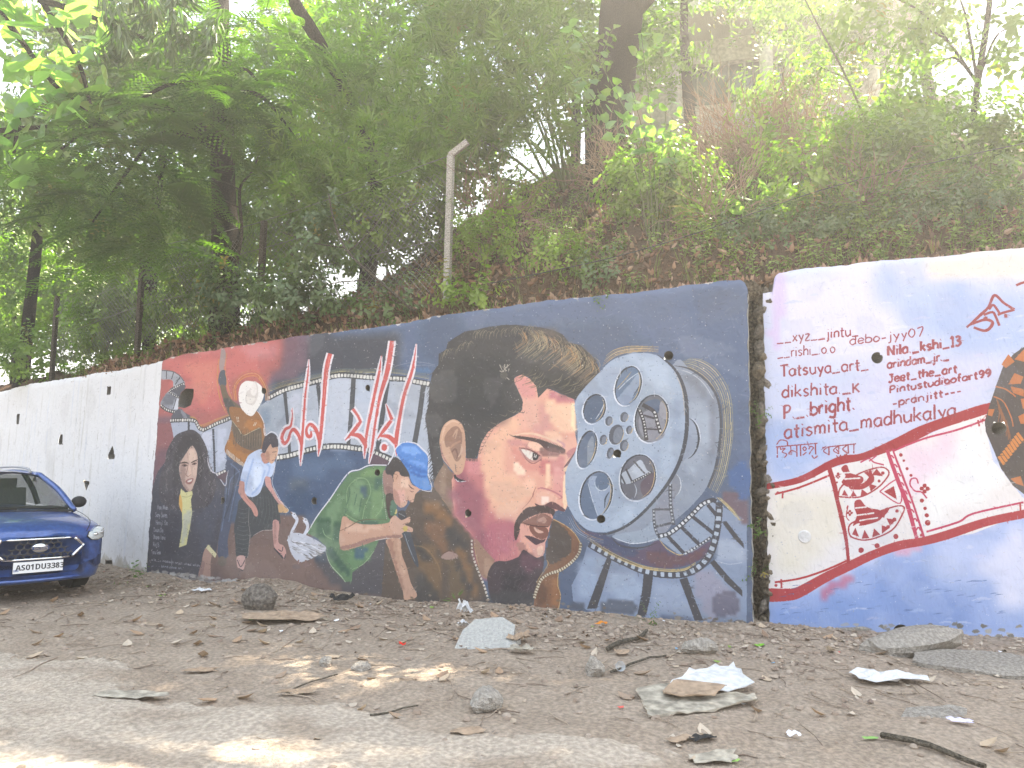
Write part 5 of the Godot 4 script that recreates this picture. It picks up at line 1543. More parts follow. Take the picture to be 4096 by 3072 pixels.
func build_rubble() -> void:
	for r in [["rock", "whitish rounded rock on the dirt below the stone joint", Vector3(1.697, 0.000, -6.725), Vector3(0.17, 0.09, 0.11), "pale_stone", 0.2],
		["rock", "small blocky stone next to the plastic cup", Vector3(0.688, 0.000, -5.965), Vector3(0.085, 0.1, 0.08), "pale_stone", 0.6],
		["rock", "pale grey rock on the edge of the dried crust", Vector3(-0.135, 0.000, -5.117), Vector3(0.15, 0.1, 0.11), "pale_stone", 1.0],
		["rock", "brown rock against the foot of the mural below the geese", Vector3(-2.706, 0.000, -8.310), Vector3(0.2, 0.19, 0.16), "stone", 0.3],
		["rock", "small stone among the scraps below the green shirted singer", Vector3(-1.128, 0.000, -5.977), Vector3(0.08, 0.045, 0.06), "pale_stone", 0.3],
		["rock", "small square stone lying among dead leaves", Vector3(-1.417, 0.000, -6.051), Vector3(0.06, 0.05, 0.05), "pale_stone", 0.8],
		["rock", "mound of rough rubble at the foot of the lilac wall", Vector3(3.668, 0.000, -7.008), Vector3(0.62, 0.14, 0.26), "pale_stone", 0.1]]:
		var o := piece(r[0], boulder(r[3].x, r[3].y, r[3].z, 13, 18, 0.14), M[r[4]])
		o.position = rest(r[2], r[3].y * 0.45)
		o.rotation = Vector3(rr(-0.15, 0.15), r[5], rr(-0.15, 0.15))
		tag(o, r[1], "stone")
	# big broken slab of concrete
	var st := tool()
	prism(st, [Vector2(-0.3, 0.2), Vector2(-0.22, -0.08), Vector2(-0.1, -0.24), Vector2(0.16, -0.25), Vector2(0.27, -0.1), Vector2(0.24, 0.06), Vector2(0.3, 0.12), Vector2(0.17, 0.26), Vector2(-0.05, 0.3)], 0.09, 0.02)
	var o := piece("concrete_slab", done(st), M.concrete)
	o.position = rest(Vector3(-0.183, 0.000, -7.043), 0.02)
	o.rotation = Vector3(0.38, 0.1, 0.06)
	tag(o, "thick broken slab of pale grey concrete tilted on the dirt below the bearded portrait", "concrete slab")
	for s in [["flat_stone", "broad flat stone slab beside the rubble mound below the lilac wall", Vector3(4.004, 0.000, -6.466), Vector3(0.62, 0.1, 0.3), -0.3],
		["flat_stone", "flat stone half sunk in the dirt under the red lettering", Vector3(3.606, 0.000, -8.090), Vector3(0.35, 0.06, 0.1), 0.1],
		["flat_stone", "low flat stone in the dirt beside the white crumpled paper", Vector3(2.858, 0.000, -5.141), Vector3(0.28, 0.05, 0.14), 0.4]]:
		st = tool()
		var out := []
		for i in 13: out.append(Vector2(cos(TAU * i / 13) * s[3].x * rr(0.8, 1.1), sin(TAU * i / 13) * s[3].z * rr(0.8, 1.1)))
		prism(st, out, s[3].y, 0.05)
		o = piece(s[0], done(st), M.pale_stone)
		o.position = rest(s[2], -0.04)
		o.rotation = Vector3(0.1, s[4], 0.03)
		tag(o, s[1], "stone slab")
	for s in [["cardboard", "crumpled tan cardboard sheet lying below the painted geese", Vector3(-2.319, 0.000, -7.791), Vector3(0.85, 0.05, 0.42), "card", 0.5, 0.1, "cardboard"],
		["paper", "crumpled white paper sheet on the dirt below the lilac wall", Vector3(2.958, 0.000, -5.973), Vector3(0.52, 0.045, 0.3), "paper", 0.3, 0.1, "paper"],
		["paper", "small white scrap of paper at the foot of the mural", Vector3(-3.741, 0.000, -9.298), Vector3(0.24, 0.04, 0.12), "paper", 0.3, 0.2, "paper"],
		["paper", "thin pale paper flattened on the dried crust", Vector3(-2.492, 0.000, -5.123), Vector3(0.4, 0.015, 0.16), "board", 0.5, 0.1, "paper"],
		["wrapper", "crumpled white wrapper against the concrete slab", Vector3(-0.447, 0.000, -8.103), Vector3(0.16, 0.14, 0.14), "paper", 0.5, 0.4, "wrapper"],
		["wrapper", "second white wrapper under the edge of the concrete slab", Vector3(-0.432, 0.000, -7.480), Vector3(0.12, 0.06, 0.1), "paper", 0.5, 0.9, "wrapper"],
		["wrapper", "shiny violet and white wrapper on bare dirt", Vector3(2.903, 0.000, -4.935), Vector3(0.14, 0.03, 0.07), Color(0.8, 0.78, 0.9), 0.5, -0.4, "wrapper"],
		["wrapper", "small red plastic scrap among dead leaves", Vector3(-0.918, 0.000, -6.710), Vector3(0.06, 0.03, 0.05), Color(0.8, 0.16, 0.12), 0.4, 0.2, "wrapper"],
		["wrapper", "small white wrapper next to a square of pale card", Vector3(1.739, 0.000, -4.671), Vector3(0.08, 0.03, 0.06), Color(0.86, 0.86, 0.88), 0.4, 0.2, "wrapper"],
		["card_scrap", "torn cream card scrap near the end of the dried crust", Vector3(1.162, 0.000, -4.294), Vector3(0.28, 0.02, 0.15), "board", 0.6, 0.2, "card"],
		["card_scrap", "torn tan card beside the lying stick", Vector3(0.990, 0.000, -6.538), Vector3(0.14, 0.03, 0.1), "card", 0.4, 0.3, "card"],
		["card_scrap", "rust coloured torn card next to burnt black rag", Vector3(1.025, 0.000, -4.532), Vector3(0.16, 0.015, 0.08), "card", 0.5, 0.5, "card"],
		["card_scrap", "buff torn card in the dead leaves under the coat", Vector3(0.106, 0.000, -6.975), Vector3(0.26, 0.06, 0.18), "card", 0.6, 0.9, "card"],
		["card_scrap", "grey brown torn card standing among dead leaves", Vector3(0.143, 0.000, -6.630), Vector3(0.2, 0.05, 0.14), "board", 0.6, 0.1, "card"],
		["card_scrap", "long torn card strip on the dirt below the geese", Vector3(-1.443, 0.000, -5.317), Vector3(0.3, 0.02, 0.08), "card", 0.6, 0.2, "card"],
		["card_scrap", "short torn card on the dirt below the seated boy", Vector3(-2.333, 0.000, -5.846), Vector3(0.26, 0.03, 0.08), "card", 0.6, 0.1, "card"],
		["card_scrap", "pale torn card on the path beside the cup", Vector3(-0.223, 0.000, -4.615), Vector3(0.2, 0.02, 0.1), "card", 0.5, 0.3, "card"],
		["black_rag", "burnt black rag on the dirt in front of the board", Vector3(1.172, 0.000, -4.577), Vector3(0.2, 0.02, 0.08), "ash", 0.7, 0.3, "rag"],
		["black_rag", "dark crumpled plastic at the foot of the mural near the geese", Vector3(-1.935, -0.000, -8.920), Vector3(0.26, 0.08, 0.12), "ash", 0.5, 0.3, "rag"],
		["green_leaf", "bright green leaf lying under the film ribbon", Vector3(2.353, 0.000, -7.133), Vector3(0.09, 0.012, 0.07), Color(0.45, 0.66, 0.2), 0.3, 0.3, "leaf"],
		["green_leaf", "fresh green leaf at the tip of the long lying stick", Vector3(2.193, 0.000, -4.657), Vector3(0.1, 0.012, 0.04), Color(0.5, 0.66, 0.35), 0.3, 0.1, "leaf"],
		["green_leaf", "small green leaf on the dried crust near the cream card", Vector3(1.256, 0.000, -4.266), Vector3(0.06, 0.012, 0.06), Color(0.55, 0.7, 0.35), 0.3, 0.9, "leaf"],
		["orange_leaf", "orange leaf on the dirt below the film ribbon", Vector3(0.962, 0.000, -7.834), Vector3(0.14, 0.03, 0.06), Color(0.8, 0.5, 0.15), 0.3, 0.2, "leaf"]]:
		o = piece(s[0], crumple(s[3].x, s[3].z, s[3].y, s[5]), M[s[4]] if s[4] is String else plain(s[4], 0.7, 0.4))
		o.position = rest(s[2], 0.008)
		o.rotation.y = s[6]
		tag(o, s[1], s[7])
	# board and printed card
	for b in [["warped_board", "long warped pale board lying on the dirt with torn card on top", [Vector3(0.918, 0.000, -5.475), Vector3(0.906, -0.000, -4.913), Vector3(1.293, 0.000, -5.045), Vector3(1.723, 0.000, -5.274), Vector3(1.763, 0.000, -5.444), Vector3(1.298, 0.000, -5.308), Vector3(1.279, 0.000, -5.499)], "board", 0.030, 0.06, "board"],
		["printed_card", "scorched pale card leaning on the warped board", [Vector3(1.157, 0.000, -5.547), Vector3(1.451, 0.000, -5.929), Vector3(1.781, 0.000, -6.018), Vector3(1.811, 0.000, -5.591), Vector3(1.548, 0.000, -5.517), Vector3(1.248, 0.000, -5.367)], "paper", 0.050, 0.10, "card"],
		["torn_carton", "flattened torn carton on top of the warped board", [Vector3(1.085, 0.000, -5.357), Vector3(1.245, 0.000, -5.497), Vector3(1.543, 0.000, -5.387), Vector3(1.405, 0.000, -5.234), Vector3(1.114, 0.000, -5.196)], "card", 0.070, 0.05, "cardboard"]]:
		st = tool()
		var mid := Vector3.ZERO
		for p in b[2]: mid += p / b[2].size()
		var out := []
		var n: int = b[2].size()
		for i in n:
			for k in 6:
				var p: Vector3 = b[2][i].lerp(b[2][(i + 1) % n], k / 6.0) - mid
				out.append(Vector2(p.x + rr(-0.012, 0.012), p.z + rr(-0.012, 0.012)))
		prism(st, out, 0.006, 0.05)
		o = piece(b[0], done(st), M[b[3]])
		o.position = rest(mid, b[4])
		o.rotation.x = b[5]
		tag(o, b[1], b[6])
	for s in [["stick", "thick pale stick lying on the dirt by the end of the lilac wall", Vector3(2.260, -0.000, -4.653), Vector3(2.600, 0.000, -4.206), 0.020],
		["stick", "short thick stick lying below the film ribbon", Vector3(0.869, 0.000, -6.608), Vector3(1.389, 0.000, -7.523), 0.022],
		["stick", "thin curved stick lying in the scraps by the plastic cup", Vector3(0.811, 0.000, -5.947), Vector3(1.371, 0.000, -6.568), 0.010],
		["stick", "thin straight twig on the dried crust", Vector3(-0.852, -0.000, -4.886), Vector3(-0.562, 0.000, -5.023), 0.007],
		["stick", "long thin twig on the dirt below the green shirted singer", Vector3(-1.537, 0.000, -5.419), Vector3(-1.261, 0.000, -5.771), 0.006]]:
		st = tool()
		var pts := []
		var a: Vector3 = s[2]
		var b: Vector3 = s[3]
		for k in 7:
			var p := a.lerp(b, k / 6.0)
			pts.append(rest(p, s[4] * 0.9 + 0.012) + Vector3(rr(-1, 1), 0, rr(-1, 1)) * (b - a).length() * 0.015)
		tube(st, pts, ramp(s[4], s[4] * 0.75, 7), 8, 0.25)
		o = piece(s[0], done(st), M.pale_bark)
		tag(o, s[1], "stick")
	# clear cup
	var cup := tool()
	cup.set_smooth_group(1)
	for k in 14:
		var a := TAU * k / 14
		var b := TAU * (k + 1) / 14
		for e in [[0.026, 0.0, 0.036, 0.09], [0.0, 0.0, 0.026, 0.0], [0.036, 0.09, 0.039, 0.092]]: quad(cup, Vector3(cos(a) * e[0], e[1], sin(a) * e[0]), Vector3(cos(b) * e[0], e[1], sin(b) * e[0]), Vector3(cos(b) * e[2], e[3], sin(b) * e[2]), Vector3(cos(a) * e[2], e[3], sin(a) * e[2]))
	o = piece("plastic_cup", done(cup), M.clear_plastic)
	o.position = rest(Vector3(0.881, 0.000, -6.059), 0.035)
	o.rotation = Vector3(1.3, 0.5, 0.4)
	tag(o, "clear plastic cup lying on its side beside a small stone", "cup")


func build_litter() -> void:
	# single dry leaves one can pick out
	for i in 170:
		var p := Vector3(rr(-6.0, 4.6), 0, rr(-10.2, -4.0))
		if randf() < 0.55: p = Vector3(rr(-3.4, 4.2), 0, along(WALL_LINE, p.x, 1) + 0.4 + absf(randfn(0, 1.4)))
		if p.z < along(WALL_LINE, p.x, 1) + 0.25 or p.z > -3.9: continue
		if crusted(p.x, p.z) > 0.5 and randf() < 0.7: continue
		var o := piece("dry_leaf", shape("curl"), dry_tint(i % 6))
		o.transform = Transform3D(Basis(Vector3.UP, rr(0, TAU)).rotated(Vector3(rr(-1, 1), 0, rr(-1, 1)).normalized(), rr(0, 0.3)).scaled(Vector3(rr(0.9, 1.5), rr(0.4, 1.0), rr(0.8, 1.6))), rest(p, 0.008))
		tag(o, "curled dry brown leaf lying on the dirt below the walls", "leaf", "dry leaves on the ground")
	var spots := []
	var cols := []
	for i in 4200:
		var x := rr(-6.5, 5.2)
		var z := along(WALL_LINE, x, 1) + 0.08 + absf(randfn(0, 1.15)) if randf() < 0.88 else rr(-9.5, -3.8)
		if z < along(WALL_LINE, x, 1) + 0.05 or z > -3.7: continue
		if noise.get_noise_2d(x * 3, z * 3 + 70) < rr(-0.35, 0.1): continue
		if crusted(x, z) > 0.5 and randf() < 0.8: continue
		spots.append(Transform3D(Basis(Vector3.UP, rr(0, TAU)).rotated(Vector3(rr(-1, 1), 0, rr(-1, 1)).normalized(), rr(0, 0.45)).scaled(Vector3.ONE * pow(rr(0.45, 1.25), 1.6)), rest(Vector3(x, 0, z), 0.006)))
		cols.append([Color(0.3, 0.22, 0.16), Color(0.4, 0.32, 0.24), Color(0.22, 0.16, 0.12), Color(0.46, 0.39, 0.31), Color(0.18, 0.13, 0.1), Color(0.34, 0.27, 0.21), Color(0.26, 0.19, 0.14)].pick_random() if randf() < 0.985 else [Color(0.2, 0.3, 0.06), Color(0.55, 0.1, 0.08), Color(0.75, 0.76, 0.8), Color(0.2, 0.35, 0.5)].pick_random())
	tag(scatter("litter", null, "scrap", M.dry_leaf, spots, cols), "small torn scraps of leaf and paper strewn over the dirt", "litter", "", "stuff")
	var pebble := boulder(0.02, 0.013, 0.017, 9, 8)
	var mm := MultiMesh.new()
	mm.transform_format = MultiMesh.TRANSFORM_3D
	mm.use_colors = true
	mm.mesh = pebble
	mm.instance_count = 2000
	for i in 2000:
		var x := rr(-6.5, 5.2)
		var z := along(WALL_LINE, x, 1) + 0.05 + absf(randfn(0, 0.9)) if i % 4 else rr(-10, -3.8)
		z = maxf(z, along(WALL_LINE, x, 1) + 0.05)
		mm.set_instance_transform(i, Transform3D(Basis(Vector3.UP, rr(0, TAU)).scaled(Vector3.ONE * pow(rr(0.4, 1.35), 2.0)), rest(Vector3(x, 0, z), 0.003)))
		mm.set_instance_color(i, Color(0.26, 0.2, 0.155).lerp(Color(0.4, 0.33, 0.27), pow(randf(), 1.6)))
	var peb := MultiMeshInstance3D.new()
	peb.multimesh = mm
	var pm := plain(Color.WHITE, 0.95, 0.2)
	pm.vertex_color_use_as_albedo = true
	peb.material_override = pm
	peb.name = "gravel"
	add_child(peb)
	tag(peb, "loose pebbles and crumbs of stone scattered over the dirt", "gravel", "", "stuff")
	var st := tool()
	tube(st, [Vector3(-0.12, 0, 0), Vector3(-0.04, 0.006, 0.012), Vector3(0.05, 0.004, -0.008), Vector3(0.12, 0.003, 0.01)], [0.004, 0.0035, 0.003, 0.002], 4)
	shapes["stem0"] = done(st)
	shapes["stem1"] = shapes["stem0"]
	shapes["stem2"] = shapes["stem0"]
	spots = []
	cols = []
	for i in 620:
		var x := rr(-6.5, 5.2)
		var z := along(WALL_LINE, x, 1) + 0.15 + absf(randfn(0, 2.0))
		if z > -3.8: continue
		spots.append(Transform3D(Basis(Vector3.UP, rr(0, TAU)).scaled(Vector3(rr(0.4, 1.5), 1, rr(0.5, 2.5))), rest(Vector3(x, 0, z), 0.006)))
		cols.append(Color(0.16, 0.11, 0.08).lerp(Color(0.4, 0.32, 0.24), randf()))
	tag(scatter("twig_litter", null, "stem", M.dry_leaf, spots, cols), "short dry twigs and straws strewn over the dirt", "twigs", "", "stuff")


var dries := {}


func dry_tint(k: int) -> StandardMaterial3D:
	if not dries.has(k):
		var m: StandardMaterial3D = M.dry_leaf.duplicate()
		m.vertex_color_use_as_albedo = false
		m.albedo_color = [dye(0.34, 0.23, 0.15), dye(0.45, 0.35, 0.25), dye(0.24, 0.16, 0.11), dye(0.5, 0.42, 0.33), dye(0.38, 0.25, 0.16), dye(0.3, 0.22, 0.16)][k]
		dries[k] = m
	return dries[k]


var glyph := {
	"a": [0.85, [[.75,.85,.45,1,.1,.75,.1,.25,.4,0,.75,.25],[.75,1,.75,.2,.85,0]]],
	"b": [0.85, [[.1,1.7,.1,0],[.1,.75,.45,1,.8,.7,.75,.2,.4,0,.1,.15]]],
	"c": [0.75, [[.7,.8,.4,1,.1,.6,.15,.15,.45,0,.7,.2]]],
	"d": [0.85, [[.75,.75,.4,1,.1,.7,.1,.2,.4,0,.75,.25],[.75,1.7,.75,0]]],
	"e": [0.8, [[.1,.5,.75,.6,.6,.95,.3,1,.1,.6,.15,.15,.45,0,.75,.2]]],
	"f": [0.6, [[.6,1.6,.35,1.6,.3,1.3,.3,0],[.05,.95,.55,.95]]],
	"g": [0.85, [[.7,.85,.4,1,.1,.7,.15,.25,.45,.1,.7,.3],[.75,1,.7,-.4,.4,-.6,.1,-.45]]],
	"h": [0.85, [[.1,1.7,.1,0],[.1,.7,.45,1,.75,.75,.75,0]]],
	"i": [0.35, [[.17,1,.17,0],[.15,1.4,.2,1.45]]],
	"j": [0.5, [[.35,1,.35,-.3,.1,-.5],[.33,1.4,.38,1.45]]],
	"k": [0.8, [[.1,1.7,.1,0],[.7,1,.15,.45],[.3,.6,.75,0]]],
	"K": [0.8, [[.1,1.2,.1,0],[.7,1.2,.15,.5],[.3,.65,.75,0]]],
	"l": [0.35, [[.17,1.7,.17,0]]],
	"m": [1.2, [[.1,1,.1,0],[.1,.75,.35,1,.58,.75,.58,0],[.58,.75,.85,1,1.05,.75,1.08,0]]],
	"n": [0.85, [[.1,1,.1,0],[.1,.7,.45,1,.75,.75,.75,0]]],
	"o": [0.85, [[.42,1,.1,.7,.12,.25,.42,0,.75,.25,.75,.7,.42,1]]],
	"p": [0.85, [[.1,1,.1,-.6],[.1,.75,.45,1,.8,.7,.75,.2,.4,0,.1,.2]]],
	"q": [0.85, [[.7,.85,.4,1,.1,.7,.15,.25,.45,.1,.7,.3],[.75,1,.72,-.6]]],
	"r": [0.6, [[.1,1,.1,0],[.1,.65,.3,.95,.6,.95]]],
	"s": [0.75, [[.65,.85,.35,1,.12,.75,.35,.52,.65,.3,.4,0,.1,.15]]],
	"t": [0.6, [[.3,1.5,.3,.15,.55,0],[.05,1,.6,1]]],
	"u": [0.85, [[.1,1,.12,.25,.4,0,.72,.25],[.75,1,.75,0]]],
	"w": [1.1, [[.05,1,.3,0,.55,.8,.8,0,1.05,1]]],
	"x": [0.8, [[.1,1,.72,0],[.72,1,.1,0]]],
	"y": [0.8, [[.1,1,.42,.2],[.75,1,.3,-.5]]],
	"z": [0.8, [[.1,1,.7,1,.1,0,.75,0]]],
	"_": [1.0, [[.0,-.12,.95,-.08]]],
	"-": [0.7, [[.1,.45,.6,.48]]],
	".": [0.35, [[.12,.02,.2,.08]]],
	" ": [0.6, []],
	"T": [1.0, [[.5,1.6,.5,0],[.02,1.6,1,1.65]]],
	"P": [0.95, [[.15,1.6,.15,0],[.15,1.55,.6,1.6,.85,1.25,.6,.85,.15,.8]]],
	"N": [1.1, [[.12,0,.12,1.6],[.12,1.6,.95,0],[.95,0,.95,1.6]]],
	"J": [0.85, [[.2,1.55,.85,1.55],[.6,1.55,.6,.3,.35,0,.08,.25]]],
	"I": [0.5, [[.2,1.6,.2,0]]],
	"A": [1.0, [[.05,0,.5,1.6,.95,0],[.2,.6,.8,.6]]],
	"S": [0.9, [[.8,1.35,.45,1.6,.15,1.2,.5,.85,.8,.4,.4,0,.1,.25]]],
	"H": [1.0, [[.12,1.6,.12,0],[.88,1.6,.88,0],[.12,.8,.88,.8]]],
	"D": [1.0, [[.15,1.6,.15,0],[.05,1.6,.6,1.55,.92,.9,.7,.2,.05,0]]],
	"R": [0.95, [[.15,1.6,.15,0],[.15,1.55,.6,1.6,.85,1.25,.6,.85,.15,.8],[.5,.8,.9,0]]],
	"B": [0.95, [[.15,1.6,.15,0],[.15,1.55,.65,1.5,.7,1,.15,.85],[.15,.85,.85,.7,.8,.1,.15,0]]],
	"G": [1.0, [[.85,1.35,.45,1.6,.1,1,.2,.2,.6,0,.9,.3,.9,.7,.55,.7]]],
	"0": [0.9, [[.45,1.6,.12,1.1,.12,.5,.45,0,.8,.5,.8,1.1,.45,1.6]]],
	"7": [0.85, [[.08,1.55,.8,1.6,.35,0]]],
	"1": [0.5, [[.05,1.3,.3,1.6,.3,0],[.05,0,.55,0]]],
	"3": [0.85, [[.1,1.45,.45,1.6,.75,1.25,.4,.85,.8,.5,.5,0,.1,.15]]],
	"9": [0.85, [[.75,1.1,.4,.75,.1,1.1,.4,1.6,.75,1.2,.7,.5,.35,0]]],
}


func paint_mural() -> void:
	F("53617b",1,73,1,[555,-37,946,-11,1047,105,1061,478,723,535,521,482])
	F("55637e",1,82,1,[1104,-90,1587,-51,2058,-25,2023,367,1886,307,1588,114,1183,93])
	F("4d5c79",1,68,1,[1831,66,2013,19,2020,536,1961,537,1931,308])
	F("40434c",1,60,1,[564,116,827,117,953,155,957,243,705,236,595,272,510,322,479,270])
	F("a8605c",1,68,1,[-56,145,265,102,535,80,568,162,518,242,439,298,372,349,291,425,181,425,72,400,-30,400])
	F("c06a66",1,53,1,[13,191,268,139,496,119,527,167,476,229,337,266,278,354,176,377,95,316,46,211])
	F("d08070",.7,52,1,[137,195,264,181,271,265,238,318,170,305])
	F("c97f80",.7,37,1,[370,137,497,130,501,189,388,191])
	F("6f5764",.8,48,1,[536,103,604,95,613,233,547,271,506,270])
	F("885758",1,39,1,[10,400,80,400,107,449,74,580,12,665,-9,606])
	F("6a5058",.8,39,1,[6,521,88,485,72,640,-15,702])
	F("42536f",1,23,1,[523,515,655,486,815,480,866,511,790,604,699,676,642,700,576,692,515,594])
	F("566a86",.7,46,1,[591,520,784,501,811,534,692,568,594,570])
	F("6e6f66",.4,46,1,[568,582,634,575,637,619,584,625])
	F("33445e",.6,35,1,[564,626,689,623,692,677,602,691])
	F("6f5a53",1,24,1,[276,760,471,740,576,692,670,726,674,806,772,843,867,899,1100,913,1103,982,266,974])
	F("79625a",.8,35,1,[420,792,598,827,678,859,616,906,388,921,328,870])
	F("4c494d",1,33,1,[687,806,774,780,859,744,949,740,983,841,1045,937,807,924,730,877])
	F("37424f",.8,22,1,[672,774,731,793,727,840,675,822])
	F("a2a5ad",1,0,1,[11,217,38,217,63,221,92,233,114,250,123,269,104,275,76,278,70,258,53,250,14,247])
	F("55555c",1,0,1,[123,271,125,285,110,297,100,315,57,292,76,276])
	F("8b8e97",1,0,1,[57,292,101,313,101,351,93,370,56,363,21,339,31,315])
	F("6c6e76",1,14,1,[31,318,57,297,83,313,74,338,29,341])
	F("c2c4ce",1,3,1,[86,326,102,319,102,354,79,354])
	L("4a4a50",1,0,[37,217,4,39,248,4])
	L("4a4a50",1,0,[71,223,4,63,250,4])
	L("4a4a50",1,0,[100,243,3.9,81,270,3.9])
	L("4a4a50",1,0,[90,319,3.9,80,356,3.9])
	L("3d3d42",1,0,[22,341,12.3,51,357,12.2,95,368,12.1])
	T("d8d6d0",6.1,9.7,1.00,[25,342,51,357,92,367])
	L("3d3d42",1,0,[54,292,7.9,79,306,7.9,104,315,7.8])
	T("d8d6d0",5.0,9.3,1.00,[56,293,79,306,101,314])
	L("3d3d42",1,0,[59,290,7.2,88,276,7.2,121,264,7.1])
	T("d8d6d0",5.0,8.6,1.00,[61,289,88,277,119,266])
	L("55555a",1,0,[13,217,3.3,63,222,3.3,96,237,3.2,118,258,3.2])
	F("55565e",1,0,1,[76,387,107,353,132,367,174,392])
	F("7c7e88",1,3,1,[112,358,132,367,146,389,130,386])
	F("a3aaba",1,0,0,[73,397,119,397,159,397,183,400,200,422,220,428,246,419,276,407,305,398,337,386,346,463,318,503,334,560,290,581,267,576,245,543,165,464,93,461])
	F("bcc0cf",1,13,1,[210,442,255,433,260,494,230,494])
	F("b4bacb",1,13,1,[278,433,315,427,311,463,316,524,288,548])
	L("40424a",1,0,[152,399,8.8,155,433,8.7])
	L("40424a",1,0,[260,424,8.6,269,494,8.5,279,576,8.4])
	L("8a7a50",.8,0,[158,387,2.5,182,392,2.4,201,414,2.4,219,417,2.4,245,408,2.4,275,398,2.4,327,379,2.4])
	L("b58a52",.8,0,[158,384,2.5,182,390,2.4,201,412,2.4,219,413,2.4,245,404,2.4,275,393,2.4,326,376,2.4])
	L("b58a52",.8,0,[157,382,2.5,182,388,2.4,201,410,2.4,218,409,2.4,245,400,2.4,274,390,2.4,326,375,2.4])
	L("3b3b3e",1,0,[72,396,14.3,119,394,14.1,159,395,14,182,399,13.9,200,421,13.9,220,427,13.8,246,418,13.7,276,406,13.7,305,397,13.6,333,386,13.5])
	T("dad7cf",6.9,10.4,1.30,[74,395,119,394,158,394,182,399,199,420,220,427,246,417,276,405,305,396,333,386])
	L("3b3b3e",1,0,[284,579,12.8,308,571,12.8,332,561,12.7])
	T("dad7cf",8.1,11.1,1.00,[288,578,308,571,330,562])
	F("a5adbb",1,0,0,[447,348,486,326,543,305,620,289,683,274,750,259,805,264,859,268,930,276,1000,281,1034,290,1075,298,1087,457,1102,589,1065,559,1026,518,945,522,906,502,852,491,798,482,725,482,652,495,595,509,531,519,476,528,424,460])
	F("b6bdcb",.8,33,1,[699,277,787,269,797,468,710,468])
	F("adb6c6",1,26,1,[816,276,888,281,867,427,820,427])
	F("8f99a6",.8,28,1,[447,348,536,313,553,394,516,427,433,427])
	F("b9bfcd",1,27,1,[563,307,601,304,602,375,567,375])
	F("6c7f94",.6,28,1,[440,361,479,348,498,394,460,414])
	F("45474c",1,0,0,[536,306,550,305,565,395,582,511,570,514,557,414])
	F("45474c",1,0,0,[661,279,676,278,688,350,698,484,687,490,675,350])
	F("45474c",1,0,0,[792,263,809,265,809,352,800,482,787,482,791,352])
	F("45474c",1,0,0,[920,279,932,278,918,396,906,501,891,496,903,378])
	F("45474c",1,0,0,[1041,289,1057,294,1048,382,1033,476,1017,467,1031,379])
	L("b7aa74",.75,0,[476,301,1.8,542,283,1.8,618,269,1.8,682,256,1.7,749,242,1.7,822,247,1.7,894,249,1.7,964,254,1.6,1067,273,1.6])
	L("8f8a66",.75,0,[476,296,1.8,542,279,1.8,618,265,1.8,682,253,1.7,749,240,1.7,822,244,1.7,894,246,1.7,964,251,1.6,1067,269,1.6])
	L("6f7468",.75,0,[475,291,1.8,541,274,1.8,618,260,1.8,682,251,1.7,748,238,1.7,822,242,1.7,893,242,1.7,964,247,1.6,1067,265,1.6])
	L("7d7c62",.75,0,[475,286,1.8,541,269,1.8,618,256,1.8,682,248,1.7,748,235,1.7,822,239,1.7,893,238,1.7,964,243,1.6,1067,260,1.6])
	L("58626a",.75,0,[475,281,1.8,541,264,1.8,617,252,1.8,682,245,1.7,748,233,1.7,822,236,1.7,893,235,1.7,964,240,1.6,1067,256,1.6])
	F("4d6a8e",.8,12,1,[1015,235,1066,242,1067,258,1026,250])
	L("9a9fa6",.6,0,[932,235,1.3,980,224,1.3,1031,220,1.3,1086,231,1.3])
	L("8a94a0",.6,0,[991,231,1.3,1052,230,1.3,1086,235,1.3])
	L("3c3e42",1,0,[481,321,20.3,543,296,20.1,619,280,19.8,683,267,19.5,720,256,19.4,764,253,19.2,823,259,19,859,262,18.8,930,268,18.5,982,271,18.3,1020,280,18.1,1075,290,17.9])
	T("dcdad2",9.5,11.9,1.20,[481,321,543,297,619,280,683,267,720,257,764,254,823,259,859,263,930,268,982,271,1020,280,1075,290])
	L("3c3e42",1,0,[523,519,21.3,576,511,21,651,492,20.7,707,482,20.5,762,480,20.3,816,485,20,870,492,19.8,906,504,19.6,951,520,19.4])
	T("dcdad2",10.1,12.8,1.20,[531,518,576,511,651,491,707,483,762,481,816,486,870,493,906,505,945,520])
	F("574650",1,3,1,[874,504,899,507,941,528,918,543,872,535])
	L("d9d3da",1,0,[630,198,6.7,629,249,19.8,623,314,21.8,621,395,22.4,620,443,23.7,619,491,23.7,619,544,6.2])
	L("d9d3da",1,0,[576,356,6.7,577,388,19.1,572,416,23.3,552,427,24.8,541,453,26.3,551,472,26.9,565,461,24.7,573,437,24,586,427,26.8,607,448,25.9,618,478,22.3])
	L("d9d3da",1,0,[710,182,30,698,235,30,694,331,27,690,427,26.2,687,475,25.4,684,513,6.5])
	L("d9d3da",1,0,[652,432,19.4,652,448,25.6,639,446,25.7,634,427,23.7,646,410,24.4,666,422,26.3,681,449,26.2,688,478,24])
	L("d9d3da",1,0,[803,361,23.6,822,383,22.1,835,405,23.4])
	L("d9d3da",1,0,[835,401,23.4,813,429,26.8,781,461,16.2])
	L("d9d3da",1,0,[800,443,20.1,832,447,28.7,853,471,27.8,857,486,19.8])
	L("d9d3da",1,0,[898,196,6.7,891,256,22.7,874,350,23.9,861,421,23.2,854,477,21.8,854,518,6.3])
	L("d9d3da",1,0,[934,150,28.7,922,241,29.9,901,319,25.2,888,396,21.8,880,473,21.7,870,533,6.2])
	L("d9d3da",1,0,[921,347,6.3,933,372,21,945,397,24.8])
	L("d9d3da",1,0,[944,397,24.1,920,427,25.5,896,457,15.8])
	L("d9d3da",1,0,[907,447,19.7,935,449,26,960,467,29.1])
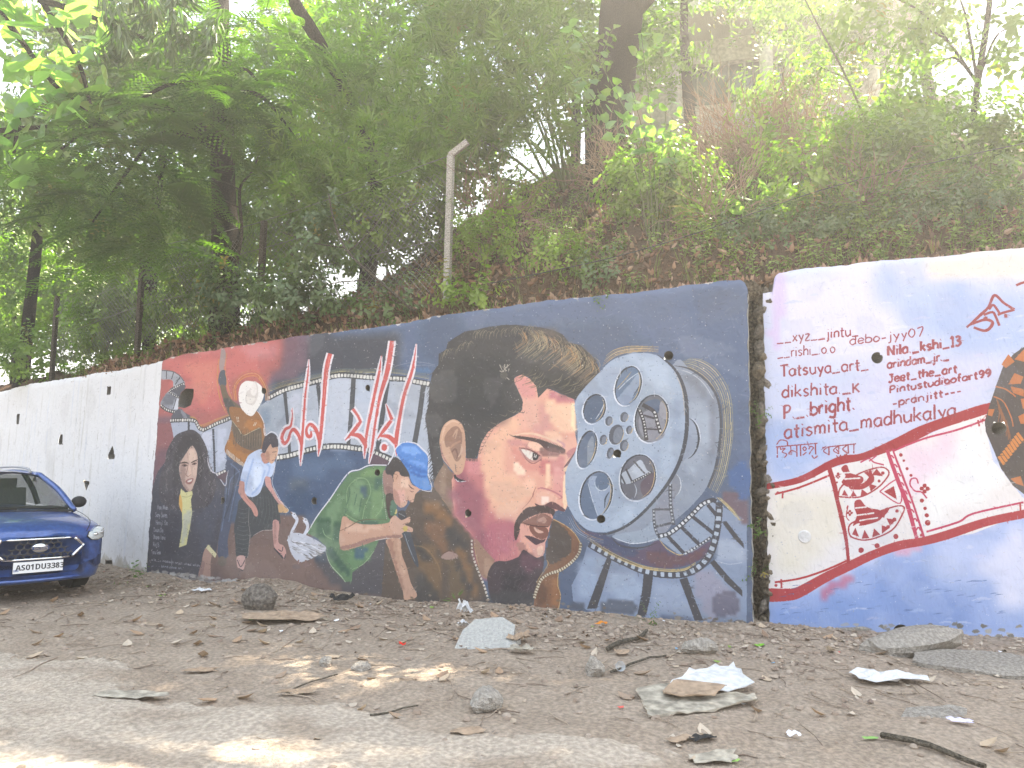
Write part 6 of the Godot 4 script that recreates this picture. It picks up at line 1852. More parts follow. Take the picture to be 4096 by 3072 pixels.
	L("d9d3da",1,0,[1020,163,6.5,1009,244,22.1,984,320,24.1,970,397,24.6,962,458,26.5,965,510,6.1])
	F("d9d3da",1,0,1,[938,482,936,491,930,497,922,499,914,497,907,491,905,482,907,474,912,468,921,465,929,467,935,474])
	L("c05450",1,0,[630,198,1.1,629,249,5.7,623,314,7.7,621,395,8.4,620,443,9.8,619,491,9.7,619,544,0.7])
	L("c05450",1,0,[576,356,1.1,577,388,5,572,416,9.2,552,427,10.6,541,453,12.1,551,472,12.7,565,461,10.6,573,437,9.9,586,427,12.7,607,448,11.9,618,478,8.4])
	L("c05450",1,0,[710,182,16.1,698,235,16,694,331,13.2,690,427,12.4,687,475,11.7,684,513,1])
	L("c05450",1,0,[652,432,5.6,652,448,11.8,639,446,11.8,634,427,9.8,646,410,10.4,666,422,12.5,681,449,12.4,688,478,10.3])
	L("c05450",1,0,[803,361,10.1,822,383,8.7,835,405,10])
	L("c05450",1,0,[835,401,10,813,429,13.4,781,461,2.7])
	L("c05450",1,0,[800,443,6.7,832,447,15.3,853,471,14.6,857,486,6.6])
	L("c05450",1,0,[898,196,1.3,891,256,9.3,874,350,10.6,861,421,10,854,477,8.6,854,518,1])
	L("c05450",1,0,[934,150,15.3,922,241,16.6,901,319,11.9,888,396,8.6,880,473,8.6,870,533,1])
	L("c05450",1,0,[921,347,1,933,372,7.9,945,397,11.7])
	L("c05450",1,0,[944,397,11.1,920,427,12.4,896,457,2.6])
	L("c05450",1,0,[907,447,6.6,935,449,13,960,467,16.2])
	L("c05450",1,0,[1020,163,1.3,1009,244,9.1,984,320,11.1,970,397,11.7,962,458,13.6,965,510,1])
	F("c05450",1,0,1,[931,482,930,487,927,491,922,493,917,491,913,488,912,482,913,477,916,473,921,472,926,473,930,477])
	L("d98a80",.8,0,[708,190,2.1,698,267,2.8,694,331,2.1])
	L("d98a80",.8,0,[638,424,1.7,647,414,2.8,658,417,1.4])
	L("c98a4a",.75,0,[350,329,3,344,280,3.1,376,252,3,425,250,3,461,292,3,468,331,3])
	L("b9703f",.75,0,[347,329,2.7,341,280,2.7,374,248,2.7,427,246,2.7,465,292,2.7,472,331,2.6])
	L("d0a060",.75,0,[343,329,2.4,337,280,2.4,372,244,2.4,428,242,2.3,468,292,2.3,476,331,2.3])
	L("a8624a",.75,0,[340,329,2,333,280,2,370,240,2,429,238,2,472,292,2,480,331,2])
	L("b87850",.75,0,[336,329,1.7,330,280,1.7,368,236,1.7,430,234,1.7,476,292,1.7,483,331,1.6])
	L("c08a50",.8,0,[263,185,3.5,263,257,4.2,280,322,4.1,311,372,2.7])
	L("c08a50",.8,0,[296,164,2.8,293,217,3.5,309,279,4.1,330,323,3.4])
	F("9d8a86",1,1,1,[269,150,283,151,292,173,288,217,291,225,273,229,267,201,269,172])
	F("53565f",1,1,1,[273,229,292,224,296,239,302,258,300,279,277,279,267,260])
	F("6a5c4c",1,1,1,[277,277,299,278,311,304,330,326,370,357,351,403,327,384,310,359,292,322])
	F("4f4c4a",1,10,1,[292,322,318,323,347,354,346,384,322,369])
	F("8d6240",1,1,1,[321,353,366,354,437,367,465,400,477,448,468,492,433,507,403,549,316,503,329,451,336,402])
	F("a9703f",.8,13,1,[388,403,442,391,462,418,427,427,393,421])
	F("a8703c",.7,13,1,[321,490,340,457,358,493,415,511,391,532])
	F("63564b",1,1,1,[336,399,364,424,386,446,420,433,452,421,461,448,460,486,425,496,376,481,350,457])
	at = Transform2D(Vector2(0.3678, -0.0012), Vector2(0.0229, 0.3000), Vector2(-34.7, 164.2))
	for i in 22:
		var x = 985 + i * 13.5
		D(["4a423c", "7c6a58"][i % 2], 1, [x, 900 + 30 * sin(i), 4, x - 6 + rr(-5, 5), 1060 + rr(-20, 30), 4])
	for i in 15:
		D("d2ccc2", 1, [905 + i * 13.5, 1102 + i * 10.5, 7, 901 + i * 13.5, 1154 + i * 10.5, 7])
	L("a59a80",1,0,[336,396,2.7,364,423,2.7,386,446,2.7,420,433,2.7,452,421,2.6])
	T("50483e",1.7,4.0,1.00,[336,396,386,446,452,421])
	L("cfc4b4",1,0,[355,384,2.4,359,401,2.4])
	L("cfc4b4",1,0,[361,384,2.4,365,401,2.4])
	L("cfc4b4",1,0,[424,415,2.3,431,403,2.3])
	L("cfc4b4",1,0,[430,415,2.3,437,403,2.3])
	F("4a5062",1,1,1,[335,528,398,554,393,584,377,620,369,662,360,733,350,792,355,844,318,849,311,809,317,749,325,663,330,585,321,550])
	L("6a7f9e",.6,2,[341,540,4.7,381,572,4.6,366,620,4.6])
	L("6a7f9e",.6,2,[333,621,4.7,331,690,4.6,322,764,4.6])
	L("6a7f9e",.6,2,[373,608,4.6,359,674,4.6,349,733,4.6])
	L("6a7f9e",.6,2,[380,564,4.6,346,594,4.7,340,645,4.6])
	L("343842",.6,2,[341,585,5.3,333,675,5.3])
	L("343842",.6,2,[361,555,5.3,357,638,5.3,330,722,5.3])
	F("6d6258",1,1,1,[351,859,349,867,343,873,334,876,325,874,318,869,315,861,317,853,323,847,332,844,341,846,348,851])
	F("e6e1dc",1,0,1,[360,281,381,264,407,265,430,270,449,285,460,307,453,334,436,361,416,382,390,372,369,351,357,317])
	F("cfc8c1",1,1,1,[386,330,388,302,402,291,418,265,432,282,435,318,421,344,398,342])
	F("e2dcd6",1,1,1,[404,291,417,268,429,288,426,311,411,312])
	F("ddd6cf",1,2,1,[391,318,415,321,426,324,413,339,394,336])
	F("45444c",1,1,0,[14,623,33,573,69,529,227,527,253,569,280,573,325,615,325,663,317,749,308,820,306,838,253,835,241,915,209,941,147,933,11,912,6,809,10,701])
	F("4c4e5c",.6,39,1,[237,648,311,631,305,735,266,811,227,798])
	F("3b3a42",.7,33,1,[67,714,138,712,146,832,85,850])
	F("474347",1,1,1,[86,464,104,444,134,433,169,427,202,442,228,473,242,500,253,540,274,573,289,615,268,675,209,695,108,699,49,664,45,590,61,543,65,502])
	F("3a3739",.8,13,1,[132,452,186,442,214,488,227,555,217,616,200,602,200,510,174,479,145,501,125,542,123,612,100,619,99,526])
	at = Transform2D(Vector2(0.3894, -0.0081), Vector2(0.0276, 0.3055), Vector2(-57.6, 163.2))
	for i in 110:
		var y = rr(1000, 1760)
		var x = maxf(rr(180, 380), 330 - (y - 950) * .35) if i % 2 else minf(rr(590, 770), 640 + (y - 950) * .25)
		var s = rr(25, 55) * [-1, 1].pick_random()
		D(["6b6566", "5d5758", "332f31", "7a7274", "39353a"].pick_random(), .8, [x, y, 2, x + s * .35, y + absf(s) * .3, 7, x - s * .1, y + absf(s) * .8, 6, x + s * .3, y + absf(s) * 1.3, 2])
	F("bb9e90",1,1,1,[151,507,174,482,193,501,202,525,204,565,200,598,180,637,152,623,133,588,125,557,132,534])
	F("957a70",.9,9,1,[128,554,144,538,155,572,155,612,180,635,152,623,134,588])
	F("d0b4a2",.9,11,1,[161,504,179,492,193,516,187,538,167,535])
	F("cfae9c",1,3,1,[165,550,173,553,181,581,168,587])
	F("ceb09e",.8,3,1,[185,556,201,553,199,586,187,580])
	L("43342f",1,0,[128,543,2.8,144,539,5.2,165,542,3.8])
	L("43342f",1,0,[175,540,3.8,189,534,4.8,202,529,2.1])
	F("6a4f48",1,1,1,[135,549,149,545,161,549,149,554])
	F("6a4f48",1,1,1,[178,545,189,539,200,541,190,547])
	F("2f2625",1,0,1,[152,549,152,551,150,552,148,552,146,552,145,551,144,549,145,548,146,547,148,546,150,547,151,548])
	F("2f2625",1,0,1,[193,543,193,544,191,545,190,546,188,545,186,544,186,543,186,541,187,540,189,540,191,540,192,541])
	L("7d5c52",.9,0,[163,545,1.4,161,563,2.4,157,581,3.1,168,586,2.1,179,579,1.4])
	F("8d5c56",1,1,1,[157,603,169,595,188,592,190,599,182,611,164,612])
	F("d8ccc4",1,1,1,[164,602,184,596,181,603,169,606])
	L("7d6258",.7,0,[152,623,2.4,180,637,2.4,194,620,2.4])
	F("cdc78c",1,0,0,[139,628,159,641,188,635,191,646,185,663,194,710,191,740,181,815,150,825,157,756,151,711,134,681,137,651])
	F("d2a458",1,1,1,[136,648,135,681,150,708,147,669])
	F("b5b5a4",.8,16,1,[156,729,180,695,190,728,173,795,156,814])
	L("a29a68",.8,0,[145,654,2.8,168,656,2.7,189,648,2.7])
	F("a58477",1,1,1,[265,821,288,829,287,869,287,920,241,915,251,871,254,838])
	F("8a6c66",.8,3,1,[241,915,252,868,264,870,256,914])
	F("cfc79c",1,0,0,[273,810,309,838,303,851,262,820])
	L("d0cdd4",.9,0,[243,517,2,249,543,3.4,267,568,4.7,286,575,2.7,307,596,3,327,614,3.3,330,584,2.3,334,563,1.7])
	F("5a4850",1,1,1,[291,584,329,567,328,584,324,605,310,596])
	F("414446",1,1,1,[386,661,416,646,445,648,475,618,499,608,522,625,542,662,549,693,554,730,525,724,527,746,485,754,451,774,436,791,434,841,391,844,380,790,372,747,380,697])
	at = Transform2D(Vector2(0.3589, -0.0134), Vector2(0.0217, 0.2904), Vector2(-18.6, 513.6))
	for i in 11:
		D("6c706e", .7, [1085 - i * 3, 640 + i * 48, 2, 1140, 658 + i * 48, 5, 1195, 644 + i * 48, 2])
	for i in 7:
		D("686d6b", .6, [1300 + i * 30, 480 + i * 8, 2, 1290 + i * 36, 620 + i * 16, 5, 1240 + i * 40, 800 + i * 8, 3])
	L("c2b9ae",.7,0,[429,677,1,429,730,1.3,438,773,1.3,434,843,1.6])
	L("cac4bc",.8,0,[451,772,1.3,485,754,1.6,527,749,1.6,529,726,1])
	F("bf9188",1,1,1,[525,723,550,726,550,785,572,798,583,820,575,836,542,811,532,789])
	F("a2766f",.8,3,1,[529,726,538,728,542,785,533,789])
	L("34343a",1,0,[534,807,3.1,557,824,5.6,575,837,5,581,823,2.5])
	L("34343a",1,0,[552,810,2.8,566,815,2.8,569,801,2.8])
	F("c59a91",1,1,1,[392,842,423,840,424,875,412,884,396,874])
	L("2f2f34",1,0,[394,852,3.2,409,873,2.9,424,852,3.2])
	L("2f2f34",1,0,[401,879,2.6,420,885,3.2])
	F("bf8a7c",1,1,1,[386,595,408,600,407,622,418,648,447,669,463,692,463,709,450,706,437,686,406,661,381,635,383,614])
	L("a06a60",.7,1,[402,608,1.6,405,643,2.3,436,674,1.6])
	L("8a5a52",1,0,[450,688,1.3,458,704,1.3])
	F("c4918a",1,1,1,[486,579,505,583,514,611,541,648,558,660,567,678,548,670,500,620,488,605])
	F("c79f72",1,1,0,[540,668,556,667,584,685,575,694,546,694])
	L("e0d8d0",.8,0,[518,616,1.3,545,653,1.9,583,684,1.9,572,695,1.3])
	F("bccae4",1,1,1,[418,508,462,491,466,516,482,538,519,530,517,565,507,581,487,580,479,604,466,635,436,648,408,635,403,600,387,594,391,565,402,532])
	L("8ba5d2",.6,3,[434,522,7.2,414,594,7.2,409,629,7.2])
	L("8ba5d2",.6,3,[467,528,7.2,500,548,7.1,492,580,7.1])
	L("8ba5d2",.6,3,[435,640,7.2,466,610,7.1,483,560,7.1])
	L("8ba5d2",.6,3,[388,591,7.3,407,598,7.2])
	F("d5dff0",.8,16,1,[443,552,472,551,465,604,435,629])
	F("b9806f",1,1,1,[463,507,485,501,494,532,478,538,466,522])
	F("c89c82",1,1,1,[481,495,499,473,507,485,526,481,530,506,523,519,515,533,505,538,489,525,480,507])
	F("a8745f",.7,3,1,[483,501,494,501,499,527,488,525])
	F("3f3a41",1,1,1,[466,480,476,449,500,438,522,451,529,480,517,485,505,485,499,474,484,494,479,503,468,501])
	L("3a302e",1,0,[507,501,1.9,524,499,1.9])
	L("7a4a42",1,0,[508,528,1.9,518,525,1.9])
	L("8a5c4e",1,0,[519,507,1.3,524,515,1.9,517,518,1])
	L("e3dfe6",.85,0,[466,421,1.6,475,446,3.3,500,434,3.3,524,448,2.9,532,486,2.3,524,533,1.9,519,565,1.9,515,603,1.9,550,654,1.9])
	L("e3dfe6",.9,0,[437,365,1.3,463,397,3,475,442,2])
	L("c9cbd6",1,0,[594,691,4.8,606,702,13.2,617,717,10.7,601,751,10.7,590,784,15.5])
	L("c9cbd6",1,0,[636,707,4.8,648,716,13,658,732,10.6,651,754,10.6,637,776,14.2])
	F("d2d3db",1,0,1,[614,703,611,705,607,706,602,705,598,702,596,699,596,696,599,693,604,693,608,694,612,697,614,700])
	F("d2d3db",1,0,1,[657,717,655,720,651,721,646,721,642,719,639,716,639,713,641,710,645,709,650,709,655,711,657,714])
	L("7d6250",1,0,[590,690,3,598,696,5.4])
	L("7d6250",1,0,[635,707,3,641,712,5.3])
	F("3a3538",1,0,1,[608,698,608,698,607,699,606,699,605,699,604,699,604,698,604,697,605,696,606,696,607,696,607,697])
	F("3a3538",1,0,1,[650,713,650,714,649,715,648,715,647,715,646,714,646,714,646,713,647,712,648,712,649,712,650,713])
	F("bfc1cb",1,1,1,[586,768,619,755,672,766,730,794,713,811,676,833,632,844,600,816])
	at = Transform2D(Vector2(0.6450, -0.0337), Vector2(0.0334, 0.5345), Vector2(-13.9, 145.2))
	for i in 60:
		var x = rr(880, 1060)
		var y = 1235 + rr(0, 95) * (1 - absf(x - 960) / 150) + (x - 880) * .18
		D(["e2e3ea", "8b8988", "6f6b68", "d4d5de", "a3a1a3"].pick_random(), .9, [x, y, 2, x + 18, y + 10, 7, x + 36, y + 12 + rr(-8, 8), 2])
	L("84675e",1,0,[631,838,5.3,630,862,5.3])
	L("84675e",1,0,[658,837,5.3,657,861,5.3])
	F("6d5f60",.8,4,1,[638,859,637,863,631,866,623,868,615,867,610,865,607,861,609,857,615,854,622,853,630,853,636,856])
	F("76605c",.8,3,1,[674,852,673,855,668,858,662,860,655,859,650,857,648,853,650,849,654,846,661,845,667,846,672,848])
	F("544840",1,1,0,[931,959,938,774,1004,669,1033,620,1093,598,1124,631,1167,676,1186,702,1229,739,1234,788,1249,838,1270,882,1282,935])
	F("85603f",.75,27,1,[1056,633,1106,645,1160,696,1149,713,1111,692,1065,666])
	F("7c5a44",.75,27,1,[1060,717,1111,692,1134,707,1151,776,1122,784,1083,746])
	F("73593f",.75,27,1,[1024,769,1084,766,1127,813,1133,879,1112,922,1073,866])
	F("7d5d40",.75,26,1,[1162,756,1206,786,1242,887,1250,918,1209,857])
	F("665441",.75,26,1,[1145,796,1190,842,1199,906,1156,919])
	F("3c3b3b",.75,27,1,[1127,708,1164,716,1217,763,1195,780,1151,750])
	F("3c3b3b",.75,27,1,[1042,852,1080,866,1120,922,1046,947])
	F("3c3b3b",.75,27,1,[1030,749,1089,796,1112,821,1063,814])
	F("3c3b3b",.75,26,1,[1182,826,1216,873,1228,914])
	L("8d7050",.6,3,[1031,772,2.1,1077,780,4.9,1116,824,4.2,1129,869,2.1])
	L("b58a58",1,0,[1121,631,1.4,1148,657,1.8])
	L("b58a58",1,0,[1171,683,1.7,1197,708,2.1,1230,736,1.4])
	F("9a7f76",1,3,1,[1125,802,1148,783,1178,791,1174,801,1149,807])
	L("5d4438",1,0,[1130,792,2.8,1152,782,2.8,1176,789,2.8])
	F("587554",1,0,0,[932,540,900,537,868,543,836,555,802,562,773,599,734,650,694,698,658,754,694,767,729,791,736,826,758,859,805,895,828,891,828,865,851,847,886,821,904,789,917,761,958,754,975,690,957,657,937,637,918,582,923,554])
	F("6f8f5c",.8,19,1,[868,544,917,543,910,571,878,569,837,569])
	F("75956c",.8,19,1,[810,605,838,583,863,590,853,639,843,688,818,682,800,648])
	F("6c8a66",.8,19,1,[735,671,782,627,777,677,738,735,705,736])
	F("6d8c60",.8,18,1,[881,631,916,610,930,658,916,696,884,694])
	F("62845c",.8,19,1,[805,808,873,794,886,817,827,852])
	F("5f8058",.8,19,1,[756,818,793,830,820,866,801,884])
	F("3c5566",.75,17,1,[839,598,871,604,865,632,848,625])
	F("36524a",.75,17,1,[844,713,940,702,901,717,845,723])
	F("33503f",.75,17,1,[787,712,782,768,753,762,754,720])
	F("3b5a50",.75,17,1,[890,572,914,578,911,603,892,610])
	F("2f4a40",.75,17,1,[729,791,755,801,816,863,804,870,757,839])
	F("36536a",.75,17,1,[832,793,880,784,866,815,834,827])
	F("31503c",.75,18,1,[694,701,737,707,731,756,689,755])
	L("8aa878",.7,0,[801,669,2.7,795,627,2.7,806,598,2.7,838,578,2.7,866,583,2.6,880,611,2.6,877,632,2.6,862,667,2.6,856,702,2.6])
	L("8aa878",.7,0,[790,687,2.7,828,706,2.6,852,712,2.6])
	L("8aa878",.7,0,[713,736,2.7,723,757,2.7,749,769,2.7])
	L("8aa878",.7,0,[900,693,2.6,919,672,2.6,925,637,2.6])
	L("3a5a4a",.6,2,[797,662,3.4,807,627,3.4,802,606,3.4])
	L("3a5a4a",.6,2,[825,661,3.4,832,626,3.4])
	L("3a5a4a",.6,2,[843,681,3.4,849,639,3.4])
	L("3a5a4a",.6,2,[790,697,3.4,797,676,3.4])
	L("b9c9a8",.8,0,[728,805,1.1,749,846,2.3,788,878,3,805,895,1.5])
	L("a8c090",.7,0,[827,856,1.1,867,836,2.2,901,796,1.5])
	F("be937c",1,0,1,[788,696,824,712,861,718,909,716,948,709,975,695,1000,699,998,744,983,755,919,761,864,780,824,793,788,799,775,768,779,726])
	F("8f6a60",.85,4,1,[783,789,823,780,883,759,981,744,983,755,919,761,864,780,788,799])
	F("d3ad96",.8,17,1,[795,715,861,726,941,719,902,734,814,749])
	L("5d4436",.7,1,[771,744,1.1,808,728,3,844,709,3.4,892,701,2.2,940,701,1.1])
	L("d9d4d0",.8,0,[903,765,1.5,942,757,2.2,989,754,1.4])
	F("bd937b",1,1,1,[941,761,988,756,995,798,1012,834,1030,882,1050,911,1046,924,1023,931,1010,937,1003,904,982,859,965,820,952,787])
	F("99705f",.8,10,1,[943,763,962,762,976,819,998,871,1011,907,999,898,969,826])
	F("d0a98f",.7,10,1,[978,762,988,764,995,811,1008,851,997,841])
	F("44484f",1,0,1,[993,735,1018,729,1032,762,1049,810,1053,834,1044,830,1031,811,1009,767])
	L("8c939c",.8,0,[1002,740,2.2,1021,783,3.2,1041,819,1.8])
	F("3a3a3c",1,1,1,[977,677,997,671,1007,686,1006,701,985,700])
	L("8a8c90",.7,0,[980,680,2.9,1002,689,2.9])
	F("c59c88",1,1,1,[967,687,991,700,1017,689,1019,705,1003,713,1028,722,1027,734,1004,733,981,744,953,725,952,701])
	L("8a6258",1,0,[995,713,1.8,1014,706,1.8])
	L("8a6258",1,0,[992,725,1.8,1019,729,1.8])
	F("c2aa5c",1,0,1,[1012,724,1011,728,1008,732,1004,733,1000,732,998,729,996,725,997,721,1000,718,1004,717,1008,718,1011,720])
	F("c9b870",1,0,1,[975,676,974,679,972,682,969,683,966,681,965,678,965,674,966,671,968,668,971,668,974,669,975,672])
	F("94736a",1,1,1,[923,554,958,551,963,588,960,622,932,627,923,595])
	F("7d5d58",.8,4,1,[931,602,959,608,969,649,945,636])
	F("3f3330",1,2,1,[933,628,964,626,973,656,959,691,945,691])
	F("4b6a56",1,3,1,[953,643,973,653,963,684,951,684])
	F("c79c87",1,0,1,[957,584,973,565,1006,568,1021,593,1049,605,1034,622,1028,645,1016,644,1009,640,1006,652,991,663,975,657,961,636])
	F("d9a394",.8,13,1,[967,615,991,608,1000,635,981,649])
	F("e0bda6",.8,13,1,[981,577,1007,575,1010,600,986,601])
	F("a9776a",.8,4,1,[960,608,976,622,985,656,975,657,961,636])
	L("4a3632",1,0,[1009,593,1.1,1018,602,2.9,1029,607,1.4])
	L("6a4a44",1,0,[1014,611,1.1,1022,615,2.2,1028,613,1.1])
	L("8a4f4a",1,0,[992,637,1.1,1000,643,2.5,1009,640,1.1])
	L("e4dcd6",1,0,[995,640,1.5,1002,644,1.5])
	L("8f6054",.8,0,[1011,629,1.5,1009,637,2.2,1019,644,1.4])
	F("3e3a3a",1,1,1,[929,548,947,518,959,511,975,518,998,540,1014,566,1007,570,985,568,975,557,963,557,958,570,959,588,950,567,934,564])
	F("c2977f",1,0,1,[957,567,965,555,978,559,975,574,966,587,959,584])
	L("8a604f",1,0,[963,563,1.8,971,567,1.8,966,579,1.8])
	F("4f80c6",1,0,1,[966,480,993,467,1028,472,1052,490,1072,512,1072,565,1086,598,1080,609,1048,605,1021,586,1008,556,979,518,964,497])
	F("74a0de",.85,8,1,[981,480,1024,478,1048,497,1025,504,990,497])
	F("3c68ae",.85,8,1,[970,501,995,521,1027,538,1069,551,1070,561,1015,549,983,521])
	F("6a97d8",.85,8,1,[1010,518,1057,527,1065,541,1026,531])
	F("5c88c4",.85,8,1,[1016,562,1066,575,1081,598,1048,599,1021,579])
	F("3a62a4",.85,8,1,[1012,552,1043,562,1070,568,1066,573,1036,569])
	L("d6d6de",1,0,[657,754,2.3,694,696,3.5,737,643,3.9,776,588,3.8,804,559,4.2,836,552,3.4,872,538,3.4,932,536,3])
	L("d6d6de",.95,0,[936,536,2.2,951,511,4.5,963,483,3.7,989,466,3.3,1028,469,3.7,1054,487,3.6,1075,510,3.3,1075,561,2.9,1088,598,2.5,1081,612,2.1,1049,607,1.8])
	T("a9a6a0",3.3,5.6,0.70,[921,554,920,596,927,637,940,698])
	F("7a6354",1,3,1,[1101,509,1155,556,1181,562,1169,643,1159,676,1124,631,1093,591])
	F("8f7664",.8,14,1,[1111,530,1133,546,1131,617,1116,611])
	F("d69b88",1,0,0,[1341,280,1365,266,1390,280,1413,302,1417,335,1443,308,1480,325,1523,342,1529,363,1529,412,1527,434,1536,479,1527,511,1499,537,1501,556,1508,584,1510,616,1508,640,1500,656,1481,653,1469,657,1464,681,1457,700,1453,723,1444,745,1444,763,1438,781,1420,787,1366,815,1297,851,1276,853,1247,829,1229,739,1186,700,1167,678,1156,630,1152,576,1191,512,1233,513,1238,478,1265,431,1308,404,1346,388,1370,371,1370,341,1356,314])
	F("e2b093",.85,33,1,[1238,495,1266,447,1343,394,1378,381,1358,427,1323,461,1318,527,1361,565,1406,584,1396,635,1362,656,1314,677,1274,639,1251,561])
	F("b66f70",1,27,1,[1191,512,1235,515,1249,578,1271,646,1300,687,1349,698,1364,739,1365,787,1290,852,1247,829,1229,739,1167,678,1152,576])
	F("8f5560",.9,40,1,[1189,562,1234,594,1257,660,1273,724,1295,775,1276,837,1247,822,1223,726,1163,663,1160,590])
	F("a9606c",.8,26,1,[1272,692,1342,689,1350,737,1330,779,1289,794,1259,751])
	F("c98284",.8,20,1,[1195,515,1231,515,1240,561,1203,549])
	at = Transform2D(Vector2(0.3517, -0.0176), Vector2(0.0078, 0.3219), Vector2(1033.1, 123.8))
	for i in 70:
		var x = rr(560, 860)
		var y = rr(1860, 2120)
		D(["c07a80", "8a4f5e", "d09590", "74444f"].pick_random(), .45, [x, y, 2, x + rr(-5, 5), y + rr(20, 60), 5])
	F("cf8d86",1,9,1,[1344,280,1365,271,1404,302,1412,335,1391,348,1372,338])
	F("dba592",.8,26,1,[1372,341,1412,329,1427,395,1410,428,1358,427,1367,378])
	F("cc8f86",.8,26,1,[1419,349,1447,369,1455,428,1482,453,1472,466,1421,444,1393,434,1420,395])
	F("e8bb9c",.9,19,1,[1436,336,1491,359,1521,350,1527,395,1524,434,1495,440,1461,405,1447,379])
	F("f0d3ac",.9,8,1,[1514,356,1527,363,1528,415,1525,434,1517,415])
	F("b87278",.9,15,1,[1446,313,1480,327,1518,343,1508,353,1460,339])
	F("e6b99c",.8,15,1,[1434,428,1472,434,1495,460,1479,470,1445,450])
	F("c68a82",.9,13,1,[1320,454,1359,460,1421,473,1435,493,1369,477,1341,474])
	F("e3b79f",1,3,1,[1390,464,1428,467,1438,483,1421,489,1394,480])
	F("cc8679",.8,16,1,[1334,477,1366,483,1391,522,1429,525,1416,551,1367,536])
	F("efceb4",.9,13,1,[1342,520,1360,523,1381,549,1360,559])
	F("e9b79d",.8,25,1,[1395,558,1416,570,1396,600,1368,591])
	F("c07470",.9,15,1,[1422,512,1463,512,1493,498,1493,543,1456,557,1429,551])
	F("e9bf9f",.9,10,1,[1442,525,1459,534,1457,582,1443,589])
	F("d3908a",.8,15,1,[1463,534,1493,540,1504,588,1494,620,1471,608])
	F("eecfa9",.9,3,1,[1497,556,1504,569,1507,632,1498,651,1494,607])
	F("dca793",1,10,1,[1413,616,1444,599,1464,608,1478,626,1458,646,1424,641])
	F("edd2c2",1,8,1,[1430,621,1447,615,1454,630,1434,637])
	L("a8646a",.8,2,[1420,596,2.6,1433,593,4,1464,601,4.6,1491,616,3.2,1481,623,1.6])
	L("9a6258",.8,1,[1415,590,1.3,1406,616,4,1412,638,3.3])
	F("d79f86",1,9,1,[1396,623,1410,619,1415,641,1383,661,1363,669])
	L("8f5c58",.7,0,[1410,609,1.7,1393,635,2,1373,655,1.3])
	F("5b3b3e",1,1,1,[1412,636,1434,642,1461,630,1481,637,1501,651,1495,656,1478,652,1461,649,1427,650])
	F("3e3130",1,2,1,[1411,645,1434,641,1464,649,1472,656,1465,671,1460,664,1434,663,1401,674,1375,691,1369,713,1357,743,1351,721,1356,688,1383,653])
	at = Transform2D(Vector2(0.3399, -0.0130), Vector2(0.0054, 0.3186), Vector2(1047.8, 126.0))
	for i in 50:
		var t = randf()
		var x = 900 + t * 290
		var y = 1820 - t * 110 + rr(-20, 50) * (1 - t * .6)
		D(["2f2526", "5d4648", "6f585a"].pick_random(), .7, [x, y - 22, 2, x - 6, y + 24, 4])
	F("7d544b",1,1,1,[1375,691,1401,678,1421,668,1441,664,1464,677,1462,687,1453,700,1432,699,1411,698,1384,697])
	F("a87f70",1,2,1,[1419,684,1438,673,1448,681,1442,691,1425,687])
	F("74493f",1,1,1,[1398,698,1418,700,1448,703,1453,724,1439,734,1419,732,1400,715])
	F("c79d8c",1,2,1,[1411,702,1423,708,1439,715,1425,719,1413,711])
	L("3d2626",1,0,[1377,692,1,1411,699,2.3,1453,700,1.6])
	F("cf9788",1,2,1,[1369,698,1385,697,1400,718,1388,728,1373,739])
	F("432f37",1,2,1,[1383,727,1405,729,1432,737,1446,733,1432,751,1416,751,1393,736])
	F("cb968a",1,3,1,[1392,746,1416,752,1442,743,1443,763,1437,780,1416,783,1404,766])
	F("dcb09c",1,3,1,[1422,758,1439,754,1436,776,1424,779])
	F("a07068",.9,8,1,[1357,749,1378,748,1392,769,1375,777])
	F("8f6f5d",1,1,1,[1232,746,1267,776,1298,810,1280,851,1249,837])
	F("a58570",.8,9,1,[1268,795,1294,812,1278,849,1261,831])
	F("3e3439",1,2,1,[1293,807,1331,801,1365,787,1380,767,1402,778,1423,787,1441,782,1437,826,1421,874,1411,906,1395,926,1299,921,1273,853])
	F("5d3c48",.7,19,1,[1365,787,1385,770,1426,790,1433,811,1393,829])
	F("2d2a2e",.7,25,1,[1318,834,1383,830,1367,878,1319,888])
	at = Transform2D(Vector2(0.3425, -0.0227), Vector2(0.0064, 0.3150), Vector2(1043.2, 142.8))
	for i in 70:
		var x = rr(700, 1040)
		var y = rr(2150, 2460)
		D(["5a4f55", "6a5f66", "29242a"].pick_random(), .5, [x, y, 2, x + rr(-30, 10), y + 30, 4, x + rr(-60, 10), y + 50, 2])
	F("3b3a3c",.7,15,1,[1249,912,1333,881,1414,884,1412,925,1271,939])
	F("76503a",1,1,0,[1467,678,1505,696,1531,717,1549,746,1530,790,1485,822,1481,855,1491,885,1484,924,1412,925,1418,881,1431,842,1453,810,1450,788,1454,744])
	F("4b413c",1,7,1,[1467,682,1495,698,1518,725,1519,763,1490,789,1462,802,1446,785,1452,744,1459,706])
	F("8d5f3f",.8,15,1,[1464,846,1480,839,1488,885,1478,919,1461,902])
	F("5b4032",.8,15,1,[1421,874,1441,848,1451,888,1435,923,1418,918])
	L("b39462",1,0,[1467,678,2.6,1505,696,2.6,1531,717,2.5,1549,746,2.5])
	L("b39462",1,0,[1484,823,2.2,1482,855,2.2,1491,885,2.2,1486,919,2.2])
	L("a58658",1,0,[1450,791,1.9,1453,804,1.9,1430,839,1.9,1421,856,1.9])
	L("6a5646",1,0,[1546,739,8.2,1542,767,8.2,1519,795,8.2,1487,818,8.3,1457,829,8.4,1434,845,8.4,1421,874,8.4,1415,897,8.4])
	T("cfc6ac",4.8,7.7,1.60,[1547,741,1542,767,1520,794,1487,817,1458,828,1435,845,1422,874,1415,897])
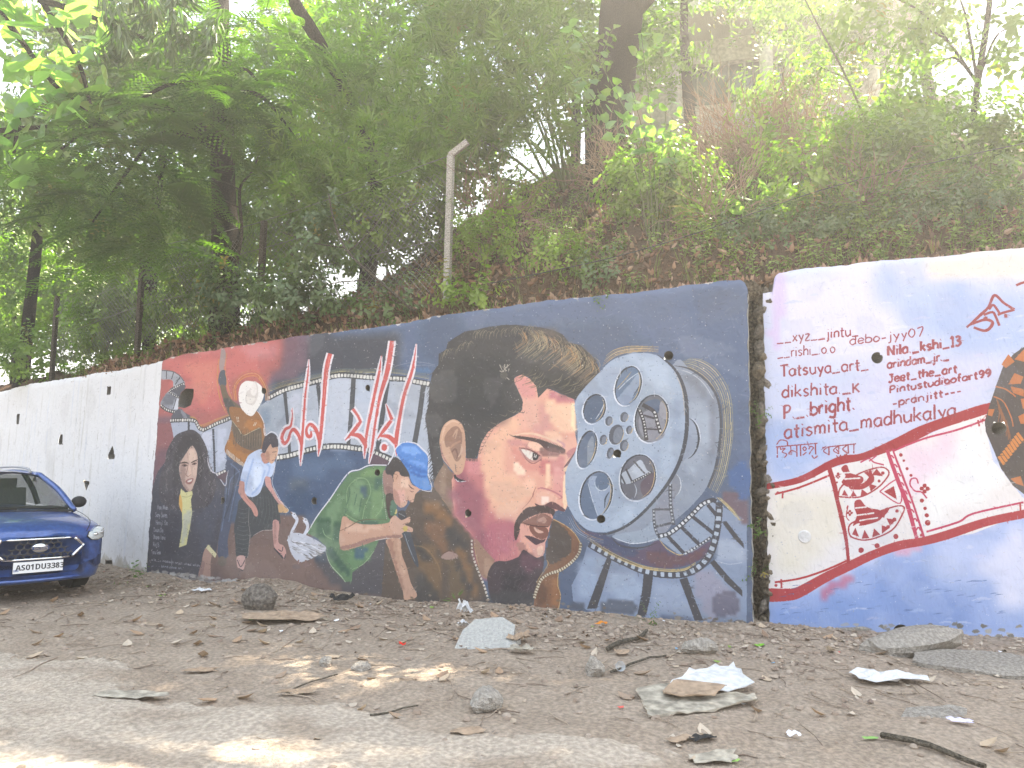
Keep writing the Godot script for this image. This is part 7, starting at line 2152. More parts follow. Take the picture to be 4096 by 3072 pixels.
	T("d2cabd",6.4,10.1,1.00,[1222,750,1224,779,1232,807,1247,840,1262,870,1273,898,1278,913])
	L("a58a62",1,0,[1228,743,1.4,1235,784,2,1247,822,1])
	F("493939",1,1,1,[1336,445,1358,446,1379,448,1421,455,1462,468,1497,481,1496,494,1472,492,1445,486,1421,467,1386,458,1358,453])
	F("6a4a48",.7,9,1,[1431,476,1496,487,1486,500,1442,504,1425,493])
	L("e0bea0",.85,2,[1335,447,1.4,1376,439,4.7,1410,441,6.7,1452,454,5.3,1479,466,2.6])
	L("b8848a",.8,3,[1475,457,3.3,1496,470,7.9,1492,479,3.3])
	at = Transform2D(Vector2(0.3436, -0.0014), Vector2(0.0054, 0.3264), Vector2(1043.8, 102.6))
	for i in 34:
		var t = i / 33.0
		D("332828", .7, [870 + t * 400, 1082 + t * t * 90, 2, 884 + t * 400, 1056 + t * t * 90, 4])
	F("b07f78",1,1,1,[1361,480,1390,482,1425,498,1432,507,1415,520,1389,518,1373,501])
	F("d9cfc5",1,0,1,[1369,484,1394,489,1415,498,1422,505,1416,513,1399,514,1381,501])
	F("322b2e",1,0,1,[1404,494,1417,498,1422,504,1417,513,1405,514])
	L("e4e0dc",1,0,[1409,497,2.3,1408,507,2.3])
	L("e4e0dc",1,0,[1414,499,2,1413,508,2])
	L("5d3535",1,0,[1362,480,1.4,1394,485,3,1426,503,2.7])
	L("8a5652",1,0,[1368,487,1.4,1387,515,2.3,1408,524,2.7,1432,510,1.7])
	F("55393d",1,1,1,[1496,535,1511,513,1536,479,1530,503,1521,517])
	F("d9b595",1,1,1,[1496,537,1511,527,1519,517,1510,537,1500,546])
	F("a8676a",.8,3,1,[1506,489,1534,476,1529,488,1511,508])
	F("3b3a3b",1,0,0,[1069,302,1077,256,1097,229,1097,197,1121,184,1126,163,1150,148,1183,131,1221,128,1250,122,1301,118,1345,119,1387,126,1422,131,1457,140,1488,154,1507,179,1540,187,1566,211,1588,234,1598,267,1593,299,1584,322,1554,345,1528,344,1491,327,1460,314,1443,310,1417,336,1411,303,1386,275,1365,268,1343,276,1345,294,1360,324,1371,348,1368,372,1339,390,1301,407,1265,434,1245,464,1233,506,1220,512,1198,512,1193,461,1187,427,1169,402,1147,399,1121,420,1110,455,1115,496,1125,530,1103,564,1093,588,1087,530,1075,479,1066,427,1058,393,1068,351])
	F("2f3033",.7,56,1,[1115,254,1281,190,1319,260,1342,327,1321,377,1250,411,1138,376])
	F("5d5249",.8,40,1,[1373,129,1440,136,1506,179,1580,241,1593,287,1554,312,1493,258,1458,197])
	F("7a5a48",.8,13,1,[1454,160,1475,184,1472,211,1455,190])
	F("2e2d2d",.8,39,1,[1389,235,1493,258,1561,312,1511,324,1425,282])
	at = Transform2D(Vector2(0.3434, 0.0113), Vector2(0.0047, 0.3327), Vector2(1044.7, 83.6))
	for i in 170:
		var t = randf()
		var y = 110 + t * t * 260 + rr(0, 60)
		var x = 940 + t * 600 + rr(-60, 30)
		var l = rr(90, 240)
		D(["8e8266", "a08f6c", "6e6754", "7f6e58", "222222", "26262a", "b98a5a"].pick_random(), .75, [x, y, 1.5, x + 35, y + l * .25, 5, x + 38, y + l * .6, 5, x - 10 - l * .25, y + l, 1.5])
	for i in 60:
		var x = rr(880, 1560)
		var y = 560 + (x - 880) * .16 + rr(-70, 40)
		D(["6e6754", "2a2a2c", "8a7d62", "55503f"].pick_random(), .75, [x + 60, y - 50, 1.5, x + 30, y - 5, 5, x - 40, y + 20, 1.5])
	at = Transform2D(Vector2(0.3711, 0.0102), Vector2(0.0098, 0.3450), Vector2(1019.0, 78.9))
	for i in 46:
		var t = i / 45.0
		var x = 210 + t * 800 + rr(-15, 15)
		var y = maxf((330 - t * 330 if t < .35 else 150 - (t - .35) * 70) + rr(-10, 20), 100)
		D(["7d7460", "645d50", "8b816c"].pick_random(), .7, [x, y + 60, 1.5, x + 5, y + 20, 5, x + 28, y - 8, 4, x + 44, y + 14, 1.5])
	for i in 50:
		var y = 560 + i * 18
		var x = 125 - (i % 25) * 1.2 + rr(-14, 10) + maxf(0, y - 1000) * .1
		D("3b3a3b", 1, [x + 30, y - 20, 8, x, y + 16, 5, x - 16, y + 40, 1.5])
	for i in 26:
		var t = i / 25.0
		var x = 930 - t * 370
		var y = 840 + t * t * 360 - 30 * sin(t * 3)
		D(["7a7160", "3b3a3b", "3b3a3b"].pick_random(), .8, [x - 50, y - 10, 2, x, y + 4, 6, x + 14, y - 16, 1.5])
	for i in 12:
		D("3b3a3b", 1, [452 + i * 8, 1235, 6, 450 + i * 8 + rr(-3, 3), 1266, 1.5])
	for i in 9:
		D("d3d4d8", 1, [350 + rr(-14, 30), 1330 + rr(-28, 32), 14, 352 + rr(-14, 30), 1336 + rr(-28, 32), 8])
	for i in 10:
		D("9a948a", 1, [770 + rr(-50, 50), 505 + rr(-80, 60), 9, 778 + rr(-50, 50), 505 + rr(-80, 60), 3])
	F("c0977d",1,0,1,[1109,455,1121,415,1150,397,1177,408,1189,431,1194,468,1195,515,1186,552,1167,561,1151,546,1123,517,1113,485])
	F("8f6c5a",1,1,1,[1126,448,1147,422,1166,418,1179,434,1183,461,1177,492,1181,509,1165,522,1147,492,1142,478,1130,479])
	L("b9937c",.9,1,[1152,448,3.6,1166,427,5.7,1160,455,3.6])
	L("ab8069",.9,1,[1142,485,3.6,1156,472,6.4,1178,461,5])
	L("c9a48c",.9,1,[1172,509,3.5,1183,488,5.6,1179,471,2.8])
	L("6c4a42",.9,1,[1150,495,3.6,1161,485,5.7,1169,502,4.2,1165,515,2.1])
	L("d0ab8f",.9,1,[1116,462,2.2,1125,420,5,1150,402,5.7,1177,412,2.8])
	L("a2706a",.9,1,[1113,468,2.2,1120,502,4.3,1144,536,2.8])
	L("2a2b30",1,0,[1161,561,5.6,1169,574,9.1,1197,579,2.1])
	L("c9cad0",1,0,[1164,573,1.4,1175,581,2.8,1199,579,1.4])
	L("44454a",1,0,[1162,529,1.8,1166,553,1.8])
	F("4a4844",1,1,1,[1322,268,1321,273,1316,277,1310,278,1304,276,1300,273,1298,267,1299,262,1304,259,1310,258,1316,259,1321,263])
	L("b9a06a",.8,0,[1804,251,0.6,1849,263,2.1,1891,295,2.1,1917,342,1.8,1925,396,2.1,1923,462,2.1,1909,534,1.8,1891,582,0.6])
	L("8f8060",.8,0,[1811,248,0.6,1854,260,2.1,1895,291,2.1,1922,339,1.8,1930,396,2.1,1927,462,2.1,1913,536,1.8,1894,584,0.6])
	L("c0ae78",.8,0,[1818,246,0.6,1858,256,2.1,1899,287,2.1,1926,337,1.8,1934,396,2.1,1932,462,2.1,1917,538,1.8,1898,587,0.6])
	L("a3946a",.8,0,[1824,243,0.6,1862,252,2.1,1903,283,2.1,1931,334,1.8,1939,396,2.1,1936,462,2.1,1921,539,1.8,1901,589,0.6])
	L("9d8f68",.8,0,[1831,240,0.6,1866,249,2.1,1907,278,2.1,1936,332,1.8,1943,396,2.1,1941,462,2.1,1925,541,1.8,1905,591,0.6])
	L("c9b67c",.8,0,[1838,238,0.6,1871,245,2.1,1910,274,2.1,1940,330,1.8,1948,396,2.1,1946,462,2,1929,543,1.8,1908,593,0.6])
	L("8a8468",.8,0,[1844,235,0.6,1875,242,2.1,1914,270,2.1,1945,327,1.8,1953,396,2.1,1950,462,2,1933,544,1.7,1911,596,0.6])
	F("7f8999",1,1,1,[1799,253,1843,263,1885,292,1911,329,1920,384,1918,450,1906,525,1885,579,1846,628,1802,668,1741,716,1692,724,1642,712,1711,482])
	F("98a3b3",.8,35,1,[1840,359,1882,347,1901,420,1886,505,1838,556,1821,512])
	F("6f7480",.8,23,1,[1816,275,1858,282,1891,323,1884,347,1843,313])
	F("6d717d",.6,23,1,[1888,314,1914,360,1913,450,1894,525,1898,420])
	L("43464e",1,0,[1804,255,1.2,1846,266,4.9,1886,297,6.6,1914,341,6.6,1923,396,6.5,1921,450,7.1,1909,525,7.1,1888,579,5.3])
	L("b9c0cb",.7,0,[1807,265,0.9,1843,275,2.4,1879,304,2.4,1905,347,1.8])
	F("8792a4",1,1,1,[1830,396,1848,400,1866,435,1860,475,1833,505,1821,505])
	L("33363d",1,0,[1842,398,0.7,1852,406,2.5,1860,419,4.1,1864,435,5,1866,453,5.4,1863,470,5,1857,486,4,1848,498,2.5,1838,505,0.7])
	L("c4cad4",1,0,[1848,398,0.5,1854,403,1,1859,410,1.6,1864,419,2,1867,428,2.1,1869,439,2,1870,449,1.6,1869,460,1,1867,470,0.4])
	F("777b86",1,2,1,[1802,547,1814,557,1819,578,1802,609,1790,603])
	L("b9c0c8",1,0,[1807,546,0.5,1812,552,1.3,1816,558,2,1818,566,2.5,1819,575,2.7,1818,584,2.5,1815,592,2,1811,599,1.3,1806,604,0.4])
	F("94a2b6",1,0,1,[1595,269,1628,237,1666,222,1711,217,1752,223,1786,246,1810,278,1828,328,1834,389,1830,451,1815,506,1790,557,1757,604,1711,654,1667,686,1617,707,1569,704,1536,681,1520,658,1506,627,1502,548,1531,484,1534,419,1526,355,1549,316])
	F("a6b4c7",.75,31,1,[1647,228,1742,228,1789,274,1773,321,1730,301,1723,256])
	F("a2b0c3",.75,29,1,[1772,482,1803,451,1803,512,1766,573,1757,528])
	F("8391a5",.75,30,1,[1679,325,1711,319,1692,370,1647,369])
	F("a5b3c5",.75,29,1,[1661,631,1711,630,1667,680,1623,694])
	F("7f8da2",.75,31,1,[1526,355,1553,342,1547,419,1534,426])
	F("8c9ab0",.75,31,1,[1621,260,1641,260,1628,318,1595,317])
	F("8796ad",.75,29,1,[1791,358,1822,359,1821,451,1797,438])
	L("c29a64",.8,0,[1605,249,0.7,1641,223,2.3,1679,213,2.6,1724,212,2.2,1761,216,0.6])
	L("a98a5c",.8,0,[1607,242,0.7,1641,219,2.3,1679,209,2.6,1724,209,2.2,1761,212,0.6])
	L("d0ad78",.8,0,[1610,235,0.7,1640,214,2.3,1679,205,2.6,1724,205,2.2,1761,209,0.6])
	L("8d7a58",.8,0,[1613,228,0.7,1640,210,2.3,1679,201,2.6,1724,202,2.2,1761,205,0.6])
	L("b59562",.8,0,[1615,221,0.7,1640,205,2.3,1679,197,2.6,1724,199,2.2,1761,201,0.6])
	L("3a3d45",1,0,[1758,224,1.3,1787,246,5.6,1813,278,7.4,1831,328,9.2,1836,389,10.3,1832,451,10.3,1817,509,9.6,1792,560,9.1,1757,608,7.9,1711,658,7.3,1667,692,6.8,1617,712,5.6,1569,709,3.8,1533,682,1.3])
	L("b9a078",.6,0,[1804,274,0.9,1824,321,2.1,1830,389,1.5])
	L("8a8f98",.6,0,[1611,719,1.2,1667,700,2.5,1717,663,1.8])
	F("5c6f89",1,0,1,[1710,318,1699,342,1681,358,1663,360,1648,348,1641,325,1644,297,1656,272,1674,257,1693,255,1707,267,1714,290])
	F("5d6069",1,0,1,[1785,406,1773,437,1754,457,1731,462,1710,449,1699,423,1698,390,1710,359,1730,339,1753,334,1773,347,1785,373])
	F("5a5b66",1,0,1,[1750,566,1738,595,1716,614,1692,618,1670,606,1658,581,1658,549,1671,520,1693,501,1717,497,1739,510,1751,535])
	F("55657d",1,0,1,[1631,617,1618,648,1598,668,1574,673,1555,660,1545,634,1546,600,1560,569,1581,549,1604,544,1623,557,1633,584])
	F("48566d",1,0,1,[1611,379,1601,397,1586,408,1570,409,1557,399,1551,381,1554,360,1564,342,1579,331,1595,331,1608,341,1614,359])
	F("4c5a70",1,0,1,[1587,489,1577,514,1564,530,1550,534,1539,525,1534,504,1537,477,1547,453,1561,436,1575,432,1586,442,1590,463])
	F("8b9bb0",.9,3,1,[1654,337,1679,306,1708,272,1711,300,1692,338,1667,357])
	L("b9c2cc",1,0,[1650,318,1.3,1679,290,2.5,1705,272,1.3])
	L("b7965c",1,0,[1644,315,1,1666,293,1.9,1686,268,1])
	F("7d8ca2",1,2,1,[1644,344,1667,331,1689,344,1673,360,1654,358])
	L("3b4048",1,0,[1692,335,1.6,1708,310,3.8])
	F("7b7c86",1,2,1,[1711,389,1751,370,1773,389,1779,435,1760,457,1729,457,1708,426])
	F("4b5a74",1,3,1,[1723,357,1758,345,1767,364,1754,386])
	F("8f8f98",1,2,1,[1767,352,1785,374,1785,401,1764,389])
	L("353438",1,0,[1708,373,10.7,1720,407,10.6,1728,457,10.5])
	T("d2d2d2",4.4,8.1,1.00,[1710,376,1721,407,1728,454])
	L("353438",1,0,[1717,360,10.7,1748,379,10.6,1757,408,10.5,1766,438,10.5])
	T("d2d2d2",5.6,10.5,1.00,[1750,381,1758,408,1767,437])
	L("3c3a3f",1,0,[1720,389,5.6,1751,398,5.6])
	L("3c3a3f",1,0,[1726,426,4.4,1760,428,4.3])
	F("a5adba",1,1,1,[1657,551,1680,535,1711,510,1729,537,1738,543,1711,562,1680,575,1661,573])
	L("3a3a3e",1,0,[1672,535,5,1689,570,5])
	L("3a3a3e",1,0,[1659,554,4.4,1670,576,4.4])
	L("4a4a4e",1,0,[1692,513,4.4,1723,547,4.3])
	L("3a3a3e",1,0,[1686,571,6.8,1717,556,6.8,1742,542,6.7])
	T("cfcfcf",3.4,6.8,1.00,[1689,570,1717,556,1738,543])
	F("4f434e",1,2,1,[1717,565,1751,543,1745,589,1723,608,1711,587])
	L("aab4c0",1,0,[1695,575,1.2,1701,593,3.1,1695,612,1.2])
	F("8796ac",1,2,1,[1568,565,1587,556,1629,573,1629,608,1607,661,1594,664,1578,615])
	F("53647c",1,0,1,[1626,574,1622,585,1613,592,1603,594,1593,589,1588,580,1587,568,1592,557,1600,549,1611,548,1620,552,1626,562])
	L("b9c2cd",1,0,[1625,582,0.5,1620,589,1.2,1614,593,1.9,1607,595,2.4,1601,595,2.5,1594,592,2.4,1589,587,1.9,1586,580,1.2,1585,572,0.5])
	L("39404a",1,0,[1626,598,1.3,1615,617,4.4,1613,642,1.9])
	L("b9c2cd",1,0,[1566,575,1.3,1578,618,2.2,1594,664,1.3])
	L("b8c0ca",1,0,[1586,399,1.3,1602,375,2.6,1610,356,1.3])
	F("727c8a",1,2,1,[1563,515,1564,471,1577,445,1583,467,1577,508,1564,524])
	L("2f3239",1,0,[1657,357,0.5,1649,349,1.8,1643,336,3,1641,321,4,1643,304,4.7,1648,288,5.1,1656,273,5.1,1666,262,4.7,1678,256,4,1689,254,3,1699,258,1.8,1707,267,0.5])
	L("33363e",1,0,[1698,258,0.6,1705,265,2.1,1710,274,3.3,1713,286,4.1,1714,299,4.4,1712,313,4.1,1707,327,3.3,1701,339,2.1,1693,349,0.6])
	L("d0d6df",1,0,[1682,361,0.5,1672,363,1.6,1663,363,2.6,1655,359,3.5,1648,352,4.1,1642,342,4.4,1639,331,4.4,1638,317,4.1,1640,304,3.5,1644,290,2.7,1650,277,1.6,1657,267,0.5])
	L("c3cbd6",1,0,[1680,252,0.5,1692,252,1.2,1702,257,1.9,1710,267,2.4,1715,281,2.5,1717,297,2.4,1714,314,1.9,1709,330,1.2,1701,344,0.5])
	L("c2a470",1,0,[1705,270,0.5,1709,280,0.9,1710,291,1.4,1710,304,1.8,1707,317,1.9,1703,329,1.8,1697,340,1.4,1689,348,0.9,1681,354,0.5])
	L("2f3239",1,0,[1723,459,0.5,1711,451,1.8,1703,437,2.9,1698,418,3.9,1697,398,4.6,1701,378,5,1709,360,5,1721,346,4.6,1734,337,3.9,1748,334,2.9,1762,337,1.8,1773,347,0.5])
	L("33363e",1,0,[1761,337,0.5,1770,344,2,1778,355,3.2,1784,368,4,1786,384,4.3,1786,400,4,1782,417,3.2,1776,432,2,1768,445,0.5])
	L("d0d6df",1,0,[1755,460,0.5,1743,464,1.5,1732,465,2.6,1721,461,3.4,1711,454,4,1703,443,4.3,1697,430,4.3,1694,415,4,1694,398,3.4,1697,382,2.6,1703,366,1.6,1711,353,0.5])
	L("c3cbd6",1,0,[1737,332,0.5,1752,331,1.2,1765,336,1.9,1777,347,2.3,1785,362,2.5,1789,381,2.3,1788,401,1.8,1784,421,1.1,1776,438,0.5])
	L("c2a470",1,0,[1771,350,0.5,1778,361,0.9,1782,375,1.4,1783,390,1.7,1782,405,1.8,1778,421,1.7,1771,434,1.4,1763,445,0.9,1753,454,0.5])
	L("2f3239",1,0,[1684,616,0.5,1671,607,1.8,1662,593,2.9,1657,576,3.9,1657,557,4.6,1661,538,5,1670,520,5,1683,507,4.6,1697,499,3.9,1712,497,2.9,1727,500,1.8,1739,510,0.5])
	L("33363e",1,0,[1725,500,0.5,1736,507,2,1744,517,3.2,1749,530,4,1752,545,4.3,1751,561,4,1747,577,3.2,1741,591,2,1731,603,0.5])
	L("d0d6df",1,0,[1717,617,0.5,1705,621,1.5,1693,621,2.5,1681,618,3.4,1671,610,4,1662,600,4.3,1656,587,4.3,1654,572,4,1654,557,3.4,1657,541,2.6,1663,526,1.6,1672,514,0.5])
	L("c3cbd6",1,0,[1700,495,0.5,1716,494,1.2,1730,499,1.9,1742,510,2.3,1750,524,2.5,1754,542,2.3,1754,561,1.8,1749,580,1.1,1740,597,0.5])
	L("c2a470",1,0,[1736,513,0.5,1743,524,0.9,1748,537,1.4,1749,551,1.7,1747,566,1.8,1743,580,1.7,1736,593,1.4,1726,603,0.9,1715,611,0.5])
	L("2f3239",1,0,[1567,671,0.5,1556,662,1.8,1548,647,3,1544,629,4,1545,609,4.7,1550,588,5.1,1559,570,5.1,1571,556,4.7,1585,547,4,1599,544,3,1612,548,1.8,1623,557,0.5])
	L("33363e",1,0,[1611,547,0.6,1620,554,2.1,1628,565,3.3,1632,579,4.1,1634,595,4.4,1632,611,4.1,1628,628,3.3,1621,643,2.1,1612,656,0.6])
	L("d0d6df",1,0,[1598,671,0.5,1587,675,1.6,1575,676,2.6,1564,672,3.5,1555,665,4.1,1548,654,4.4,1543,641,4.4,1541,625,4.1,1542,608,3.5,1546,592,2.6,1552,576,1.6,1561,563,0.5])
	L("c3cbd6",1,0,[1588,542,0.5,1603,541,1.2,1616,546,1.9,1626,557,2.4,1634,573,2.5,1637,591,2.3,1635,612,1.9,1630,632,1.2,1620,649,0.5])
	L("c2a470",1,0,[1621,560,0.5,1627,571,0.9,1630,585,1.4,1630,600,1.8,1628,616,1.9,1623,632,1.8,1616,645,1.4,1607,657,0.9,1597,665,0.5])
	L("2f3239",1,0,[1565,407,0.5,1558,400,1.8,1553,390,3.1,1551,378,4.1,1553,366,4.8,1557,353,5.2,1564,343,5.2,1573,335,4.8,1582,331,4.1,1592,330,3.1,1601,334,1.8,1608,341,0.5])
	L("33363e",1,0,[1600,333,0.6,1606,339,2.1,1611,346,3.4,1613,355,4.2,1614,366,4.5,1612,376,4.2,1609,386,3.4,1603,395,2.1,1596,402,0.6])
	L("d0d6df",1,0,[1587,411,0.5,1578,413,1.6,1570,412,2.7,1563,409,3.6,1557,403,4.2,1552,395,4.5,1549,386,4.5,1548,376,4.2,1550,365,3.6,1553,355,2.7,1558,345,1.6,1565,337,0.5])
	L("c3cbd6",1,0,[1585,327,0.5,1595,328,1.2,1604,332,1.9,1611,340,2.4,1615,351,2.6,1617,364,2.4,1615,377,1.9,1610,389,1.2,1603,400,0.5])
	L("c2a470",1,0,[1605,344,0.5,1609,351,0.9,1610,360,1.4,1610,369,1.8,1608,378,1.9,1604,387,1.8,1599,395,1.4,1593,401,0.9,1586,405,0.5])
	L("2f3239",1,0,[1546,533,0.5,1539,526,1.8,1536,514,3.1,1534,500,4.1,1536,484,4.8,1540,468,5.1,1547,453,5.1,1555,442,4.8,1564,434,4.1,1572,432,3,1580,435,1.8,1586,442,0.5])
	L("33363e",1,0,[1579,434,0.6,1584,440,2.1,1588,448,3.4,1590,459,4.2,1590,471,4.5,1588,485,4.2,1584,498,3.4,1579,510,2.1,1573,520,0.6])
	L("d0d6df",1,0,[1565,533,0.5,1557,537,1.6,1550,537,2.7,1543,534,3.5,1538,529,4.2,1534,520,4.5,1532,509,4.5,1532,497,4.2,1533,484,3.6,1536,470,2.7,1541,458,1.6,1547,447,0.5])
	L("c3cbd6",1,0,[1565,430,0.5,1574,429,1.2,1582,433,1.9,1588,442,2.4,1592,454,2.6,1593,469,2.4,1591,485,1.9,1586,501,1.2,1580,516,0.5])
	L("c2a470",1,0,[1583,445,0.5,1586,454,0.9,1587,464,1.4,1586,476,1.8,1584,488,1.9,1580,500,1.8,1575,511,1.4,1569,520,0.9,1563,527,0.5])
	F("4a4e58",1,0,1,[1664,446,1658,460,1648,468,1638,469,1629,463,1624,451,1625,437,1631,424,1641,416,1651,414,1660,420,1664,432])
	F("69717f",1,1,1,[1662,446,1657,457,1651,464,1644,465,1638,461,1636,451,1637,440,1641,429,1648,422,1655,421,1660,426,1663,435])
	L("c5a774",1,0,[1664,428,0.5,1665,434,0.7,1665,440,1.2,1663,447,1.5,1661,453,1.6,1658,459,1.5,1654,464,1.2,1649,467,0.7,1645,469,0.5])
	L("c3cad4",1,0,[1645,470,0.5,1640,471,0.7,1635,470,1.2,1630,467,1.5,1627,462,1.6,1624,457,1.5,1623,451,1.2,1623,444,0.7,1624,437,0.5])
	F("4a4e58",1,0,1,[1634,406,1631,412,1626,416,1621,417,1616,414,1614,408,1614,401,1617,395,1622,391,1627,391,1632,394,1634,400])
	F("69717f",1,1,1,[1633,407,1631,412,1628,415,1624,415,1621,413,1620,409,1620,403,1622,398,1626,395,1629,395,1632,397,1634,401])
	L("c5a774",1,0,[1634,397,0.5,1635,400,0.7,1635,403,1.2,1634,407,1.5,1633,410,1.6,1631,412,1.5,1629,414,1.2,1627,416,0.7,1625,417,0.5])
	L("c3cad4",1,0,[1625,418,0.5,1622,418,0.7,1619,417,1.2,1617,416,1.5,1615,414,1.6,1613,411,1.5,1613,408,1.2,1612,404,0.8,1613,401,0.5])
	F("4a4e58",1,0,1,[1677,396,1674,402,1669,406,1663,407,1658,404,1656,398,1656,391,1659,384,1664,380,1670,380,1675,383,1677,389])
	F("69717f",1,1,1,[1676,396,1674,401,1670,405,1667,405,1664,403,1662,398,1663,393,1665,388,1668,384,1672,384,1675,386,1677,391])
	L("c5a774",1,0,[1677,387,0.5,1678,390,0.7,1678,393,1.2,1677,396,1.5,1676,399,1.6,1674,402,1.5,1672,404,1.2,1670,406,0.7,1667,407,0.5])
	L("c3cad4",1,0,[1667,408,0.5,1664,408,0.7,1661,407,1.2,1659,406,1.5,1657,404,1.6,1655,401,1.5,1655,397,1.2,1654,394,0.7,1655,390,0.5])
	F("4a4e58",1,0,1,[1689,431,1686,436,1682,440,1678,440,1674,438,1672,433,1672,426,1675,421,1679,418,1684,417,1687,420,1689,425])
	F("69717f",1,1,1,[1688,431,1686,436,1683,438,1680,439,1678,437,1677,433,1677,428,1679,424,1682,421,1685,421,1687,422,1689,426])
	L("c5a774",1,0,[1689,423,0.5,1689,425,0.7,1689,428,1.2,1689,431,1.5,1688,434,1.6,1686,436,1.5,1685,438,1.2,1683,439,0.7,1681,440,0.5])
	L("c3cad4",1,0,[1681,441,0.5,1678,441,0.7,1676,441,1.2,1674,440,1.5,1673,438,1.6,1671,435,1.5,1671,432,1.2,1671,429,0.7,1671,426,0.5])
	F("4a4e58",1,0,1,[1618,458,1615,465,1610,469,1605,470,1600,467,1598,461,1598,454,1601,447,1606,443,1611,442,1616,445,1618,451])
	F("69717f",1,1,1,[1617,459,1615,464,1611,468,1608,468,1605,466,1604,461,1604,456,1606,450,1610,447,1613,446,1616,449,1618,453])
	L("c5a774",1,0,[1618,449,0.5,1618,452,0.7,1618,455,1.2,1618,459,1.5,1617,462,1.6,1615,465,1.5,1613,467,1.2,1611,469,0.7,1608,470,0.5])
	L("c3cad4",1,0,[1608,471,0.5,1605,471,0.7,1603,471,1.2,1600,469,1.5,1598,467,1.6,1597,464,1.5,1596,461,1.2,1596,457,0.8,1597,453,0.5])
	F("4a4e58",1,0,1,[1677,474,1674,481,1668,486,1662,487,1657,483,1655,477,1655,469,1658,462,1664,457,1670,456,1675,460,1678,466])
	F("69717f",1,1,1,[1676,474,1674,480,1670,484,1666,485,1663,482,1661,477,1662,471,1664,465,1668,461,1672,461,1675,463,1677,468])
	L("c5a774",1,0,[1677,464,0.5,1678,467,0.7,1678,471,1.2,1677,474,1.5,1676,478,1.6,1674,481,1.5,1672,484,1.2,1669,486,0.7,1666,487,0.5])
	L("c3cad4",1,0,[1667,488,0.5,1663,488,0.7,1660,487,1.2,1658,486,1.5,1656,483,1.6,1654,480,1.5,1653,476,1.2,1653,473,0.7,1654,469,0.5])
	F("4a4e58",1,0,1,[1637,494,1634,502,1629,506,1624,507,1620,504,1618,498,1619,490,1622,483,1627,478,1632,477,1636,480,1638,486])
	F("69717f",1,1,1,[1637,495,1634,501,1631,505,1627,506,1625,503,1624,498,1624,492,1627,486,1630,482,1634,481,1636,484,1637,489])
	L("c5a774",1,0,[1638,484,0.5,1638,487,0.7,1638,491,1.2,1637,495,1.5,1636,498,1.6,1634,501,1.5,1632,504,1.2,1630,506,0.7,1628,507,0.5])
	L("c3cad4",1,0,[1628,509,0.5,1625,509,0.7,1623,508,1.2,1620,507,1.5,1619,504,1.6,1617,501,1.5,1617,498,1.2,1617,494,0.7,1617,490,0.5])
	F("7b89a2",1,1,0,[1565,746,1547,808,1522,854,1527,897,1569,919,1705,928,1894,931,1979,923,1984,662,1925,628,1910,758,1855,806,1785,819,1717,809,1635,774])
	F("91a0b8",.8,28,1,[1568,763,1611,781,1590,863,1545,878,1532,850])
	F("93a1b8",.8,28,1,[1641,802,1711,826,1699,883,1617,867])
	F("8f9bb2",.8,27,1,[1757,832,1807,828,1835,900,1742,894])
	F("8d8a9c",.8,26,1,[1841,804,1891,787,1949,851,1948,897,1881,905])
	F("9aa4b6",.8,26,1,[1911,703,1972,728,1971,763,1902,759])
	F("4b505c",.8,13,1,[1611,893,1647,879,1694,889,1694,918,1605,919])
	F("494e5a",.8,14,1,[1521,903,1551,895,1557,917,1508,921])
	F("5a5868",.8,12,1,[1895,863,1949,837,1959,890,1908,903])
	F("566078",.8,13,1,[1771,914,1840,911,1840,933,1756,934])
	F("665058",.8,13,1,[1920,600,1953,585,1984,612,1983,673,1941,625])
	F("3f5a8a",.8,16,1,[1937,541,1986,507,1990,612,1958,591])
	F("53465a",1,2,1,[1549,709,1616,717,1705,750,1757,722,1785,751,1828,756,1894,717,1883,752,1841,779,1785,794,1728,789,1670,772,1610,747])
	F("3f4660",1,11,1,[1556,714,1616,717,1699,751,1682,771,1616,746])
	F("5d434a",.9,11,1,[1728,749,1774,755,1828,758,1877,733,1863,764,1785,788,1734,780])
	F("8b97a8",1,2,1,[1634,716,1717,695,1746,671,1757,708,1761,719,1728,729,1682,731])
	L("c5ccd6",1,0,[1640,721,1.2,1682,733,2.6,1723,729,2.3,1760,715,1.1])
	L("3b3d46",1,0,[1631,719,1.2,1658,741,4.7,1711,744,4,1757,728,1.4])
	F("7c8291",1,1,1,[1749,640,1795,575,1797,666,1774,704,1757,699])
	L("3d4048",1,0,[1747,640,7.5,1749,683,7.4,1757,708,7.4])
	T("b9bdc4",4.3,9.7,1.00,[1747,646,1749,683,1757,708])
	L("3d4048",1,0,[1791,573,9.1,1792,632,9.1,1800,680,9])
	T("b5b9c0",4.8,9.7,1.00,[1791,575,1792,632,1799,678])
	L("42454d",1,0,[1749,641,5.7,1789,640,5.7])
	L("42454d",1,0,[1751,687,6.3,1794,675,6.2])
	F("8693a8",1,1,1,[1783,707,1842,662,1887,617,1909,606,1913,628,1908,687,1893,711,1855,742,1825,755,1808,753,1783,735,1763,719])
	L("3b3b42",1,0,[1783,709,9.6,1825,752,9.5])
	L("3b3b42",1,0,[1820,685,9.6,1867,730,9.4])
	L("3b3b42",1,0,[1848,656,9.5,1902,698,9.3])
	L("3b3b42",1,0,[1887,624,9.4,1911,653,9.4])
	L("3a3c44",1,0,[1757,711,12.5,1786,704,12.5,1814,683,12.4,1848,650,12.3,1873,624,12.3,1898,612,12.2,1909,615,12.2])
	T("d3d6da",7.3,11.2,1.10,[1767,710,1786,703,1814,682,1848,650,1873,624,1898,613])
	L("3a3c44",1,0,[1828,753,7.2,1858,734,7.2,1894,708,7.1])
	T("c9ccd1",5.0,8.9,1.00,[1830,752,1858,734,1893,709])
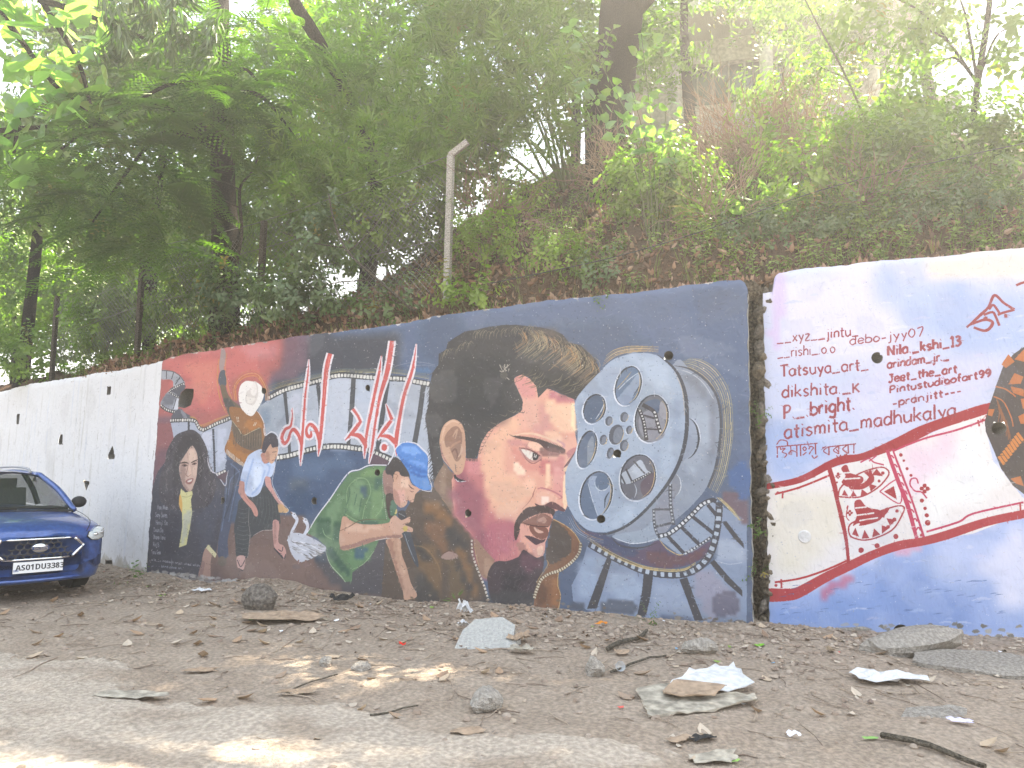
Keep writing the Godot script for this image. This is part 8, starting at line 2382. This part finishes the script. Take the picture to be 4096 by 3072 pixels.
	L("c7a766",1,0,[1761,719,1.1,1780,741,2,1808,756,2.2,1825,755,1.1])
	F("3a3a40",1,0,0,[1623,769,1637,768,1611,856,1593,911,1566,914,1596,834])
	F("3a3a40",1,0,0,[1720,809,1745,813,1738,867,1725,923,1702,922,1715,860])
	F("3a3a40",1,0,0,[1813,820,1833,813,1854,872,1873,919,1851,921,1832,868])
	F("3a3a40",1,0,0,[1891,773,1902,764,1939,806,1970,836,1970,852,1931,820])
	F("3a3a40",1,0,0,[1922,667,1933,664,1975,719,1975,730,1951,707])
	L("3b3c44",1,0,[1571,740,19.7,1611,761,19.4,1658,781,19.2,1711,801,18.9,1757,809,18.6,1802,809,18.4,1836,801,18.3,1869,780,18.1,1894,746,18.1,1908,698,18.1,1915,648,18.1,1916,617,18.2])
	T("a9b4c4",10.5,19.9,1.15,[1582,747,1611,761,1658,781,1711,801,1757,809,1802,809,1836,801,1869,779,1892,746,1908,698,1915,648,1916,625])
	L("bfa468",.8,0,[1565,720,0.9,1617,752,1.8,1670,776,2.3,1728,793,2.8,1785,796,2.5,1827,791,2.2,1855,773,0.8])
	L("a58d5a",.8,0,[1565,723,0.9,1617,756,1.8,1670,780,2.3,1728,796,2.8,1785,799,2.5,1827,793,2.2,1855,775,0.8])
	L("d0b87c",.8,0,[1565,727,0.9,1617,759,1.8,1670,783,2.3,1728,798,2.8,1785,801,2.5,1827,795,2.2,1855,777,0.8])
	L("c2ab70",.8,0,[1909,603,0.6,1933,625,2.5,1952,646,1.6,1968,662,0.5])
	L("a9966a",.8,0,[1912,604,0.6,1936,625,2.5,1955,646,1.6,1968,662,0.5])
	L("d2bd84",.8,0,[1916,604,0.6,1939,625,2.5,1957,646,1.6,1968,662,0.5])
	L("98865c",.8,0,[1919,605,0.6,1941,625,2.5,1960,646,1.6,1968,662,0.5])
	L("a9b3c2",.7,0,[1907,767,2.2,1939,773,2.2,1971,767,2.1])
	L("b58a60",.7,0,[1520,664,0.6,1540,698,2.2,1572,718,1.9,1611,728,0.6])
	L("8a90a0",.7,0,[1515,668,0.6,1536,702,2.2,1572,722,1.9,1611,731,0.6])
	L("9aa3b0",.7,0,[1511,671,0.6,1533,707,2.2,1572,727,1.9,1611,735,0.6])
	L("6f7480",.7,0,[1506,674,0.6,1530,711,2.2,1572,731,1.9,1611,738,0.6])
	at = Transform2D(Vector2(0.3981, -0.0142), Vector2(0.0297, 0.3060), Vector2(-53.0, 503.6))
	write("cdcdd4",0.5,"Ihan Ahan",190,655,308,661,30,5)
	at = Transform2D(Vector2(0.3980, -0.0156), Vector2(0.0298, 0.3053), Vector2(-53.0, 504.5))
	write("cdcdd4",0.5,"Suny Soren",168,740,300,746,32,5)
	at = Transform2D(Vector2(0.3970, -0.0169), Vector2(0.0296, 0.3042), Vector2(-52.6, 505.6))
	write("cdcdd4",0.5,"Hirnjit Do",175,825,307,831,32,5)
	at = Transform2D(Vector2(0.3978, -0.0182), Vector2(0.0298, 0.3039), Vector2(-53.0, 506.2))
	write("cdcdd4",0.5,"Dinan Do",152,905,257,911,30,5)
	at = Transform2D(Vector2(0.3967, -0.0194), Vector2(0.0297, 0.3029), Vector2(-52.6, 507.4))
	write("cdcdd4",0.5,"Dharm Tanu",148,985,280,991,30,5)
	at = Transform2D(Vector2(0.3975, -0.0208), Vector2(0.0299, 0.3026), Vector2(-53.0, 508.0))
	write("cdcdd4",0.5,"Roj B",145,1065,211,1071,30,5)
	at = Transform2D(Vector2(0.3968, -0.0221), Vector2(0.0298, 0.3016), Vector2(-52.8, 509.2))
	write("cdcdd4",0.5,"Tanu Gom",125,1150,230,1156,30,5)
	at = Transform2D(Vector2(0.3872, -0.0231), Vector2(0.0279, 0.2973), Vector2(-47.7, 514.8))
	write("c4c4cc",0.7,"o.le__o madison onjat wlisul wlish",120,1222,660,1290,16,4)
	at = Transform2D(Vector2(0.3909, -0.0241), Vector2(0.0287, 0.2983), Vector2(-50.0, 513.8))
	write("b9c0d0",0.7,".... - - blind qooe on",120,1285,460,1320,16,4)
	at = Transform2D(Vector2(0.7252, -0.0474), Vector2(0.0501, 0.5615), Vector2(-87.8, 117.0))
	for i in 90:
		var t = randf()
		var x = 40 + t * 560
		var y = 1425 + t * 60 + rr(-12, 40)
		chip(["aaa5a0", "b9b6b2", "8e8983"].pick_random(), x, y, 30)
	at = Transform2D(Vector2(0.6150, -0.0491), Vector2(0.0059, 0.5790), Vector2(1030.9, 71.4))
	for i in 170:
		var x = rr(-300, 1600)
		if i > 90:
			chip(["6a5c4c", "7d6f5f", "584c40"].pick_random(), x, 1508 + x * .06 - absf(randfn(0, 26)), 15)
		chip(["8d8376", "6f6457", "a59c90", "5c5248"].pick_random(), x, 1508 + x * .06 + rr(-16, 40), 24)
	F("8f887f",.9,1,0,[1234,58,1255,58,1251,71,1243,72,1236,68])
	F("b3aaa2",.9,1,0,[1809,27,1816,27,1815,40,1812,38,1810,37])
	F("b3aaa2",.9,1,0,[138,150,147,150,145,161,142,160,139,160])
	F("c9bfb8",.9,1,0,[1082,70,1100,70,1096,83,1089,82,1084,80])
	F("b3aaa2",.9,1,0,[388,128,411,128,407,139,397,142,390,138])
	F("c9bfb8",.9,1,0,[305,136,323,136,320,146,312,151,307,146])
	F("c9bfb8",.9,1,0,[49,164,70,164,66,176,57,175,51,174])
	F("8f887f",.9,1,0,[1884,22,1901,22,1898,34,1891,32,1886,32])
	F("b3aaa2",.9,1,0,[1898,21,1908,21,1906,32,1902,33,1899,31])
	F("c9bfb8",.9,1,0,[357,131,366,131,364,142,361,145,358,141])
	F("8f887f",.9,1,0,[1164,64,1182,64,1178,75,1171,75,1166,74])
	F("b3aaa2",.9,1,0,[1610,38,1626,38,1622,48,1616,49,1612,48])
	F("c9bfb8",.9,1,0,[377,129,388,129,385,142,381,140,378,139])
	F("b3aaa2",.9,1,0,[815,97,832,97,828,108,821,110,816,107])
	F("c9bfb8",.9,1,0,[56,162,63,162,61,174,59,177,57,172])
	F("b3aaa2",.9,1,0,[267,139,278,139,276,150,271,150,268,149])
	F("c9bfb8",.9,1,0,[1046,75,1067,75,1063,86,1054,88,1048,85])
	F("b3aaa2",.9,1,0,[744,101,756,101,753,114,748,111,745,111])
	F("c9bfb8",.9,1,0,[693,104,711,104,707,115,700,118,694,114])
	F("b3aaa2",.9,1,0,[1085,70,1097,70,1095,81,1090,84,1086,80])
	F("b3aaa2",.9,1,0,[1242,58,1262,58,1258,71,1250,68,1244,68])
	F("8f887f",.9,1,0,[132,150,157,150,152,163,142,160,134,160])
	F("b3aaa2",.9,1,0,[1460,43,1473,43,1471,54,1465,54,1462,53])
	F("c9bfb8",.9,1,0,[145,149,170,149,165,162,155,160,148,159])
	F("8f887f",.9,1,0,[436,124,462,124,456,137,446,137,439,134])
	F("b3aaa2",.9,1,0,[1551,40,1560,40,1558,51,1555,49,1552,50])
	F("8f887f",.9,1,0,[846,95,855,95,853,108,850,110,847,105])
	F("8f887f",.9,1,0,[909,92,925,92,922,103,916,102,911,102])
	F("c9bfb8",.9,1,0,[941,88,965,88,960,99,951,103,943,98])
	F("b3aaa2",.9,1,0,[1881,22,1900,22,1896,35,1889,33,1883,32])
	F("8f887f",.9,1,0,[983,83,999,83,996,95,989,94,984,93])
	F("8f887f",.9,1,0,[1548,40,1569,40,1565,51,1556,49,1550,50])
	F("8f887f",.9,1,0,[625,108,643,108,639,118,632,120,627,118])
	F("b3aaa2",.9,1,0,[1516,41,1536,41,1532,54,1524,52,1518,51])


func paint_pale() -> void:
	F("d3d2e4",.85,134,1,[49,95,437,54,474,219,352,389,133,373,45,295])
	F("aab9dd",.85,101,1,[333,100,507,118,572,243,472,265,359,187])
	F("9db0da",.85,86,1,[18,529,150,574,213,664,50,757,8,683])
	F("a3b4dc",.85,85,1,[577,142,788,191,780,320,636,373,541,312])
	F("d8d2cc",.85,57,1,[509,55,937,-22,929,101,614,119])
	F("c4c6e2",.85,114,1,[354,335,636,373,665,486,415,601,275,527])
	F("8fa4d4",.85,55,1,[29,1091,187,1049,444,931,884,811,866,1092,663,1170,27,1200])
	F("7d97cc",.85,69,1,[35,1127,200,1084,342,1043,396,1098,254,1161,27,1171])
	F("b5c1e4",.85,94,1,[471,937,750,850,740,1027,535,1035])
	F("7f96c8",.85,80,1,[398,1026,569,1048,598,1131,352,1142])
	F("cfd2e8",.85,66,1,[643,925,778,899,767,1096,668,1086])
	F("c7b9dd",.85,30,1,[57,103,95,96,75,311,45,310])
	at = Transform2D(Vector2(0.7084, -0.0096), Vector2(-0.0296, 0.7497), Vector2(-56.9, 7.7))
	for i in 160:
		var x = rr(180, 1200)
		var y = rr(120, 1540)
		var w = rr(20, 90)
		D(["dcdcea", "b7c3e2", "c9c4de", "9fb0d8"].pick_random(), .35, [x, y, 3, x + w * .5, y - w * .12, rr(6, 16), x + w, y - w * .1, 3], 5)
	F("dcd8da",1,0,0,[25,762,124,741,212,701,313,670,414,634,522,584,672,516,661,575,676,671,754,778,819,784,817,805,752,821,611,883,437,920,260,988,116,1066,18,1084])
	F("e6e6e8",.9,82,1,[455,675,625,598,656,671,686,743,545,819,475,858])
	F("dcc4d6",.7,69,1,[406,653,556,599,552,673,451,749])
	F("d9d4c8",.8,70,1,[35,818,210,754,219,938,45,1018])
	F("c7546a",.5,27,1,[173,1064,259,1010,273,1024,186,1085])
	F("d59ab4",.6,22,1,[388,933,472,916,443,942,394,951])
	L("9b2f38",1,0,[25,760,17.9,124,737,19.2,212,690,22.1,256,673,25,313,662,20.5,414,619,30.5,472,589,33.4,522,566,28.9,629,527,31.6,681,510,28.7])
	L("a63c44",1,0,[18,1084,40.6,80,1080,36.1,116,1070,31.7,188,1027,27.3,260,989,25.8,331,953,24.3,402,925,25.6,472,910,24,542,888,25.3,647,849,23.8,751,823,23.6,831,805,20.7])
	L("a52c33",1,0,[50,782,5.9,123,760,5.9,211,722,5.9])
	L("b33a5a",1,0,[399,644,5.8,485,607,5.8,578,580,5.8,664,547,5.7])
	L("a52c33",1,0,[44,1045,5.8,117,1031,5.8,189,1005,5.8,253,974,5.7])
	L("b33a5a",1,0,[481,882,5.7,571,851,5.6,614,825,5.6,753,789,5.6])
	L("a63c44",1,0,[74,772,5.2,72,794,5.2])
	L("a63c44",1,0,[63,1035,5.1,64,1061,5.1])
	L("a63c44",1,0,[640,549,5,643,568,5])
	L("a63c44",1,0,[664,534,5,662,557,5])
	L("a63c44",1,0,[743,789,4.9,744,821,4.9])
	F("a63c44",1,0,1,[63,777,63,780,61,781,59,782,57,781,55,780,54,778,55,775,57,774,59,773,61,774,63,775])
	F("a63c44",1,0,1,[52,1054,51,1056,50,1058,48,1058,45,1058,44,1056,43,1054,44,1052,46,1050,48,1050,50,1050,52,1052])
	F("a63c44",1,0,1,[470,893,470,895,468,896,466,897,464,897,463,895,462,893,463,891,464,889,466,888,468,889,470,890])
	F("a63c44",1,0,1,[392,643,392,645,390,647,388,647,386,647,384,645,384,643,384,641,386,639,388,639,390,639,392,641])
	F("a63c44",1,0,1,[658,549,657,551,656,553,654,554,652,553,650,552,650,549,650,547,652,545,654,545,656,545,658,547])
	L("9b2f38",1,0,[212,701,13.2,225,754,14.6,232,798,11.7,243,850,13,254,915,10.1,258,982,8.6])
	L("b33a5a",1,0,[380,642,10.2,403,720,11.6,432,808,12.9,453,903,9.9])
	L("b33a5a",1,0,[395,638,5.1,421,720,6.5,449,807,5.7,473,898,7.1])
	L("b33a5a",1,0,[384,669,4.4,392,659,4.4,398,667,4.4])
	L("b33a5a",1,0,[393,696,4.3,400,685,4.3,407,694,4.3])
	L("b33a5a",1,0,[401,723,4.3,409,712,4.3,415,721,4.3])
	L("b33a5a",1,0,[410,749,4.3,417,739,4.3,424,748,4.3])
	L("b33a5a",1,0,[418,776,4.3,426,765,4.3,432,774,4.3])
	L("b33a5a",1,0,[427,802,4.3,434,792,4.3,441,800,4.3])
	L("b33a5a",1,0,[435,829,4.3,442,818,4.3,449,827,4.3])
	L("b33a5a",1,0,[443,855,4.3,451,844,4.3,457,853,4.3])
	L("b33a5a",1,0,[451,881,4.3,459,870,4.3,465,879,4.3])
	L("9b2f38",1,0,[234,785,4.4,246,753,4.4,297,715,4.4,355,695,4.4,379,702,4.3,379,721,4.3,346,758,4.3,295,785,4.4,234,785,4.4])
	F("9b2f38",1,0,1,[267,756,311,741,333,714,339,736,310,759,281,763])
	F("9b2f38",1,0,0,[245,781,253,764,263,782])
	F("9b2f38",1,0,0,[270,784,278,766,288,783])
	F("9b2f38",1,0,0,[299,782,303,761,320,774])
	F("9b2f38",1,0,0,[328,768,325,744,347,751])
	F("9b2f38",1,0,0,[348,699,333,718,365,721])
	F("9b2f38",1,0,0,[312,711,333,703,339,740])
	F("9b2f38",1,0,1,[246,701,262,689,272,712,290,719,308,726,303,744,267,756,246,742,258,723])
	L("dcd8da",1,0,[251,714,4.4,280,711,4.4])
	L("dcd8da",1,0,[254,732,4.4,300,728,4.4])
	L("9b2f38",1,0,[261,886,4.3,271,863,4.3,336,832,4.3,400,809,4.3,421,812,4.3,417,830,4.3,390,875,4.3,347,901,4.3,305,912,4.3,270,904,4.3,261,886,4.3])
	F("9b2f38",1,0,1,[292,870,328,862,364,839,379,816,350,832,307,855])
	F("9b2f38",1,0,0,[271,896,281,876,291,903])
	F("9b2f38",1,0,0,[298,908,307,881,320,906])
	F("9b2f38",1,0,0,[328,904,334,876,351,894])
	F("9b2f38",1,0,0,[356,892,356,865,376,875])
	F("9b2f38",1,0,0,[380,868,370,846,398,849])
	F("9b2f38",1,0,0,[350,825,375,813,363,846])
	F("9b2f38",1,0,1,[282,798,298,793,312,811,329,818,354,824,353,850,313,866,289,863,274,871,286,841,280,819])
	L("dcd8da",1,0,[281,818,4.3,315,814,4.3])
	L("dcd8da",1,0,[282,840,4.3,336,831,4.3])
	L("dcd8da",1,0,[293,855,4.3,346,845,4.3])
	F("9b2f38",1,0,1,[303,941,302,945,299,948,295,950,291,949,288,946,288,942,289,938,292,935,296,934,299,935,302,937])
	F("9b2f38",1,0,1,[348,927,347,931,344,933,341,934,337,934,335,931,334,927,335,924,338,921,341,920,345,921,347,923])
	F("9b2f38",1,0,1,[402,898,401,902,398,905,395,906,391,905,389,902,388,899,389,895,392,892,395,891,399,892,401,895])
	F("9b2f38",1,0,1,[370,712,369,714,367,716,365,717,362,716,361,715,360,712,361,709,363,707,365,707,368,707,369,709])
	F("9b2f38",1,0,1,[358,736,357,738,355,740,353,740,351,740,350,738,349,736,350,734,351,732,354,731,356,732,357,734])
	F("9b2f38",1,0,1,[398,849,398,852,395,854,393,855,390,854,388,852,387,849,388,846,390,844,393,843,396,844,398,846])
	F("9b2f38",1,0,1,[379,871,378,874,376,876,374,877,371,877,369,875,368,872,369,869,371,866,374,866,377,866,379,868])
	F("9b2f38",1,0,1,[406,823,405,826,403,828,401,828,398,828,396,826,396,823,397,821,399,819,401,818,403,819,405,821])
	F("9b2f38",1,0,1,[424,657,423,659,421,661,418,662,416,661,414,659,414,657,414,654,416,652,419,651,421,652,423,654])
	F("9b2f38",1,0,1,[430,674,429,675,428,677,426,677,425,677,423,676,423,674,423,672,425,670,427,670,428,670,430,672])
	F("9b2f38",1,0,1,[439,697,438,699,437,701,434,702,432,701,431,700,430,697,431,695,433,693,435,693,437,693,438,695])
	F("9b2f38",1,0,1,[449,717,448,719,446,721,444,721,442,721,441,719,440,717,441,715,442,713,445,713,447,713,448,715])
	F("9b2f38",1,0,1,[478,791,477,793,475,796,472,797,469,796,467,794,466,791,467,788,469,786,472,785,475,786,477,788])
	F("9b2f38",1,0,1,[485,814,484,816,482,818,480,819,477,818,476,816,475,814,476,811,478,809,480,809,483,809,484,811])
	F("9b2f38",1,0,1,[490,834,489,837,487,839,484,840,481,839,479,837,478,834,479,831,481,829,484,828,487,829,489,831])
	F("9b2f38",1,0,1,[493,856,492,860,489,863,485,864,482,863,479,860,478,856,479,852,482,849,486,848,490,849,493,852])
	F("9b2f38",1,0,1,[240,716,240,718,238,719,236,720,235,719,233,718,233,716,233,714,235,713,237,712,238,713,240,714])
	F("9b2f38",1,0,1,[235,742,235,744,233,745,232,745,231,745,230,744,229,742,230,741,231,740,232,739,234,740,235,741])
	F("dcd8da",1,0,0,[363,765,403,739,408,794])
	L("b33a5a",1,0,[354,767,3.6,407,731,3.6,411,801,3.6,354,767,3.6])
	F("9b2f38",1,0,0,[366,767,395,750,402,790])
	F("9b2f38",1,0,1,[495,755,494,758,492,760,489,761,486,760,484,758,484,755,485,752,487,750,490,749,492,750,494,752])
	F("9b2f38",1,0,1,[479,755,478,758,476,761,473,761,470,761,468,759,467,756,468,753,470,750,473,750,476,750,478,752])
	F("9b2f38",1,0,1,[486,764,486,767,483,769,481,770,478,769,476,767,475,764,476,761,478,759,481,758,484,759,486,761])
	F("9b2f38",1,0,1,[487,747,486,750,484,752,481,753,478,752,477,750,476,747,477,744,479,742,482,741,485,741,487,744])
	F("9b2f38",1,0,1,[275,832,274,834,273,836,271,836,270,836,268,834,268,833,268,831,270,829,272,829,273,829,275,831])
	F("9b2f38",1,0,1,[265,833,264,835,263,836,261,836,259,836,258,835,258,833,258,831,260,830,261,829,263,830,264,831])
	F("9b2f38",1,0,1,[270,838,269,840,268,841,266,842,264,841,263,840,263,838,263,836,265,835,266,834,268,835,269,836])
	F("9b2f38",1,0,1,[270,827,270,829,268,830,266,831,265,831,263,829,263,827,264,826,265,824,267,824,268,824,270,825])
	F("9b2f38",1,0,1,[243,725,242,726,241,727,240,728,239,727,238,726,237,725,238,724,239,723,240,722,241,722,242,723])
	F("9b2f38",1,0,1,[235,725,235,726,234,727,232,728,231,727,230,726,230,725,230,724,231,723,232,722,234,723,235,724])
	F("9b2f38",1,0,1,[239,729,238,730,237,731,236,732,235,731,234,730,233,729,234,728,235,727,236,726,237,727,238,728])
	F("9b2f38",1,0,1,[239,721,239,722,238,723,236,724,235,723,234,722,234,721,234,720,235,719,236,718,238,718,239,719])
	L("b33a5a",1,0,[464,741,4.3,459,726,4.3,445,728,4.3,441,745,4.3,454,763,4.3,472,766,4.3,486,784,4.3])
	L("b33a5a",1,0,[302,681,4.4,327,669,4.4,341,680,4.4,369,687,4.4])
	L("b33a5a",1,0,[327,677,3.6,349,660,3.6])
	L("a02f38",1,0,[258,820,2.9,262,811,2.9,256,842,2.9,264,856,2.9])
	F("4b4546",1,1,0,[856,283,780,328,749,350,718,388,695,448,673,508,659,553,660,583,678,634,696,692,727,742,755,765,825,783])
	F("b0683c",1,0,0,[714,381,735,350,751,373,726,392])
	F("b0683c",1,0,0,[730,441,749,407,773,418,764,440])
	F("b0683c",1,0,0,[751,366,779,335,804,350,777,373])
	F("b0683c",1,0,0,[736,448,772,455,771,478,742,467])
	F("b0683c",1,0,0,[762,485,796,478,795,507,767,515])
	F("b0683c",1,0,0,[752,537,780,522,785,559,758,559])
	F("b0683c",1,0,0,[671,516,688,516,680,538,668,534])
	F("b0683c",1,0,0,[721,721,749,713,756,742,734,735])
	L("c07a40",1,0,[747,586,8.5,761,609,8.5])
	L("c07a40",1,0,[740,595,8.5,754,618,8.5])
	L("c07a40",1,0,[733,604,8.5,747,627,8.5])
	L("c07a40",1,0,[727,612,8.5,740,636,8.5])
	L("c07a40",1,0,[720,621,8.5,733,644,8.5])
	L("c07a40",1,0,[713,630,8.5,727,653,8.5])
	L("c07a40",1,0,[706,639,8.5,720,662,8.5])
	L("c07a40",1,0,[699,648,8.5,713,671,8.5])
	L("c07a40",1,0,[692,656,8.5,706,680,8.5])
	L("8a5a40",.8,0,[694,478,2.2,701,523,4.3,696,553,2.1])
	L("8a5a40",.8,0,[698,490,2.2,706,535,4.3,701,564,2.1])
	L("8a5a40",.8,0,[702,502,2.1,710,546,4.3,706,575,2.1])
	L("8a5a40",.8,0,[706,514,2.1,714,558,4.3,711,586,2.1])
	L("8a5a40",.8,0,[710,526,2.1,718,570,4.3,716,597,2.1])
	L("8a5a40",.8,0,[714,538,2.1,722,582,4.3,721,608,2.1])
	L("8a5a40",.8,0,[719,549,2.1,726,594,4.3,726,619,2.1])
	L("b0683c",1,0,[694,448,4.3,722,456,4.3,749,478,4.3])
	L("b0683c",1,0,[687,478,3.6,713,493,3.6,732,537,3.6,737,567,3.5])
	L("8f3b40",1,0,[622,268,5.9,665,228,8.8,687,205,7.3,706,169,8.8,730,192,7.3,760,214,8.7])
	L("8f3b40",1,0,[760,214,7.3,728,223,7.3,712,230,7.3])
	L("8f3b40",1,0,[632,259,7.3,671,244,7.3,680,235,7.3])
	L("8f3b40",1,0,[642,255,5.9,678,244,8.8,697,255,8.8,676,278,8.8,642,268,7.3])
	L("8f3b40",1,0,[672,230,7.3,697,221,7.3,706,235,7.3,715,263,7.3])
	L("8f3b40",1,0,[688,213,7.3,701,199,7.3,717,225,7.3])
	F("8f3b40",1,0,1,[739,233,739,235,737,237,734,238,732,237,730,235,730,233,730,230,732,228,735,227,737,228,739,230])
	L("8f3b40",1,0,[769,139,7.3,791,130,7.3,831,123,7.3])
	at = Transform2D(Vector2(0.7383, 0.0026), Vector2(-0.0217, 0.7830), Vector2(-77.7, -18.9))
	write("8f3840",0.92,"__xyz__jintu_",208,425,540,392,24,5.5)
	at = Transform2D(Vector2(0.7394, 0.0005), Vector2(-0.0203, 0.7806), Vector2(-78.7, -17.1))
	write("8f3840",0.92,"__rishi_.o.o",210,484,446,462,24,4.5)
	at = Transform2D(Vector2(0.7329, -0.0018), Vector2(-0.0222, 0.7739), Vector2(-75.4, -12.8))
	write("8f3840",0.92,"Tatsuya_art_",220,560,582,530,28,6.5)
	at = Transform2D(Vector2(0.7314, -0.0046), Vector2(-0.0217, 0.7690), Vector2(-75.1, -8.9))
	write("8f3840",0.92,"dikshita._K",228,645,545,622,30,7)
	at = Transform2D(Vector2(0.7297, -0.0071), Vector2(-0.0213, 0.7647), Vector2(-74.7, -5.0))
	write("8f3840",0.92,"P._.bright.",232,732,527,690,34,9.2)
	at = Transform2D(Vector2(0.7163, -0.0086), Vector2(-0.0266, 0.7553), Vector2(-64.3, 2.6))
	write("8f3840",0.92,"atismita_madhukalya",232,810,930,718,34,7.5)
	at = Transform2D(Vector2(0.7214, 0.0024), Vector2(-0.0292, 0.7737), Vector2(-65.9, -14.9))
	write("8f3840",0.92,"debo-jyy07",500,432,802,396,22,5)
	at = Transform2D(Vector2(0.7114, 0.0011), Vector2(-0.0331, 0.7664), Vector2(-57.0, -10.8))
	write("8f3840",0.92,"Nila._kshi_13",652,476,952,434,24,9.2)
	at = Transform2D(Vector2(0.7113, -0.0006), Vector2(-0.0324, 0.7640), Vector2(-57.3, -8.4))
	write("8f3840",0.92,"arindam_jr._",652,527,906,490,21,7.475)
	at = Transform2D(Vector2(0.7090, -0.0023), Vector2(-0.0327, 0.7603), Vector2(-55.3, -5.0))
	write("8f3840",0.92,"Jeet_the_art",655,584,936,542,20,8.049999999999999)
	at = Transform2D(Vector2(0.7041, -0.0032), Vector2(-0.0344, 0.7564), Vector2(-50.3, -2.0))
	write("8f3840",0.92,"Pintustudioofart99",660,628,1072,558,18,7.475)
	at = Transform2D(Vector2(0.7056, -0.0051), Vector2(-0.0329, 0.7546), Vector2(-52.5, 0.7))
	write("8f3840",0.92,"-pranjitt---",672,680,955,626,18,6.8999999999999995)
	L("8f3840",.95,0,[57,638,3.4,179,625,3.4])
	L("8f3840",.95,0,[61,636,3.4,60,671,3.4])
	L("8f3840",.95,0,[59,631,3.4,70,617,3.4,89,620,3.4,91,633,3.4])
	L("8f3840",.95,0,[71,636,3.4,70,645,3.4,84,642,3.4,75,653,3.4,88,660,3.4,80,671,3.4])
	L("8f3840",.95,0,[100,634,3.4,100,649,3.4,94,657,3.4,102,660,3.4,101,648,3.4,116,653,3.4])
	L("8f3840",.95,0,[118,632,3.4,118,667,3.4])
	L("8f3840",.95,0,[129,631,3.4,129,665,3.4])
	L("8f3840",.95,0,[141,636,3.4,136,642,3.4,141,648,3.4,146,642,3.4,141,636,3.4])
	L("8f3840",.95,0,[135,662,3.4,146,653,3.4])
	L("8f3840",.95,0,[153,644,3.4,159,635,3.4,167,639,3.4,160,648,3.4,154,659,3.4])
	L("8f3840",.95,0,[173,627,3.4,173,659,3.4])
	L("8f3840",.95,0,[162,662,3.4,168,671,3.4,178,663,3.4])
	L("8f3840",.95,0,[193,638,3.4,291,625,3.4])
	L("8f3840",.95,0,[212,635,3.4,196,648,3.4,211,659,3.4])
	L("8f3840",.95,0,[212,634,3.4,212,661,3.4])
	L("8f3840",.95,0,[240,632,3.4,225,646,3.4,240,656,3.4])
	L("8f3840",.95,0,[241,630,3.4,240,657,3.4])
	L("8f3840",.95,0,[233,642,3.4,239,650,3.4])
	L("8f3840",.95,0,[233,661,3.4,240,668,3.4,246,659,3.4])
	L("8f3840",.95,0,[267,628,3.4,252,642,3.4,266,654,3.4])
	L("8f3840",.95,0,[268,628,3.4,268,655,3.4])
	L("8f3840",.95,0,[255,660,3.4,265,657,3.4])
	L("8f3840",.95,0,[285,625,3.4,284,654,3.4])
	at = Transform2D(Vector2(0.6899, -0.0307), Vector2(-0.0280, 0.7093), Vector2(-45.9, 69.5))
	for i in 60:
		chip(["8b8478", "a7a39c", "6a6458"].pick_random(), rr(190, 1180), 1575 + rr(-20, 40), 22)
	for i in 40:
		var x = rr(200, 1100)
		var y = rr(1380, 1520)
		D("4f6694", .7, [x, y, 1, x + rr(6, 24), y - 3, 3, x + rr(26, 40), y - 4, 1])
